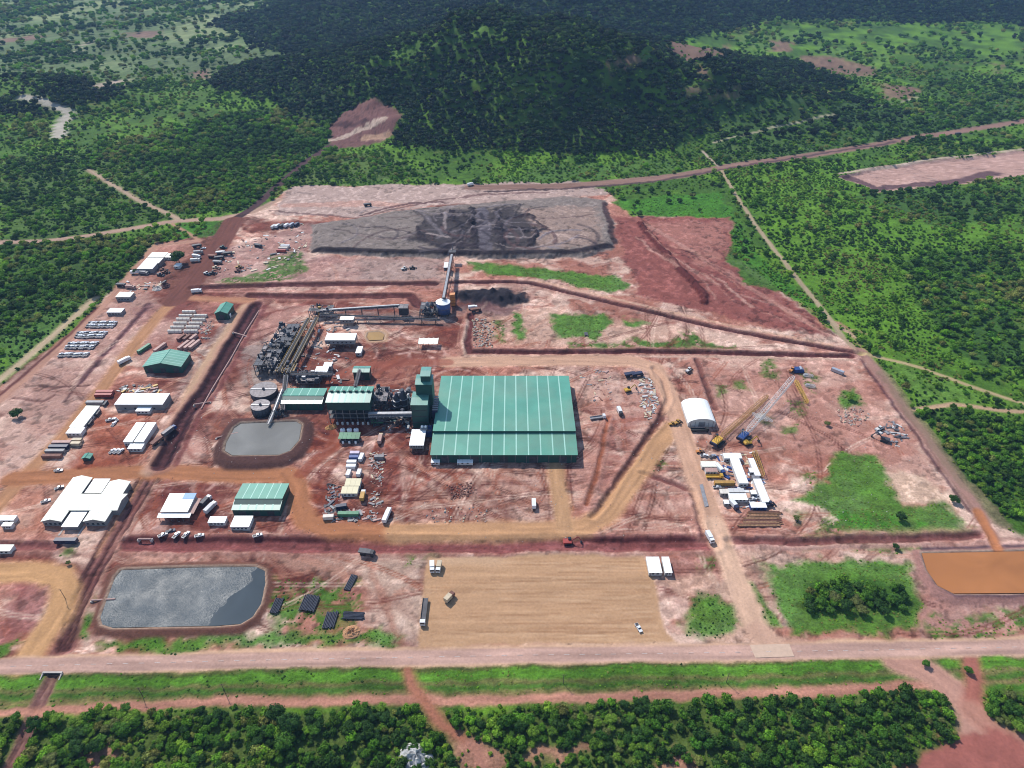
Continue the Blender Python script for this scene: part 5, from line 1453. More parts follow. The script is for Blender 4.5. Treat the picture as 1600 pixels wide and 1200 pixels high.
for sx in (-3.5, 3.5):
    for sy in (-2.7, 2.7): MB().box(sx - 0.25, sx + 0.25, sy - 0.25, sy + 0.25, -0.5, 2.6).build("leg", M["steel"], t)
slope(t, (-4.1, -3.3, 9.5), (4.1, -3.3, 9.5), (4.1, 3.3, 10), (-4.1, 3.3, 10), 2, M["steel2"])
# dryer drums beside the process tower
for k, (px, py, rr_, hh, lab, mm) in enumerate(((622, 641, 2.0, 15, "left of two tall bluish dryer stacks by the process tower", "tank"), (632, 640, 2.6, 17, "right of two tall bluish dryer stacks by the process tower", "tank"), (640, 637, 1.2, 12, "thin white vessel next to the dryer stacks", "white"))):
    x, y = U(px, py)
    t = thing("dryer_stack", lab, "stack", (x, y, 0))
    MB().lathe(0, 0, [(rr_, -0.3), (rr_, hh * 0.75), (rr_ * 0.55, hh * 0.9), (rr_ * 0.55, hh)], 18).build("shell", M[mm], t, True)
    for z in (hh * 0.3, hh * 0.6): MB().lathe(0, 0, [(rr_ + 0.05, z), (rr_ + 0.9, z + 0.02), (rr_ + 0.9, z + 0.2), (rr_ + 0.05, z + 0.22)], 18).build("platform", M["steel"], t)
    MB().box(rr_, rr_ + 0.4, -0.3, 0.3, 0, hh * 0.75).build("ladder", M["steel"], t)
# thickener tanks
def thickener(px, py, R, h, label, cover):
    x, y = U(px, py)
    t = thing("thickener_tank", label, "tank", (x, y, 0))
    MB().lathe(0, 0, [(R, -0.4), (R, h), (R - 0.25, h), (R - 0.25, h - (0.8 if cover else 4.2))], 44).build("shell", M["tank"], t, True)
    MB().lathe(0, 0, [(R - 0.3, h - (0.9 if cover else 4.4)), (R - 0.3, h - (0.8 if cover else 4.2))], 44).build("slurry", M["tankin"], t)
    MB().lathe(0, 0, [(R + 0.02, h - 0.25), (R + 0.25, h - 0.25), (R + 0.25, h + 0.05), (R + 0.02, h + 0.05)], 44).build("rim", M["steel2"], t)
    MB().box(-R, R, -0.5, 0.5, h + 0.15, h + 0.45).build("bridge", M["steel"], t)
    MB().lathe(0, 0, [(0.9, h + 0.4), (0.9, h + 1.6), (0.3, h + 1.9)], 10).build("rake_drive", M["steel2"], t)
    for k in range(16):
        a = 2 * math.pi * k / 16
        MB().box((R + 0.12) * math.cos(a) - 0.12, (R + 0.12) * math.cos(a) + 0.12, (R + 0.12) * math.sin(a) - 0.12, (R + 0.12) * math.sin(a) + 0.12, -0.4, h - 0.3).build("stiffener", M["tank"], t)
    return t
thickener(414, 617, 9.3, 5.0, "larger dark round thickener tank nearly full", True)
thickener(410, 645, 6.3, 7.0, "smaller deep dark round tank beside the grey pond", False)
gallery("pipe_bridge", "pale pipe bridge discharging into the grey pond", W(437, 622, 6.5), W(419, 663, 3.2), 1.6, 8, M["wallw"], M["concrete"], M["wallw"], "pipe bridge")
gallery("walkway", "light walkway from the smaller tank up past the filter shed", W(428, 642, 7), W(441, 608, 9), 1.4, 9, M["steel"], M["steel"], M["steel"], "walkway")
frame("pump_station", "small dark pump station right of the smaller round tank", *fr(424, 442, 653, 644), 3, 3, [2.5], M["dkgrey"], M["green_dk"], "pump station", 8, 14)

# ------------------------------------------------------------------ containers and covered stacks
def container_proto(m, L, w=2.44, h=2.6):
    t = bpy.data.objects.new("shipping_container", None)
    COL.objects.link(t)
    bb = MB()
    n = int(L / 0.9)
    prof = []
    for k in range(n):
        a = -L / 2 + 0.12 + (L - 0.24) * k / n; s = (L - 0.24) / n
        prof += [(a, 0.0), (a + s * 0.4, 0.0), (a + s * 0.5, 0.06), (a + s * 0.9, 0.06)]
    pts = [(x, -w / 2 + 0.02 + d) for x, d in prof] + [(x, w / 2 - 0.02 - d) for x, d in reversed(prof)]
    N = len(pts)
    bb.add([(x, y, 0.15) for x, y in pts] + [(x, y, h - 0.1) for x, y in pts], [(k, (k + 1) % N, N + (k + 1) % N, N + k) for k in range(N)])
    bb.build("side_wall", m, t)
    MB().box(-L / 2, L / 2, -w / 2, w / 2, h - 0.12, h).build("roof", m, t)
    MB().box(-L / 2, L / 2, -w / 2, w / 2, -0.1, 0.16).build("floor_frame", M["dkgrey"], t)
    for s in (-1, 1):
        MB().box(L / 2 - 0.1, L / 2 + 0.03, min(s * 0.03, s * w / 2), max(s * 0.03, s * w / 2), 0.16, h - 0.12).build("door", m, t)
    MB().box(-L / 2 - 0.02, -L / 2 + 0.1, -w / 2, w / 2, 0.16, h - 0.12).build("end_wall", m, t)
    for sx in (-1, 1):
        for sy in (-1, 1):
            MB().box(sx * L / 2 - 0.08, sx * L / 2 + 0.08, sy * w / 2 - 0.08, sy * w / 2 + 0.08, 0, h).build("corner_post", M["dkgrey"], t)
    return t
_PC = {}
def container(px, py, label, m="grey", L=12.2, rz=0.0, group=None, name="shipping_container", z=None):
    key = (m, L)
    x, y = U(px, py)
    if key not in _PC:
        o = _PC[key] = container_proto(M[m], L)
    else:
        o = copy_tree(_PC[key])
    o.name = name
    o.location = (x, y, hz(x, y) + 0.1 if z is None else z); o.rotation_euler = (0, 0, rz)
    for q in ("label", "category", "group"):
        if q in o: del o[q]
    return tag(o, label, "container", group)
g = "row of containers by the orange road"
for (px, py, lab, m) in ((82.5, 715, "brownish grey container, nearest in the row by the orange road", "rust"), (87.5, 707.5, "slate grey container, second in the row by the orange road", "grey"), (93, 701, "dark blue container, third in the row by the orange road", "navy"), (98, 694.5, "dusty pink container, farthest in the row by the orange road", "pink")):
    container(px, py, lab, m, group=g)
container(120, 696, "near one of two tan containers beside the blue container", "beige", 6.1); container(122, 690.5, "far one of two tan containers beside the blue container", "beige", 6.1)
container(150, 632, "dark grey container behind the long cream cabin row", "grey")
container(163, 620, "near one of two red containers above the cream cabin row", "red"); container(165, 615, "far one of two red containers above the cream cabin row", "red")
container(105, 848, "dark blue container below the large cream office block", "navy")
container(226, 547, "green container behind the double pitched store", "greenbox", 12.2, 1.2)
container(251, 546, "rusty pink container touching the back of the double pitched store", "pink", 12.2, 1.25)
g = "reddish containers behind the double pitched store"
for k, px in enumerate((288, 297, 305)): container(px, 541 + (0 if k else 0.5), "reddish container, %s of three abreast behind the store" % ("left", "middle", "right")[k], "pink", 12.2, 1.25, g)
for k, px in enumerate((284, 293, 303)): container(px, 529.5, "rusty container, %s of three in the rear line behind the store" % ("left", "middle", "right")[k], "rust" if k < 2 else "pink", 8.0, 1.25, g)
container(555, 711.5, "lilac container at the far end of the contractor yard", "lilac", 6.1)
container(553.5, 717.5, "royal blue container behind a white one in the contractor yard", "blue", 6.1)
container(565, 717, "upright white tank container beside the lilac container", "carwhite", 6.1, 1.45)
container(550, 725, "white container just in front of the royal blue one", "carwhite", 6.1); container(549, 731.5, "second white container in front of the royal blue one", "carwhite", 6.1)
container(545, 742, "left of two short white containers in the contractor yard", "carwhite", 5.0, 1.5); container(561.5, 742, "right of two short white containers in the contractor yard", "carwhite", 5.0, 1.5)
r = foot(538, 562, 759, 747.5, 3.0); cabin("contractor_cabin", "far one of two yellowed cream roofs in the contractor yard", "cabin", *r, 3.0, M["cream2"], M["wallw"], nwin=3)
r = foot(532, 558, 771, 760, 3.0); cabin("contractor_cabin", "near one of two yellowed cream roofs in the contractor yard", "cabin", *r, 3.0, M["cream2"], M["wallw"], nwin=3)
container(534, 794, "dark open topped container in the contractor yard", "navy", 6.1, 0.2)
container(514, 811, "cream container at the near left corner of the contractor yard", "cover", 6.1, 0.1)
container(545, 806, "long dark green flat rack in the contractor yard", "greenbox", 12.2)
container(593, 717, "grey open crate at the head of the junk line", "grey", 6.1)
container(1308, 582, "bluish grey container standing alone near the corner junction", "silver", 9.0, -0.75)
container(1131, 758, "mustard yellow container in the middle of the camp", "ochre", 12.2, 0.0)
container(440, 394, "red and white container, near one by the pad", "red", 9); container(443, 390, "pale container behind the red one by the pad", "cover", 9); container(446, 386.5, "white container, farthest of three by the pad", "carwhite", 9)
container(590, 660, "dark green box under the level grey gallery", "greenbox", 9)
# tarpaulin covered stacks
def stack_proto():
    t = bpy.data.objects.new("covered_stack", None); COL.objects.link(t)
    prof = [(-1.25, 0.2), (1.25, 0.2), (1.25, 1.7), (0.9, 2.25), (0.3, 2.5), (-0.3, 2.5), (-0.9, 2.25), (-1.25, 1.7)]
    MB().prism_x(-5.6, 5.6, prof).build("tarpaulin", M["cover"], t)
    for xx in (-3.6, 0, 3.6): MB().prism_x(xx - 0.1, xx + 0.1, [(y * 1.02, z * 1.015) for y, z in prof]).build("strap", M["grey"], t)
    MB().box(-5.5, 5.5, -1.2, 1.2, -0.1, 0.2).build("pallet", M["timber"], t)
    return t
sp_ = stack_proto(); first = True
for (side, lst) in (("left", ((296, 489), (291, 495), (287, 501), (282.5, 507), (278, 513), (274, 519.5))), ("right", ((314, 495), (311, 501), (306.5, 507), (302, 513), (299, 519.5)))):
    for k, (px, py) in enumerate(lst):
        o = sp_ if first else copy_tree(sp_)
        first = False
        x, y = U(px, py)
        o.location = (x, y, hz(x, y) + 0.05)
        pos = ("farthest", "second farthest", "third farthest", "third nearest" if len(lst) == 6 else "second nearest", "second nearest" if len(lst) == 6 else "nearest", "nearest")[k]
        tag(o, "cream tarpaulin covered stack, %s in the %s column" % (pos, side), "covered stack", "cream covered stacks in two columns")

# ------------------------------------------------------------------ vehicles
def wheels(t, xs, w, r, mw=0.25):
    for x in xs:
        for s in (-1, 1):
            MB().tube((x, s * (w - mw), r), (x, s * w, r), r, 10).build("wheel", M["black"], t)
def pickup_proto(m):
    t = bpy.data.objects.new("pickup", None); COL.objects.link(t)
    b = MB()
    b.prism_y(-0.9, 0.9, [(-2.6, 0.5), (2.6, 0.5), (2.62, 0.95), (1.3, 1.12), (-0.5, 1.12), (-2.6, 1.08)])
    b.build("body", m, t)
    MB().prism_y(-0.78, 0.78, [(-0.55, 1.1), (1.35, 1.1), (0.75, 1.72), (-0.5, 1.75)]).build("cab", m, t)
    MB().add([(1.37, -0.7, 1.14), (1.37, 0.7, 1.14), (0.80, 0.66, 1.70), (0.80, -0.66, 1.70)], [(0, 1, 2, 3)]).build("windscreen", M["glass"], t)
    for s in (-1, 1):
        MB().box(-0.4, 0.75, s * 0.79 - 0.02, s * 0.79 + 0.02, 1.18, 1.6).build("window", M["glass"], t)
    MB().box(-2.5, -0.65, -0.78, 0.78, 1.09, 1.15).build("load_bed", M["dkgrey"], t)
    wheels(t, (-1.6, 1.65), 0.92, 0.38)
    return t
def truck_proto(cabm, boxm, L=9.0, flat=False):
    t = bpy.data.objects.new("truck", None); COL.objects.link(t)
    MB().box(-L / 2, L / 2, -0.45, 0.45, 0.7, 1.0).build("chassis", M["dkgrey"], t)
    c = L / 2
    MB().prism_y(-1.2, 1.2, [(c - 2.0, 0.7), (c, 0.7), (c, 1.8), (c - 0.25, 3.0), (c - 2.0, 3.1)]).build("cab", cabm, t)
    MB().add([(c + 0.02, -1.05, 1.9), (c + 0.02, 1.05, 1.9), (c - 0.2, 1.0, 2.9), (c - 0.2, -1.0, 2.9)], [(0, 1, 2, 3)]).build("windscreen", M["glass"], t)
    if flat:
        MB().box(-L / 2, c - 2.3, -1.25, 1.25, 1.0, 1.25).build("flatbed", boxm, t)
        MB().box(-L / 2, c - 2.3, -1.27, -1.2, 1.25, 1.9).build("sideboard", boxm, t); MB().box(-L / 2, c - 2.3, 1.2, 1.27, 1.25, 1.9).build("sideboard", boxm, t)
    else:
        MB().box(-L / 2, c - 2.3, -1.25, 1.25, 1.02, 3.5).build("cargo_box", boxm, t)
    wheels(t, (-L / 2 + 1.2, -L / 2 + 2.5, c - 1.2), 1.2, 0.5)
    return t
def digger_proto(m):
    t = bpy.data.objects.new("excavator", None); COL.objects.link(t)
    for s in (-1, 1):
        MB().prism_y(s * 1.3 - 0.3, s * 1.3 + 0.3, [(-2.0, 0.3), (-1.6, 0), (1.6, 0), (2.0, 0.3), (2.0, 0.7), (1.6, 1.0), (-1.6, 1.0), (-2.0, 0.7)]).build("track", M["black"], t)
    MB().prism_y(-1.4, 1.4, [(-2.6, 1.1), (1.5, 1.1), (1.5, 1.9), (-2.3, 2.2), (-2.6, 1.9)]).build("house", m, t)
    MB().box(0.0, 1.5, 0.35, 1.4, 1.9, 3.0).build("cab", M["glass"], t)
    MB().bar((1.3, -0.2, 1.8), (4.6, -0.2, 4.4), 0.5).build("boom", m, t)
    MB().bar((4.6, -0.2, 4.4), (6.4, -0.2, 1.6), 0.38).build("stick", m, t)
    MB().prism_y(-0.8, 0.4, [(5.9, 0.3), (6.9, 0.2), (6.8, 1.3), (6.2, 1.6)]).build("bucket", M["dkgrey"], t)
    return t
def loader_proto(m):
    t = bpy.data.objects.new("wheel_loader", None); COL.objects.link(t)
    MB().prism_y(-1.1, 1.1, [(-3.2, 0.9), (1.6, 0.9), (1.6, 1.6), (-0.4, 2.0), (-3.2, 2.1)]).build("body", m, t)
    MB().box(-0.6, 0.9, -0.8, 0.8, 1.9, 3.2).build("cab", M["glass"], t)
    MB().box(-0.7, 1.0, -0.9, 0.9, 3.2, 3.35).build("cab_roof", m, t)
    for s in (-0.7, 0.7): MB().bar((1.0, s, 1.5), (3.2, s, 0.8), 0.3).build("lift_arm", m, t)
    MB().prism_y(-1.4, 1.4, [(3.0, 0.1), (4.2, 0.1), (3.4, 1.2), (3.0, 1.2)]).build("bucket", M["dkgrey"], t)
    wheels(t, (-2.0, 1.4), 1.4, 0.8, 0.6)
    return t
def dumper_proto(m):
    t = bpy.data.objects.new("dump_truck", None); COL.objects.link(t)
    MB().box(-4, 4, -0.8, 0.8, 1.0, 1.5).build("chassis", M["dkgrey"], t)
    MB().prism_y(-1.4, 1.4, [(2.0, 1.2), (4.3, 1.2), (4.3, 2.0), (3.6, 3.2), (2.0, 3.3)]).build("cab", m, t)
    b = MB(); b.hexa([(-4.4, -1.3, 1.7), (1.7, -1.3, 1.6), (1.7, 1.3, 1.6), (-4.4, 1.3, 1.7), (-5.0, -1.6, 3.0), (2.0, -1.6, 3.4), (2.0, 1.6, 3.4), (-5.0, 1.6, 3.0)])
    b.build("dump_body", m, t)
    MB().box(2.3, 3.7, -1.43, 1.43, 2.3, 3.0).build("window", M["glass"], t)
    wheels(t, (-3.2, -1.6, 3.0), 1.5, 0.9, 0.6)
    return t
_PV = {}
def vehicle(kind, px, py, label, rz=0.0, m=("carwhite",), cat=None, group=None, scale=1.0, name=None, L=9.0):
    key = (kind, m, L)
    if key not in _PV:
        mk = {"pickup": lambda: pickup_proto(M[m[0]]), "truck": lambda: truck_proto(M[m[0]], M[m[1]], L), "flat": lambda: truck_proto(M[m[0]], M[m[1]], L, True),
              "digger": lambda: digger_proto(M[m[0]]), "loader": lambda: loader_proto(M[m[0]]), "dumper": lambda: dumper_proto(M[m[0]])}[kind]
        o = _PV[key] = mk()
    else:
        o = copy_tree(_PV[key])
        for q in ("label", "category", "group"):
            if q in o: del o[q]
    o.name = name or {"pickup": "pickup", "truck": "truck", "flat": "flatbed_truck", "digger": "excavator", "loader": "wheel_loader", "dumper": "dump_truck"}[kind]
    x, y = U(px, py)
    o.location = (x, y, hz(x, y) + 0.03)
    o.rotation_euler = (0, 0, rz)
    o.scale = (scale,) * 3
    return tag(o, label, cat or {"pickup": "pickup", "truck": "truck", "flat": "truck", "digger": "excavator", "loader": "loader", "dumper": "dump truck"}[kind], group)
PI = math.pi
# five double lines of pickups in the left yard
rows = ((506, 141, 180, "first"), (510.5, 138, 177, "second"), (522, 123, 165, "third"), (526.5, 121, 161, "fourth"), (538.5, 109, 151, "fifth"), (543.5, 105, 146, "sixth"), (555.5, 95, 137, "seventh"))
for (py, a, b_, nm) in rows:
    n = 12
    ordn = ("first", "second", "third", "fourth", "fifth", "sixth", "sixth", "fifth", "fourth", "third", "second", "first")
    for k in range(n):
        px = a + (b_ - a) * k / (n - 1)
        mm = (("silver",), ("carwhite",), ("navy",), ("silver",))[(k * 7 + int(py)) % 4]
        cn = {"silver": "silver", "carwhite": "white", "navy": "dark"}[mm[0]]
        vehicle("pickup", px, py + random.uniform(-0.5, 0.5), "%s pickup, %s from the %s in the %s line from the back, left yard" % (cn, ordn[k], "left" if k < 6 else "right", nm), PI / 2 + random.uniform(-0.08, 0.08), mm, scale=1.1, group="pickups parked in long lines in the left yard")
vehicle("truck", 195.5, 566, "white box truck parked left of the double pitched store", 1.0, ("carwhite", "carwhite"), L=10)
vehicle("truck", 265, 675, "blue truck at the edge of the deep red drain", 1.15, ("blue", "steel2"), L=11)
vehicle("dumper", 247.5, 692, "dark brown dump truck at the edge of the deep red drain", 1.1, ("rust",))
for k, px in enumerate((176, 182.5, 189)): vehicle("pickup", px, 706, "%s of three white pickups side by side below the paired halls" % names[k], 1.25, ("carwhite",), group="three white pickups below the paired halls")
for k, (px, py) in enumerate(((172, 657), (178, 663), (181, 656))): vehicle("pickup", px, py, ("white pickup left on the orange ground between the halls", "white pickup nearest the viewer on the orange ground between the halls", "white pickup rightmost on the orange ground between the halls")[k], 0.5 + k, ("carwhite",))
vehicle("pickup", 92, 736, "white pickup driving on the orange cross road", 0.1, ("carwhite",))
vehicle("pickup", 93, 763, "silver blue pickup at the left side of the office block", 0.6, ("silver",)); vehicle("pickup", 72, 784, "white pickup tight against the left wing of the office block", 0.5, ("carwhite",))
vehicle("truck", 323, 785, "dark bodied truck, rear one right of the blue cornered roof", 1.25, ("carwhite", "dkgrey"), L=8); vehicle("truck", 330, 796, "pale bodied truck, front one right of the blue cornered roof", 1.2, ("carwhite", "wallw"), L=9)
for k, px in enumerate((255, 267, 276, 291, 312, 403)):
    vehicle("pickup", px, (837, 831, 837, 837, 838, 838)[k], ("white pickup at the left end of the parked cars by the drain", "dark pickup behind the parked cars by the drain", "white pickup second from the left by the drain", "white pickup third from the left by the drain", "white pickup apart from the others by the drain", "white pickup below the squarish site office")[k], (0.6, 0.4, 1.2, 1.2, 0.3, 0.4)[k], ("carwhite",) if k != 1 else ("navy",))
vehicle("flat", 663, 958, "dark long semi trailer truck at the left edge of the tan lot", -PI / 2, ("carwhite", "dkgrey"), L=15, scale=1.08)
vehicle("truck", 702.5, 936, "dark bodied truck with tan load on the tan lot", 0.95, ("rust", "beige"), L=6.5)
vehicle("truck", 675.5, 889, "left of two small white buses at the top of the tan lot", -PI / 2 + 0.1, ("carwhite", "carwhite"), name="bus", cat="bus", L=6.5); vehicle("truck", 686, 889, "right of two small white buses at the top of the tan lot", -PI / 2 - 0.1, ("carwhite", "beige"), name="bus", cat="bus", L=6.5)
vehicle("pickup", 997.5, 982, "white pickup alone on the right part of the tan lot", -1.2, ("carwhite",))
vehicle("truck", 1108.5, 841, "white box truck leaving on the entrance road", -1.35, ("carwhite", "carwhite"), L=7.5)
vehicle("truck", 834, 790, "white tanker alone on the bare ground before the warehouse", PI / 2, ("carwhite", "carwhite"), L=7)
vehicle("truck", 594.5, 688, "small truck with tan load near the white plant room", PI / 2, ("beige", "pink"), L=9)
vehicle("truck", 567.5, 778, "yellow green truck in the contractor yard", PI / 2, ("carwhite", "ochre"), L=8)
vehicle("truck", 605, 808, "white bus at the near right corner of the contractor yard", 1.4, ("carwhite", "carwhite"), L=11, name="bus", cat="bus")
vehicle("digger", 888, 846, "red excavator working in the red drain", 0.1, ("red",), scale=1.15)
vehicle("digger", 981, 612, "yellow excavator right of the warehouse", 0.4, ("yellow",), scale=1.1)
vehicle("truck", 968, 646, "white and black truck right of the warehouse", -1.4, ("dkgrey", "carwhite"), L=8)
vehicle("dumper", 985, 588, "left of two dark dump trucks behind the yellow excavator", 0.2, ("navy",)); vehicle("dumper", 996, 588, "right of two dark dump trucks behind the yellow excavator", 0.2, ("navy",))
vehicle("flat", 934, 654, "pale trailer with frames beside the warehouse wall", 0.2, ("carwhite", "steel"), L=11)
vehicle("loader", 1058, 662, "brown loader at the road fork near the arched tent", 0.6, ("ochre",)); vehicle("loader", 1050, 664, "ochre roller left of the brown loader at the road fork", 0.3, ("ochre",), name="roller", cat="roller", scale=0.8)
vehicle("flat", 1093, 674, "dark flatbed trailer in front of the arched tent", 0.0, ("black", "black"), L=12)
vehicle("flat", 1116, 747, "bright yellow crane truck in the camp", 0.0, ("yellow", "yellow"), L=10.5); vehicle("truck", 1124, 736, "white truck behind the bright yellow crane truck", -1.2, ("blue", "carwhite"), L=9)
vehicle("loader", 1093, 707, "small orange loader by the entrance road", 0.2, ("orange",), scale=0.8); vehicle("pickup", 1100, 713, "white pickup by the small orange loader", 0.1, ("carwhite",)); vehicle("pickup", 1113, 714, "silver pickup right of the small orange loader", 0.4, ("silver",))
vehicle("truck", 1146, 792, "white truck at the near end of the camp", -1.2, ("navy", "carwhite"), L=7.5); vehicle("pickup", 1120, 762, "white pickup beside the mustard container", 0.1, ("carwhite",)); vehicle("pickup", 1183, 777, "silver pickup beside the nearest camp block", -1.2, ("silver",)); vehicle("pickup", 1176, 780, "white pickup under the nearest camp block", 0.2, ("carwhite",))
vehicle("loader", 1202, 790, "dark blue loader at the corner of the timber stacks", 0.3, ("navy",))
vehicle("digger", 1381, 689, "dark excavator near the right boundary road", 2.6, ("dkgrey",), scale=1.2); vehicle("loader", 1373, 672, "pale loader behind the dark excavator", 0.4, ("wallw",))
vehicle("loader", 1076, 580, "grey and white loader beyond the inner road bend", 0.8, ("wallw",)); vehicle("loader", 1237, 580, "orange loader behind the crane boom tip", 0.8, ("orange",))
vehicle("digger", 1168, 694, "yellow excavator in front of the blue crane", 0.3, ("yellow",), scale=1.25)
lst = [(309, 387, "dark truck by the bend, rearmost on the left of the dark road", "dumper", "dkgrey"), (318, 389, "white pickup by the bend beside a dark truck", "pickup", "carwhite"), (311, 397, "grey truck below the dark truck on the left of the dark road", "truck", "grey"), (308, 403, "white truck among the vehicles right of the large tree", "truck", "carwhite"), (306, 409, "pale truck nearest the viewer right of the large tree", "truck", "wallw"),
       (349, 388, "dark green loader at the top of the machine park", "loader", "green_dk"), (346, 397, "pale dumper in the machine park", "dumper", "wallw"), (333, 403, "brown dumper at the left of the machine park", "dumper", "rust"), (344, 405, "dark dumper in the middle of the machine park", "dumper", "dkgrey"), (341, 412, "grey dumper below the dark one in the machine park", "dumper", "grey"),
       (357, 399, "long grey dumper at the right of the machine park", "dumper", "dkgrey"), (338, 420, "beige loader at the lower part of the machine park", "loader", "beige"), (324, 429, "white loader at the near end of the machine park", "loader", "wallw"), (333, 428, "dark loader at the near end of the machine park", "loader", "dkgrey"), (374, 419, "yellow brown dozer on the right of the machine park", "loader", "ochre"), (372, 425, "orange brown dozer in front of the yellow brown one", "loader", "rust"),
       (256, 423, "orange brown loader in the left yard", "loader", "rust"), (259, 427, "dark brown loader in the left yard", "loader", "rust"), (251, 431, "dark loader nearest the viewer in the left yard", "loader", "dkgrey"), (308, 457, "white truck on the dark red corridor", "truck", "carwhite"),
       (191, 448, "dark truck with open bed near the yard office", "dumper", "dkgrey"), (205, 451, "pink dusty truck near the yard office", "truck", "pink"), (213, 428, "white truck below the bright white hall", "truck", "carwhite"), (226, 429, "grey truck right of the white truck below the hall", "truck", "grey")]
for i, (px, py, lab, kd, mm) in enumerate(lst):
    vehicle(kd, px, py, lab, random.uniform(-0.3, 0.3), (mm, mm) if kd == "truck" else (mm,), L=9.0, scale=1.0)
for k, px in enumerate((428, 434, 441, 448, 456, 464)):
    vehicle("truck", px, 356.5 - 0.7 * k, "%s truck in the line beyond the machine park, %s from the left" % (("pale", "white", "dark", "white", "silver", "dark")[k], ("first", "second", "third", "fourth", "fifth", "sixth")[k]), 1.3, (("wallw", "wallw"), ("carwhite", "carwhite"), ("dkgrey", "dkgrey"), ("carwhite", "carwhite"), ("silver", "silver"), ("navy", "navy"))[k], L=8.0, group="trucks lined up beside the stockpile pad")
for (px, py, kd, mm, lab) in ((404, 386, "dumper", "dkgrey", "dark dump truck alone left of the pad containers"), (632, 421, "loader", "wallw", "white loader on the pale ground below the pad"), (645, 420, "loader", "dkgrey", "small dark loader right of the white loader below the pad"), (739, 483, "truck", "carwhite", "white truck beside the dark ore heap"), (744, 487, "dumper", "rust", "brown dump truck beside the dark ore heap"),
                          (1497, 210, "dumper", "dkgrey", "dark dump truck far along the haul road"), (1428, 219, "dumper", "dkgrey", "dark dump truck midway along the haul road"), (575, 322, "dumper", "dkgrey", "tiny dump truck on the pale tailings flat"), (735, 290, "truck", "carwhite", "tiny white truck where the haul road meets the tailings flat"), (575, 868, "dumper", "dkgrey", "dark grey dumper on the bare ground below the red drain")):
    vehicle(kd, px, py, lab, random.uniform(-0.5, 0.8), (mm, mm) if kd == "truck" else (mm,), L=8.0)

# ------------------------------------------------------------------ cranes
def lattice(b, a, c, w0, w1, n, r=0.14):
    a, c = Vector(a), Vector(c)
    d = (c - a).normalized()
    s = d.cross(Vector((0, 0, 1))).normalized(); u = s.cross(d).normalized()
    def cor(t):
        w = (w0 + (w1 - w0) * t) / 2
        if t < 0.06: w *= 0.35 + t / 0.06 * 0.65
        if t > 0.94: w *= 0.35 + (1 - t) / 0.06 * 0.65
        p = a.lerp(c, t)
        return [p + s * w + u * w, p - s * w + u * w, p - s * w - u * w, p + s * w - u * w]
    prev = cor(0)
    for k in range(1, n + 1):
        cur = cor(k / n)
        for i in range(4):
            b.bar(prev[i], cur[i], r * 1.4)
            b.bar(prev[i], cur[(i + 1) % 4], r)
        prev = cur
def crawler(name, label, px, py, yaw, bodym, tip=None, boomm=None, w=2.6, foot_=None):
    x, y = U(px, py)
    t = thing(name, label, "crane", (x, y, hz(x, y)), 0)
    R = Matrix.Rotation(yaw, 4, 'Z')
    def rot(b):
        b.v = [tuple(R @ Vector(v)) for v in b.v]; return b
    for s in (-1, 1):
        rot(MB().prism_y(s * 3.0 - 0.6, s * 3.0 + 0.6, [(-4.4, 0.5), (-3.8, 0), (3.8, 0), (4.4, 0.5), (4.4, 1.0), (3.8, 1.5), (-3.8, 1.5), (-4.4, 1.0)])).build("track", M["black"], t)
    rot(MB().box(-2.5, 2.5, -2.4, 2.4, 1.2, 1.7)).build("carbody", M["dkgrey"], t)
    rot(MB().prism_y(-2.0, 2.0, [(-5.5, 1.8), (3.0, 1.8), (3.0, 3.4), (-3.8, 3.9), (-5.5, 3.6)])).build("house", bodym, t)
    rot(MB().box(-6.6, -5.2, -2.3, 2.3, 1.7, 3.6)).build("counterweight", M["navy"], t)
    rot(MB().box(1.8, 3.6, 2.0, 3.3, 1.9, 4.2)).build("cab", M["glass"], t)
    if tip is not None:
        f0 = R @ Vector((2.6, 0, 2.6))
        tp = Vector(tip) - Vector((x, y, hz(x, y)))
        b = MB(); lattice(b, f0, tp, w, w, 30, 0.17); b.build("lattice_boom", boomm, t)
        g0 = R @ Vector((-3.8, 0, 4.0)); g1 = R @ Vector((-5.6, 0, 10))
        b = MB()
        for s in (-1, 1):
            o = R @ Vector((0, s * 1.2, 0))
            b.bar(R @ Vector((1.0, s * 1.2, 3.5)), g1 + o * 0.5, 0.25); b.bar(g0 + o * 0.6, g1 + o * 0.5, 0.18)
        b.build("gantry", boomm, t)
        b = MB(); b.tube(g1, f0.lerp(tp, 0.96), 0.07, 5); b.build("pendant_line", M["dkgrey"], t)
    return t
bx, by, bz = W(1241, 588, 12)
ax, ay = U(1163, 683)
crawler("crawler_crane", "blue crawler crane with a long white lattice boom reaching right", 1162, 684, math.atan2(by - ay, bx - ax), M["blue"], (bx, by, bz), M["wallw"], 3.0)
b_ = W(1241, 588, 12)
t = thing("boom_rack", "short white boom frames standing against the long white boom", "boom frame", W(1187, 658))
for k in range(3):
    b = MB(); lattice(b, (-4 + k * 3.0, 6 - k * 1.0, 2.5), (0.5 + k * 3.0, -3 - k * 1.0, 3.5), 1.4, 1.4, 8, 0.12); b.build("frame", M["wallw"], t)
t = thing("boom_section", "bright yellow lattice boom section lying on the ground near the boom tip", "boom section", W(1252, 612))
p0 = Vector(W(1243, 594, 1.6)) - Vector(t.location); p1 = Vector(W(1262, 630, 1.6)) - Vector(t.location)
b = MB(); lattice(b, p0, p1, 2.0, 2.0, 14, 0.2); b.build("lattice", M["yellow"], t)
for q in (0.15, 0.5, 0.85):
    p = p0.lerp(p1, q); MB().box(p.x - 1.4, p.x + 1.4, p.y - 0.4, p.y + 0.4, -0.3, 0.6).build("timber_block", M["timber"], t)
tx_, ty_, tz_ = W(1200, 618, 2)
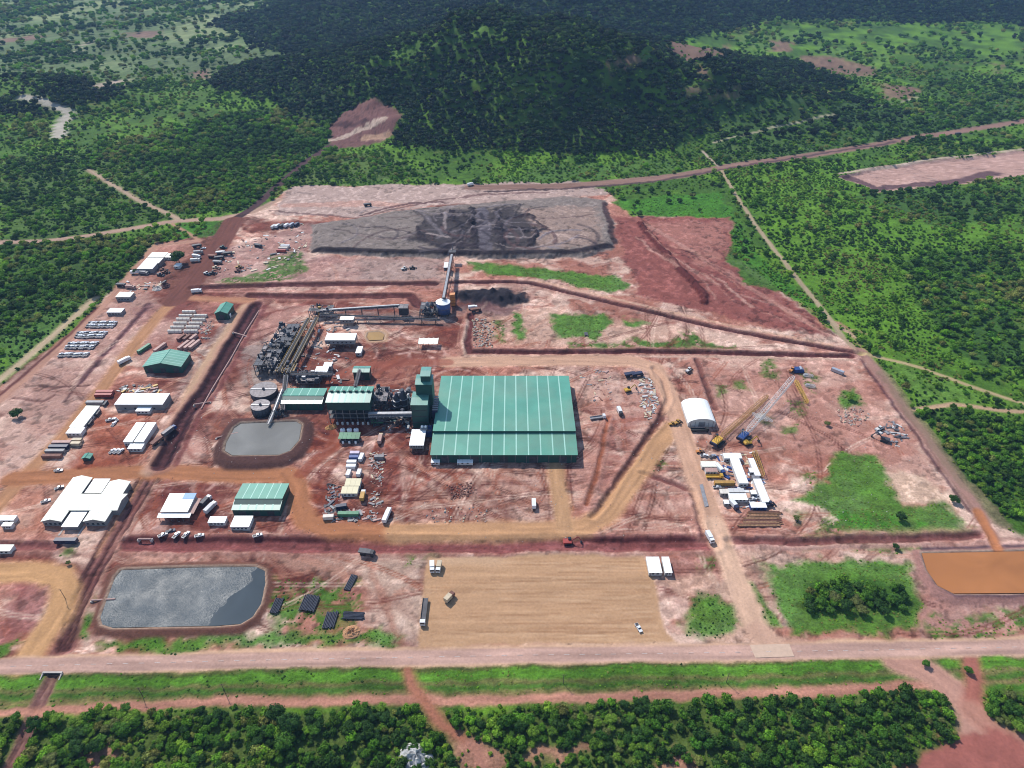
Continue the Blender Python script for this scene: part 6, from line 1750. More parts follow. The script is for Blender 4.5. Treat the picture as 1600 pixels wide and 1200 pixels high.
ax, ay = U(1120, 692)
crawler("crawler_crane", "yellow crawler crane with an ochre lattice boom behind the camp", 1121, 692, math.atan2(ty_ - ay, tx_ - ax), M["yellow"], (tx_, ty_, tz_), M["ochre"], 2.6)
t = thing("boom_section", "ochre lattice boom lying along the right side of the camp", "boom section", W(1184, 722))
p0 = Vector(W(1178, 704, 1.6)) - Vector(t.location); p1 = Vector(W(1192, 745, 1.6)) - Vector(t.location)
b = MB(); lattice(b, p0, p1, 2.6, 2.6, 16, 0.2); b.build("lattice", M["ochre"], t)
x, y = U(1247, 580)
t = thing("winch_unit", "blue winch unit standing beyond the boom tip", "winch", (x, y, hz(x, y)))
MB().prism_y(-2.2, 2.2, [(-3.6, 0.2), (3.6, 0.2), (3.6, 2.2), (1.0, 3.0), (-3.6, 2.8)]).build("housing", M["blue"], t)
MB().tube((1.5, -1.8, 3.0), (1.5, 1.8, 3.0), 0.9, 12).build("drum", M["silver"], t)
for k, (px, py, lab) in enumerate(((1262, 588, "farther of two white steel frames beyond the boom tip"), (1265, 604, "nearer of two white steel frames beyond the boom tip"))):
    t = thing("steel_trestle", lab, "steel frame", W(px, py))
    b = MB(); lattice(b, (-3.5, 0.5, 1.2), (3.5, -1.5, 1.2), 1.8, 1.8, 8, 0.16); b.build("lattice", M["wallw"], t)
    MB().box(-2, 0.5, 0.8, 2.6, -0.2, 0.9).build("crate", M["steel"], t)

# ------------------------------------------------------------------ timber stacks and pipe bundles
k = 0
for i, py in enumerate((802, 807, 812, 817, 822)):
    a, b2 = (1168, 1220) if i < 2 else ((1160, 1221) if i < 4 else (1153, 1218))
    pa, pb = W(a, py), W(b2, py)
    t = thing("timber_stack", "%s of five rows of long brown timber poles" % ("farthest", "second farthest", "middle", "second nearest", "nearest")[i], "timber stack", (pa[0], pa[1], 0), 0, "rows of long timber poles beside the camp")
    L = pb[0] - pa[0]
    for q in range(10):
        lay = q // 5
        y0_ = (q % 5) * 0.42 - 0.9 + (0.2 if lay else 0)
        xs_, xe = random.uniform(-0.8, 2.0), L + random.uniform(-3, 0.8)
        MB().tube((xs_, y0_ + random.uniform(-0.15, 0.15), 0.45 + lay * 0.4), (xe, y0_ + random.uniform(-0.25, 0.25), 0.45 + lay * 0.4), random.uniform(0.18, 0.26), 6).build("pole", M["timber"] if random.random() < 0.7 else M["rust"], t)
    for q in (0.15, 0.5, 0.85):
        MB().box(L * q - 0.2, L * q + 0.2, -1.3, 1.3, -0.1, 0.25).build("bearer", M["timber"], t)
for (px, py, w_, l_, rz, lab) in ((433, 947, 5.2, 9, 0.1, "small black pipe bundle beside the rippled pond"), (484, 944, 8.5, 9.5, 0.12, "largest black pipe bundle of those by the pond"), (516.5, 969, 6.6, 9.5, 0.05, "black pipe bundle nearest the main road"), (548, 911, 4.2, 10.0, 0.22, "narrow black pipe bundle farthest from the main road"), (553, 963, 5.0, 10.5, PI / 2 + 0.05, "black pipes laid crosswise near a tan mound"),
                              (916, 523, 3.6, 5, 0.0, "small black pipe bundle in the grass patch above the warehouse")):
    x, y = U(px, py)
    t = thing("pipe_bundle", lab, "pipe bundle", (x, y, hz(x, y)), -rz)
    n = int(w_ / 0.75)
    for q in range(n):
        xx = (q - (n - 1) / 2) * 0.75
        e = random.uniform(-0.5, 0.5)
        MB().tube((xx, -l_ / 2 + e, 0.55), (xx + random.uniform(-0.1, 0.1), l_ / 2 + e, 0.55), 0.36, 8).build("pipe", M["pipe"], t)
    for yy in (-l_ * 0.3, l_ * 0.3): MB().box(-w_ / 2, w_ / 2, yy - 0.15, yy + 0.15, -0.1, 0.2).build("bearer", M["timber"], t)
# red pipes along the big left drain
for (P, lab) in (([(405, 487), (384, 520), (362, 560), (332, 609), (315, 640)], "pale red pipeline along the deep red drain"),):
    pts = [Vector((*U(*p), 0.9)) for p in P]
    t = thing("pipeline", lab, "pipeline", (pts[0].x, pts[0].y, 0))
    o = Vector(t.location)
    for a, c in zip(pts[:-1], pts[1:]):
        MB().tube(a - o, c - o, 0.45, 8).build("pipe", M["pink"], t)
        MB().box(a.x - o.x - 0.5, a.x - o.x + 0.5, a.y - o.y - 0.5, a.y - o.y + 0.5, -1.2, 0.6).build("support", M["concrete"], t)
for (a, c, lab) in (((338, 684), (372, 676), "pale pipe running over the left bank into the grey pond"), ((143, 938), (180, 936), "dark pipe lying over the left bank of the rippled pond"), ((364, 519), (384, 525), "short pink pipe bridge crossing the deep red drain"), ((303, 632), (328, 628), "grey pipe crossing the deep red drain lower down"), ((216, 842), (236, 842), "orange earth plank bridge over the lower drain")):
    pa, pb = Vector(W(*a, 1.0)), Vector(W(*c, 1.0))
    t = thing("pipe_bridge", lab, "pipe bridge", (pa.x, pa.y, 0))
    o = Vector(t.location)
    MB().tube(pa - o, pb - o, 0.5, 8).build("pipe", M["pink"], t)
    for q in (0.0, 1.0):
        p = pa.lerp(pb, q) - o
        MB().box(p.x - 0.6, p.x + 0.6, p.y - 0.8, p.y + 0.8, -1.0, 0.7).build("support", M["concrete"], t)
# culvert headwall
x, y = U(83, 1052)
t = thing("culvert", "pale concrete culvert head under the main road", "culvert", (x, y, 0))
MB().box(-4.6, 4.6, -0.4, 0.4, -0.6, 1.0).build("headwall", M["concrete"], t)
for s in (-1, 1):
    MB().hexa([(s * 4.4 - 0.25, -3.4, -1), (s * 4.4 + 0.25, -3.4, -1), (s * 4.4 + 0.25, -0.4, -1), (s * 4.4 - 0.25, -0.4, -1), (s * 4.4 - 0.25, -3.4, 0.1), (s * 4.4 + 0.25, -3.4, 0.1), (s * 4.4 + 0.25, -0.4, 0.8), (s * 4.4 - 0.25, -0.4, 0.8)]).build("wing_wall", M["concrete"], t)
MB().box(-3.6, 3.6, -0.46, -0.38, -0.5, 0.6).build("mouth_shade", M["dkgrey"], t)  # dark slab on the headwall stands for the shade inside the mouth

# ------------------------------------------------------------------ heaps, rocks and loose junk
def heap(name, label, px, py, rx, ry, h, m, cat, seed, rough=0.35):
    rr = random.Random(seed)
    x, y = U(px, py)
    vs, fs = [], []
    nr, na = 7, 22
    for j in range(nr):
        r = (j + 1) / nr
        for k in range(na):
            a = 2 * PI * k / na
            z = h * (1 - r ** 1.4) * (1 + rough * rr.uniform(-1, 1)) if j < nr - 1 else -0.5
            q = r * (1 + 0.16 * math.sin(a * 2 + seed) + rr.uniform(-0.06, 0.06))
            vs.append((rx * q * math.cos(a), ry * q * math.sin(a), z))
    vs.append((0, 0, h))
    for j in range(nr - 1):
        for k in range(na):
            fs.append((j * na + k, (j + 1) * na + k, (j + 1) * na + (k + 1) % na, j * na + (k + 1) % na))
    for k in range(na): fs.append((k, (k + 1) % na, len(vs) - 1))
    b = MB(); b.add(vs, fs)
    o = b.build(name, m); o.location = (x, y, hz(x, y))
    return tag(o, label, cat)
heap("rock_outcrop", "big pale grey rock outcrop among the trees at the bottom edge", 651, 1186, 8.0, 7.0, 4.0, M["stone"], "rock", 3, 0.5)
heap("sand_mound", "tan sand mound beside the crosswise black pipes", 549, 988, 5.5, 3.8, 2.0, mat("tan_sand", S(214, 160, 116), 0.95, 0, 0.12, 0.8), "mound", 5)
heap("soil_mound", "dark soil mound beside the upper left yard", 259, 447, 4.5, 6, 3.5, mat("dark_soil", S(96, 62, 62), 0.95, 0, 0.25, 0.6), "mound", 9)
heap("gravel_mound", "pale gravel mound left of the dark soil mound", 246, 451, 6, 5, 2.2, M["concrete"], "mound", 11)
heap("sand_mound", "orange sand mound beside the mill building", 517, 668, 4.0, 3.4, 2.0, mat("orange_sand", S(222, 166, 104), 0.95, 0, 0.12, 0.8), "mound", 13)

rock_proto = []
for s in range(4):
    rr = random.Random(40 + s)
    import bmesh
    bm = bmesh.new(); bmesh.ops.create_icosphere(bm, subdivisions=1, radius=1)
    for v in bm.verts: v.co *= rr.uniform(0.7, 1.15); v.co.z *= 0.7
    me = bpy.data.meshes.new("rock"); bm.to_mesh(me); bm.free(); rock_proto.append(me)
def scatter_mass(name, label, cat, px_poly, count, smin, smax, mats, seed, boxy=False):
    """loose rubble that nobody could count: one mesh, kept as stuff"""
    rr = random.Random(seed)
    P = world_pts(px_poly)
    A = np.array(P)
    b = MB(); mi = []
    n = 0; tries = 0
    while n < count and tries < count * 20:
        tries += 1
        x, y = rr.uniform(A[:, 0].min(), A[:, 0].max()), rr.uniform(A[:, 1].min(), A[:, 1].max())
        if sdf(P, np.array([x]), np.array([y]))[0] > 0: continue
        s = rr.uniform(smin, smax); z = hz(x, y); a = rr.uniform(0, PI)
        f0 = len(b.f)
        if boxy:
            c, d = math.cos(a), math.sin(a); l, w_, h = s * rr.uniform(0.8, 2.5), s * rr.uniform(0.3, 0.8), s * rr.uniform(0.2, 0.7)
            pts = [(-l, -w_), (l, -w_), (l, w_), (-l, w_)]
            b.hexa([(x + p * c - q * d, y + p * d + q * c, z - 0.1) for p, q in pts] + [(x + p * c - q * d, y + p * d + q * c, z + h) for p, q in pts])
        else:
            me = rr.choice(rock_proto); o = len(b.v)
            c, d = math.cos(a) * s, math.sin(a) * s
            b.v += [(x + v.co.x * c - v.co.y * d, y + v.co.x * d + v.co.y * c, z + v.co.z * s + s * 0.2) for v in me.vertices]
            b.f += [tuple(o + i for i in p.vertices) for p in me.polygons]
        mi += [rr.randrange(len(mats))] * (len(b.f) - f0)
        n += 1
    me = bpy.data.meshes.new(name); me.from_pydata(b.v, [], b.f)
    for m in mats: me.materials.append(M[m])
    me.polygons.foreach_set("material_index", mi)
    o = bpy.data.objects.new(name, me); COL.objects.link(o)
    return tag(o, label, cat, None, "stuff")
scatter_mass("rubble", "loose pale rubble field near the corner of the works", "rubble", [(1308, 640), (1340, 634), (1362, 650), (1340, 668), (1312, 660)], 150, 0.3, 0.9, ["concrete", "pink", "beige", "soil"], 1)
scatter_mass("scrap", "scattered scrap beside the right boundary road", "scrap", [(1375, 655), (1405, 660), (1425, 690), (1395, 700), (1370, 680)], 46, 0.5, 1.3, ["grey", "dkgrey", "wallw", "steel2"], 2, True)
scatter_mass("scrap", "line of scrap and materials right of the contractor yard", "scrap", [(578, 705), (602, 705), (594, 790), (580, 800)], 110, 0.3, 1.0, ["grey", "wallg", "rust", "steel2", "pink", "beige"], 3, True)
scatter_mass("scrap", "dark scrap heap at the left side of the contractor yard", "scrap", [(512, 755), (532, 760), (526, 812), (506, 812)], 90, 0.3, 1.0, ["dkgrey", "black", "wallg", "navy", "rust"], 4, True)
scatter_mass("scrap", "mixed materials along the near edge of the contractor yard", "scrap", [(520, 800), (590, 795), (590, 815), (520, 816)], 80, 0.3, 1.1, ["dkgrey", "wallg", "steel2", "pink", "grey"], 5, True)
scatter_mass("rubble", "pale building rubble along the inner bend right of the warehouse", "rubble", [(1000, 590), (1020, 590), (1032, 640), (1010, 660), (1000, 640)], 90, 0.4, 1.2, ["concrete", "wallw", "grey", "beige"], 6, True)
scatter_mass("scrap", "stored parts on the bare ground right of the warehouse", "scrap", [(905, 575), (965, 578), (958, 625), (912, 628)], 60, 0.3, 1.1, ["rust", "pink", "grey", "beige"], 7, True)
scatter_mass("rubble", "dumped soil clods on the flat above the long ditch", "rubble", [(738, 498), (772, 500), (770, 543), (740, 543)], 170, 0.5, 1.3, ["beige", "concrete", "soil"], 8)
scatter_mass("scrap", "stored steel behind the long white store roof", "scrap", [(185, 602), (250, 603), (252, 613), (182, 612)], 60, 0.4, 1.5, ["grey", "pink", "yellow", "dkgrey", "wallw"], 9, True)
scatter_mass("rubble", "pink rubble right of the covered stacks", "rubble", [(318, 495), (336, 505), (325, 535), (312, 530)], 60, 0.5, 1.3, ["pink", "concrete", "beige"], 10)
scatter_mass("scrap", "clutter of camp supplies around the white camp blocks", "scrap", [(1120, 712), (1185, 705), (1200, 795), (1135, 795), (1105, 720)], 150, 0.4, 1.3, ["grey", "carwhite", "dkgrey", "beige", "blue", "rust"], 11, True)
scatter_mass("scrap", "steel parts around the plant's conveyors", "scrap", [(460, 500), (560, 500), (540, 600), (455, 600)], 130, 0.4, 1.4, ["dkgrey", "steel2", "wallw", "rust"], 12, True)
scatter_mass("scrap", "loose equipment between the mill and the process tower", "scrap", [(575, 610), (650, 605), (655, 690), (575, 668)], 120, 0.4, 1.4, ["dkgrey", "steel2", "wallw", "tank", "rust"], 13, True)
scatter_mass("scrap", "odd materials across the machine park", "scrap", [(340, 385), (480, 345), (480, 385), (420, 430), (330, 435)], 110, 0.5, 1.6, ["dkgrey", "steel2", "wallw", "rust", "beige"], 14, True)
scatter_mass("rubble", "small stones over the bare ground of the works", "rubble", [(240, 640), (500, 560), (1100, 560), (1420, 660), (1500, 800), (1100, 845), (250, 845)], 900, 0.12, 0.45, ["concrete", "stone", "soil", "pink"], 15)
scatter_mass("rubble", "dark red clods dumped in front of the warehouse", "rubble", [(698, 758), (742, 752), (746, 772), (706, 782)], 120, 0.3, 0.9, ["soil", "rust"], 21)
scatter_mass("rubble", "grey gravel and lumber on the bare ground before the warehouse", "rubble", [(672, 795), (760, 790), (765, 815), (660, 818)], 60, 0.3, 0.8, ["grey", "pink", "beige", "soil"], 22)
scatter_mass("scrap", "odd materials in the upper left yard", "scrap", [(195, 440), (260, 440), (235, 455), (180, 470)], 50, 0.4, 1.4, ["dkgrey", "wallw", "rust", "beige"], 16, True)
# roadside poles
for k, (px, py) in enumerate(((102, 935), (223, 1088), (352, 1083), (880, 1068), (1135, 1066))):
    x, y = U(px, py)
    t = thing("utility_pole", "thin timber pole %s" % ("by the tan access road at the left", "on the grass verge nearest the culvert", "on the grass verge below the rippled pond", "on the grass verge below the tan lot", "on the grass verge near the concrete apron")[k], "pole", (x, y, hz(x, y)))
    MB().tube((0, 0, -0.4), (0, 0, 7.5), 0.16, 6, 0.11).build("post", M["bark"], t)
    MB().box(-0.9, 0.9, -0.07, 0.07, 6.8, 7.0).build("crossarm", M["bark"], t)
# ------------------------------------------------------------------ vegetation
def crown_mesh(name, seed, m, n_leaf=170, leaf=0.30, flat=0.75, core=True, lobes=5):
    """a crown of unit radius standing on z=0: a few overlapping lobes of leaf clumps, with gaps between them"""
    rr = np.random.default_rng(seed)
    L = [(0.0, 0.0, 0.75 * flat, 0.62)]
    for k in range(lobes):
        a = 2 * math.pi * (k + rr.uniform(-0.3, 0.3)) / lobes
        q = rr.uniform(0.35, 0.62)
        L.append((q * math.cos(a), q * math.sin(a), flat * rr.uniform(0.45, 1.0), rr.uniform(0.34, 0.52)))
    vs, fs, sh = [], [], []
    if core:
        import bmesh
        for (cx, cy, cz, r) in L:
            bm = bmesh.new(); bmesh.ops.create_icosphere(bm, subdivisions=1, radius=r * 0.82)
            o = len(vs)
            for v in bm.verts:
                k = 0.8 + 0.4 * rr.random()
                vs.append((cx + v.co.x * k, cy + v.co.y * k, max(0.03, cz + v.co.z * k * 0.85)))
                sh.append(0.8 + 0.3 * rr.random())
            fs += [tuple(o + v.index for v in f.verts) for f in bm.faces]
            bm.free()
    w = np.array([l[3] ** 2 for l in L]); w /= w.sum()
    for k in range(n_leaf):
        cx, cy, cz, r = L[rr.choice(len(L), p=w)]
        d = rr.normal(size=3); d[2] = abs(d[2]) * 0.9 + 0.05 if rr.random() < 0.8 else d[2]
        d /= np.linalg.norm(d)
        c = np.array([cx, cy, cz]) + d * r * rr.uniform(0.80, 1.12) * np.array([1, 1, 0.85])
        nrm = d + rr.normal(size=3) * 0.45; nrm /= np.linalg.norm(nrm)
        a = np.cross(nrm, rr.normal(size=3)); a /= np.linalg.norm(a)
        b_ = np.cross(nrm, a)
        s = leaf * rr.uniform(0.55, 1.15) * (0.6 + 0.4 * r / 0.5)
        o = len(vs)
        q = [c - a * s * 0.5, c + b_ * s * 0.32, c + a * s * 0.5, c - b_ * s * 0.32]
        vs += [tuple(p) if p[2] > 0.02 else (p[0], p[1], 0.02) for p in q]
        t = 0.72 + 0.6 * rr.random()
        sh += [t] * 4
        fs.append((o, o + 1, o + 2, o + 3))
    me = bpy.data.meshes.new(name)
    me.from_pydata(vs, [], fs)
    at = me.color_attributes.new("leaf", 'FLOAT_COLOR', 'POINT')
    arr = np.ones((len(vs), 4), np.float32); arr[:, :3] = np.array(sh, np.float32)[:, None]
    at.data.foreach_set("color", arr.ravel())
    me.materials.append(m)
    return me

def leaf_mat(name, col=None):
    m = bpy.data.materials.new(name); m.use_nodes = True
    nt = m.node_tree; p = nt.nodes["Principled BSDF"]
    p.inputs["Roughness"].default_value = 0.7
    p.inputs["Specular IOR Level"].default_value = 0.2
    lf = nt.nodes.new("ShaderNodeAttribute"); lf.attribute_name = "leaf"
    mx = nt.nodes.new("ShaderNodeMix"); mx.data_type = 'RGBA'; mx.blend_type = 'MULTIPLY'; mx.inputs["Factor"].default_value = 1.0
    nt.links.new(lf.outputs["Color"], mx.inputs["A"])
    if col is None:
        at = nt.nodes.new("ShaderNodeAttribute"); at.attribute_type = 'INSTANCER'; at.attribute_name = "tint"
        nt.links.new(at.outputs["Color"], mx.inputs["B"])
    else:
        tc = nt.nodes.new("ShaderNodeTexCoord"); nz = nt.nodes.new("ShaderNodeTexNoise"); nz.inputs["Scale"].default_value = 3.0
        nt.links.new(tc.outputs["Object"], nz.inputs["Vector"])
        cr = nt.nodes.new("ShaderNodeValToRGB")
        cr.color_ramp.elements[0].position = 0.35; cr.color_ramp.elements[1].position = 0.65
        cr.color_ramp.elements[0].color = (*(np.array(col) * 0.7), 1); cr.color_ramp.elements[1].color = (*(np.array(col) * 1.3), 1)
        nt.links.new(nz.outputs["Fac"], cr.inputs["Fac"])
        nt.links.new(cr.outputs["Color"], mx.inputs["B"])
    nt.links.new(mx.outputs["Result"], p.inputs["Base Color"])
    tr = nt.nodes.new("ShaderNodeBsdfTranslucent"); nt.links.new(mx.outputs["Result"], tr.inputs["Color"])
    ms = nt.nodes.new("ShaderNodeMixShader"); ms.inputs[0].default_value = 0.32
    nt.links.new(p.outputs[0], ms.inputs[1]); nt.links.new(tr.outputs[0], ms.inputs[2])
    nt.links.new(ms.outputs[0], [n for n in nt.nodes if n.type == 'OUTPUT_MATERIAL'][0].inputs["Surface"])
    return m
ML = leaf_mat("foliage_mass")

def sample(arr, x, y):
    i = np.clip(np.searchsorted(XS, x), 1, NX - 1); j = np.clip(np.searchsorted(YS, y), 1, NY - 1)
    return arr[j, i]
def zsample(x, y):
    i = np.clip(np.searchsorted(XS, x), 1, NX - 1); j = np.clip(np.searchsorted(YS, y), 1, NY - 1)
    tx = (x - XS[i - 1]) / (XS[i] - XS[i - 1]); ty = (y - YS[j - 1]) / (YS[j] - YS[j - 1])
    return (H[j - 1, i - 1] * (1 - tx) + H[j - 1, i] * tx) * (1 - ty) + (H[j, i - 1] * (1 - tx) + H[j, i] * tx) * ty
def cells(y0, y1, sp):
    """jittered grid of candidate spots in the view, between two distances"""
    ys = np.arange(y0, y1, sp)
    P = []
    for y in ys:
        hw = (y * CP + CAM_H * SP) * 0.7407 * 1.06 + 30
        xs = np.arange(-hw, hw, sp)
        P.append(np.stack([xs, np.full(len(xs), y)], 1))
    P = np.concatenate(P)
    return P + RNG.uniform(-0.5, 0.5, P.shape) * sp

def mass(name, label, cat, pts, size, tint, meshes):
    """a wood or scrub read as one mass: leaf-clump crowns standing on the ground, instanced by geometry nodes"""
    me = bpy.data.meshes.new(name)
    z = zsample(pts[:, 0], pts[:, 1])
    me.vertices.add(len(pts))
    me.vertices.foreach_set("co", np.stack([pts[:, 0], pts[:, 1], z - 0.1], 1).astype(np.float32).ravel())
    a = me.attributes.new("size", 'FLOAT_VECTOR', 'POINT'); a.data.foreach_set("vector", size.astype(np.float32).ravel())
    a = me.attributes.new("turn", 'FLOAT_VECTOR', 'POINT')
    r = np.zeros((len(pts), 3), np.float32); r[:, 2] = RNG.uniform(0, 6.28, len(pts)); a.data.foreach_set("vector", r.ravel())
    a = me.attributes.new("kind_index", 'INT', 'POINT'); a.data.foreach_set("value", RNG.integers(0, len(meshes), len(pts)).astype(np.int32))
    a = me.attributes.new("tint", 'FLOAT_COLOR', 'POINT')
    a.data.foreach_set("color", np.concatenate([tint, np.ones((len(pts), 1))], 1).astype(np.float32).ravel())
    o = bpy.data.objects.new(name, me); COL.objects.link(o)
    ng = bpy.data.node_groups.new(name + "_nodes", 'GeometryNodeTree')
    ng.interface.new_socket("Geometry", in_out='INPUT', socket_type='NodeSocketGeometry')
    ng.interface.new_socket("Geometry", in_out='OUTPUT', socket_type='NodeSocketGeometry')
    N, Lk = ng.nodes, ng.links
    gi, go = N.new("NodeGroupInput"), N.new("NodeGroupOutput")
    jn = N.new("GeometryNodeJoinGeometry")
    for src in meshes[::-1]:
        oi = N.new("GeometryNodeObjectInfo"); oi.inputs["Object"].default_value = src
        gt = N.new("GeometryNodeGeometryToInstance")
        Lk.new(oi.outputs["Geometry"], gt.inputs[0]); Lk.new(gt.outputs[0], jn.inputs[0])
    ip = N.new("GeometryNodeInstanceOnPoints")
    ip.inputs["Pick Instance"].default_value = True
    def attr(nm, ty):
        n = N.new("GeometryNodeInputNamedAttribute"); n.data_type = ty; n.inputs[0].default_value = nm
        return [s for s in n.outputs if s.enabled][0] if [s for s in n.outputs if s.enabled] else n.outputs[0]
    Lk.new(gi.outputs[0], ip.inputs["Points"]); Lk.new(jn.outputs[0], ip.inputs["Instance"])
    Lk.new(attr("kind_index", 'INT'), ip.inputs["Instance Index"])
    Lk.new(attr("size", 'FLOAT_VECTOR'), ip.inputs["Scale"])
    e2r = N.new("FunctionNodeEulerToRotation")
    Lk.new(attr("turn", 'FLOAT_VECTOR'), e2r.inputs[0]); Lk.new(e2r.outputs[0], ip.inputs["Rotation"])
    Lk.new(ip.outputs[0], go.inputs[0])
    md = o.modifiers.new("scatter", 'NODES'); md.node_group = ng
    return tag(o, label, cat, None, "stuff")

def src(me):
    return bpy.data.objects.new(me.name, me)      # kept out of the scene: only its mesh is used
TREES = [src(crown_mesh("crown_leaves", 100 + k, ML, 150, 0.34, RNG.uniform(0.75, 1.05), True, 4 + k % 3)) for k in range(6)]
BUSHES = [src(crown_mesh("shrub_leaves", 200 + k, ML, 70, 0.5, 0.7, True, 3)) for k in range(5)]

def tints(n, x, y, cols, wts, seed, jitter=0.16):
    cols = np.array(cols)
    base = fbm(x, y, 60, 3, seed)
    u = np.clip((base - 0.5) * 2.2 + 0.5 + RNG.normal(0, 0.22, n), 0, 0.999)
    cs = np.cumsum(wts) / np.sum(wts)
    c = cols[np.searchsorted(cs, u)]
    return np.clip(c * (1 + RNG.normal(0, jitter, (n, 1))) * (1 + RNG.normal(0, 0.05, (n, 3))), 0.004, 0.4)

DK = [S(32, 62, 30), S(46, 80, 36), S(66, 102, 42), S(100, 136, 54), S(48, 72, 42)]
MD = [S(66, 106, 34), S(94, 142, 38), S(122, 172, 44), S(146, 188, 54), S(156, 162, 78)]
# -- scrub
P_all, S_all, T_all = [], [], []
for (y0, y1, sp) in ((120, 330, 2.4), (330, 620, 2.9), (620, 1000, 3.7), (1000, 1500, 6.0)):
    P = cells(y0, y1, sp)
    d = sample(SHRUB, P[:, 0], P[:, 1])
    clump = fbm(P[:, 0], P[:, 1], 15, 3, 77)
    P = P[RNG.random(len(P)) < d * np.clip((clump - 0.26) * 3.4, 0.08, 1)]
    n = len(P)
    zi = sample(ZI, P[:, 0], P[:, 1])
    low = (sample(SITEM, P[:, 0], P[:, 1]) > 0.5) | np.isin(zi, [ZN.index(q) for q in ("grass_patch", "grass_verge") if q in ZN])
    r = sp * RNG.uniform(0.26, 0.62, n) * np.where(low, 0.55, 1.0)
    s = np.stack([r, r * RNG.uniform(0.8, 1.2, n), r * np.where(low, 0.55, RNG.uniform(0.7, 1.15, n))], 1)
    P_all.append(P); S_all.append(s); T_all.append(tints(n, P[:, 0], P[:, 1], MD, (2, 3, 4, 3, 1.2), 91))
P, s, t = np.concatenate(P_all), np.concatenate(S_all), np.concatenate(T_all)
mass("scrub", "low green scrub and tall grass tufts over the open ground", "scrub", P, s, t, BUSHES)
print("scrub", len(P))
# -- single trees: the three hundred that show largest stand along the near edge of the picture
woody = []
cand = cells(143, 191, 3.3)
d = sample(TREE, cand[:, 0], cand[:, 1])
cand = cand[(d > 0.3)]
dens = fbm(cand[:, 0], cand[:, 1], 28, 3, 95)
hw = (cand[:, 1] * CP + CAM_H * SP) * 0.7407
cand = cand[(np.abs(cand[:, 0]) < hw + 2) & (dens + RNG.uniform(-0.12, 0.12, len(cand)) > 0.41)]
RAD = RNG.choice([1.2, 1.5, 1.8, 2.1, 2.5, 3.0], len(cand), p=[.2, .22, .22, .18, .12, .06]) * RNG.uniform(0.9, 1.1, len(cand))
RAD *= 0.8 + 0.75 * sstep(0.46, 0.62, fbm(cand[:, 0], cand[:, 1] * 1.4, 45, 3, 119)) * (0.4 + 0.6 * (cand[:, 0] < -60))
big = np.argsort(-RAD * (1 + 0.002 * (165 - cand[:, 1])))
rest, rest_r = cand[big[262:]], RAD[big[262:]]
cand, RAD = cand[big[:262]], RAD[big[:262]]
MTREE = [(leaf_mat("leaves_dark_green", S(62, 102, 38)), leaf_mat("leaves_mid_green", S(94, 142, 44)), leaf_mat("leaves_yellow_green", S(136, 176, 56)), leaf_mat("leaves_olive", S(130, 140, 74)))][0]
CROWNS = [[crown_mesh("crown", 300 + q * 10 + k, MTREE[q], 620, 0.17, 0.8 + 0.08 * k, True, 5 + k % 3) for k in range(4)] for q in range(4)]
def trunk_mesh(seed):
    rr = random.Random(seed)
    b = MB()
    p = Vector((0, 0, -0.4)); q = Vector((rr.uniform(-0.15, 0.15), rr.uniform(-0.15, 0.15), 2.4))
    b.tube(p, q, 0.24, 7, 0.17)
    for k in range(4):
        a = 2 * PI * k / 4 + rr.uniform(-0.4, 0.4)
        b.tube(q, q + Vector((1.5 * math.cos(a), 1.5 * math.sin(a), rr.uniform(1.0, 2.0))), 0.12, 5, 0.05)
    return b.mesh("trunk", M["bark"])
TRUNKS = [trunk_mesh(k) for k in range(4)]
def tree(x, y, R, q, k, label, group=None, Hh=None, cat="tree", name="broadleaf_tree", base=None):
    z = hz(x, y)
    base = R * 0.30 if base is None else base
    t = thing(name, label, cat, (x, y, z), random.uniform(0, 6.28), group)
    o = bpy.data.objects.new("trunk", TRUNKS[k % 4]); COL.objects.link(o); o.parent = t
    s = (base + R * 0.5) / 2.4; o.scale = (R / 4.5, R / 4.5, s)
    c = bpy.data.objects.new("crown", CROWNS[q][k % 4]); COL.objects.link(c); c.parent = t
    c.location = (0, 0, base); c.scale = (R, R * random.uniform(0.88, 1.12), (Hh or R * random.uniform(0.65, 1.1)))
    return t
KN = ("dark green", "mid green", "yellowish", "olive")
def where(x, y):
    px = 800 + FPX * x / (y * CP + CAM_H * SP)
    for lim, nm in ((45, "left of the drain channel"), (150, "just right of the drain channel"), (270, "above the left bare patch"), (400, "right of the left bare patch"), (520, "under the tall dark tree"), (630, "left of the rock outcrop"), (790, "by the rock outcrop"), (960, "below the tan lot"),
                    (1120, "by the bare mound"), (1300, "below the concrete apron"), (1420, "under the green block"), (1520, "left of the track junction"), (9999, "right of the track junction")):
        if px < lim: return nm
QY = np.quantile(cand[:, 1], [0.25, 0.5, 0.75])
for (x, y), R0 in zip(cand, RAD):
    dn = fbm(np.array([x]), np.array([y]), 26, 3, 97)[0]
    q = int(np.clip((dn - 0.3) * 6 + random.uniform(-1.2, 1.8), 0, 3))
    R = float(R0) * 0.92 * (1.12 if q == 0 else 1.0)
    t = tree(float(x), float(y), R, q, random.randrange(4), "tree", "broadleaf trees in the near woodland strip")
    woody.append((where(x, y), ("front row", "second row", "third row", "back row")[int(np.searchsorted(QY, y))], float(x), q, t))
ORD = ("first", "second", "third", "fourth", "fifth", "sixth", "seventh", "eighth", "ninth", "tenth", "eleventh", "twelfth", "thirteenth", "fourteenth", "fifteenth", "sixteenth", "seventeenth", "eighteenth", "nineteenth", "twentieth")
for key in sorted({(a, b_) for a, b_, *_ in woody}):
    ws = sorted([w_ for w_ in woody if (w_[0], w_[1]) == key], key=lambda w_: w_[2])
    for i, w_ in enumerate(ws):
        w_[4]["label"] = "%s tree, %s from left in the %s %s" % (KN[w_[3]], ORD[min(i, 19)], key[1], key[0])
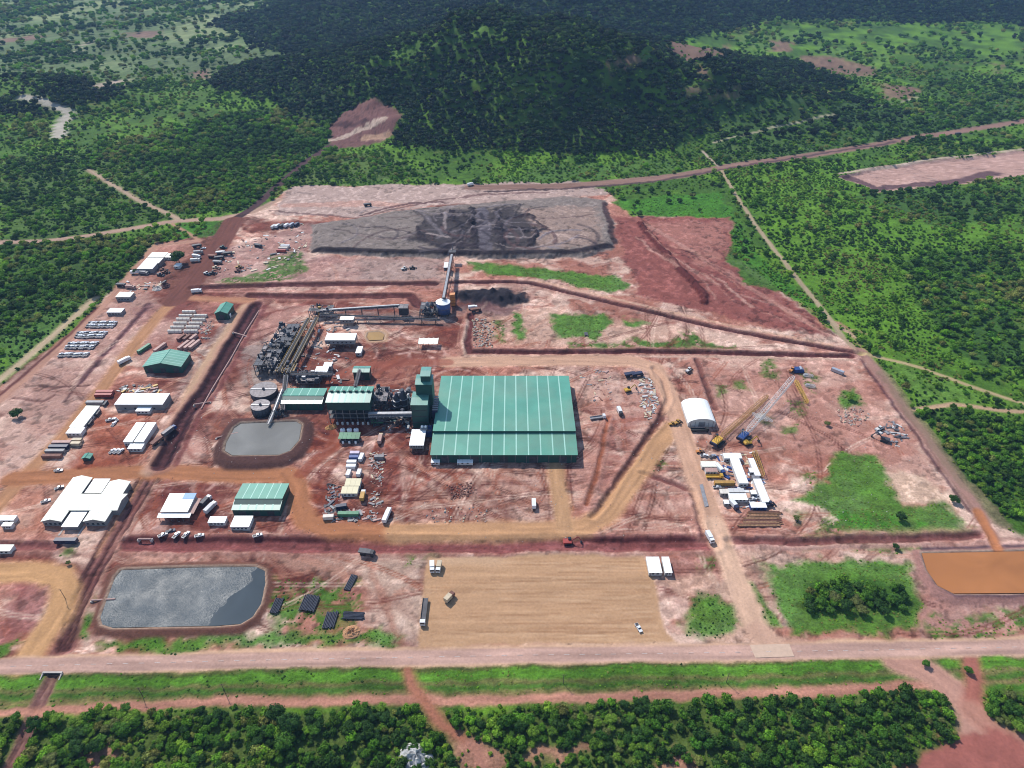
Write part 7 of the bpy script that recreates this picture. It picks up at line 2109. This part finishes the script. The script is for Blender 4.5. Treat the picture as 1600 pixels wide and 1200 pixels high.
for (px, py, R, q, lab) in ((28, 652, 5.2, 0, "lone dark round tree on the bare ground at the left edge"), (281, 412, 8.6, 0, "large dark spreading tree in the upper left yard"), (1292, 665, 2.6, 3, "small lone dark tree on the pink ground left of the rubble"), (1406, 812, 3.8, 0, "lone dark tree on the grass near the right boundary road"),
                       (1490, 785, 3.6, 0, "dark tree standing against the right boundary road"), (1398, 857, 2.2, 0, "small tree beside the lower right drain"), (1554, 632, 4.0, 0, "dark tree between the two right hand tracks"), (1243, 812, 2.2, 3, "small olive tree right of the timber stacks"), (433, 1118, 5.0, 0, "tall dark tree poking over the red track below the verge"),
                       (455, 1140, 5.5, 0, "broad dark tree just below the tall one at the red track"), (448, 1162, 5.2, 1, "third dark tree below the red track"), (1326, 625, 3.4, 2, "bright green bushy tree on the grass by the rubble"), (1112, 112, 9.0, 0, "single dark tree in the far bare clearing"), (212, 428, 3.0, 0, "small dark tree on the boundary by the white hall"), (150, 462, 6.0, 0, "dark bushy tree at the kink of the left boundary road"),
                       (108, 882, 1.6, 3, "scrubby olive bush by the curved tan road"), (1510, 1050, 2.6, 1, "small green tree on the island at the track junction"), (1445, 1040, 2.2, 1, "small bush beside the main road before the track junction")):
    x, y = U(px, py)
    tree(x, y, R, q, random.randrange(4), lab)
for k, (px, py) in enumerate(((1262, 930), (1280, 938), (1300, 930), (1318, 945), (1335, 935), (1352, 928), (1370, 940), (1390, 935), (1408, 945), (1295, 948), (1345, 950), (1380, 952), (1265, 945), (1325, 925))):
    x, y = U(px, py + 8)
    tree(x, y, random.uniform(2.6, 4.2), random.choice((0, 0, 1, 1, 3)), k, "dark tree, %s in the thicket on the green block" % ("leftmost of the back row", "second of the back row", "third of the back row", "middle front", "third from right at the back", "second from right at the back", "right of the middle", "rightmost at the back", "rightmost at the front", "left front", "right of centre front", "second from right at the front", "leftmost of the front row", "front centre left")[k], "trees of the thicket by the main road")
# -- woods
P_all, S_all, T_all = [], [], []
for (y0, y1, sp) in ((130, 420, 4.6), (420, 700, 5.6), (700, 1000, 6.0), (1000, 1700, 8.0), (1700, 2500, 11.0), (2500, 4200, 16.0)):
    P = cells(y0, y1, sp)
    d = sample(TREE, P[:, 0], P[:, 1])
    P = P[RNG.random(len(P)) < d]
    if y1 <= 420 and len(cand):
        D2 = ((P[:, None, :] - cand[None]) ** 2).sum(-1).min(1); P = P[D2 > 5]
    n = len(P)
    hgt = sample(np.maximum(HILL, np.maximum(MOUNT, KNOLL)), P[:, 0], P[:, 1])
    onh = hgt > 5
    r = sp * RNG.uniform(0.42, 0.78, n)
    s = np.stack([r, r * RNG.uniform(0.85, 1.15, n), r * RNG.uniform(0.8, 1.35, n)], 1)
    tA = tints(n, P[:, 0], P[:, 1], DK, (3, 3, 2.6, 1.2, 2), 93, 0.34)
    tB = tints(n, P[:, 0], P[:, 1], MD, (3, 4, 3.2, 1.4, 0.8), 94, 0.24)
    T_all.append(np.where(onh[:, None], tA * 0.85, tB)); P_all.append(P); S_all.append(s)
P_all.append(rest); S_all.append(np.stack([rest_r, rest_r, rest_r * RNG.uniform(0.9, 1.4, len(rest))], 1)); T_all.append(tints(len(rest), rest[:, 0], rest[:, 1], MD, (4, 4, 3, 1.2, 0.8), 98, 0.22))
P, s, t = np.concatenate(P_all), np.concatenate(S_all), np.concatenate(T_all)
print("woods", len(P))
mass("forest", "dense dark forest over the hills and woods beyond the works", "forest", P, s, t, TREES)

# ------------------------------------------------------------------ air
zt = max(330.0, float(H[(GY < 4500)].max()) + 30)
b = MB(); b.box(-5200, 5200, -400, 7600, -8.5, zt)
hm = bpy.data.materials.new("thin_haze"); hm.use_nodes = True
nt = hm.node_tree
for n in list(nt.nodes): nt.nodes.remove(n)
pv = nt.nodes.new("ShaderNodeVolumePrincipled"); ou = nt.nodes.new("ShaderNodeOutputMaterial")
pv.inputs["Color"].default_value = (0.36, 0.60, 1.0, 1)
pv.inputs["Density"].default_value = HAZE = 0.000055
pv.inputs["Anisotropy"].default_value = 0.0
nt.links.new(pv.outputs[0], ou.inputs["Volume"])
tag(b.build("haze", hm), "thin blue haze in the air over the whole landscape", "haze", None, "stuff")
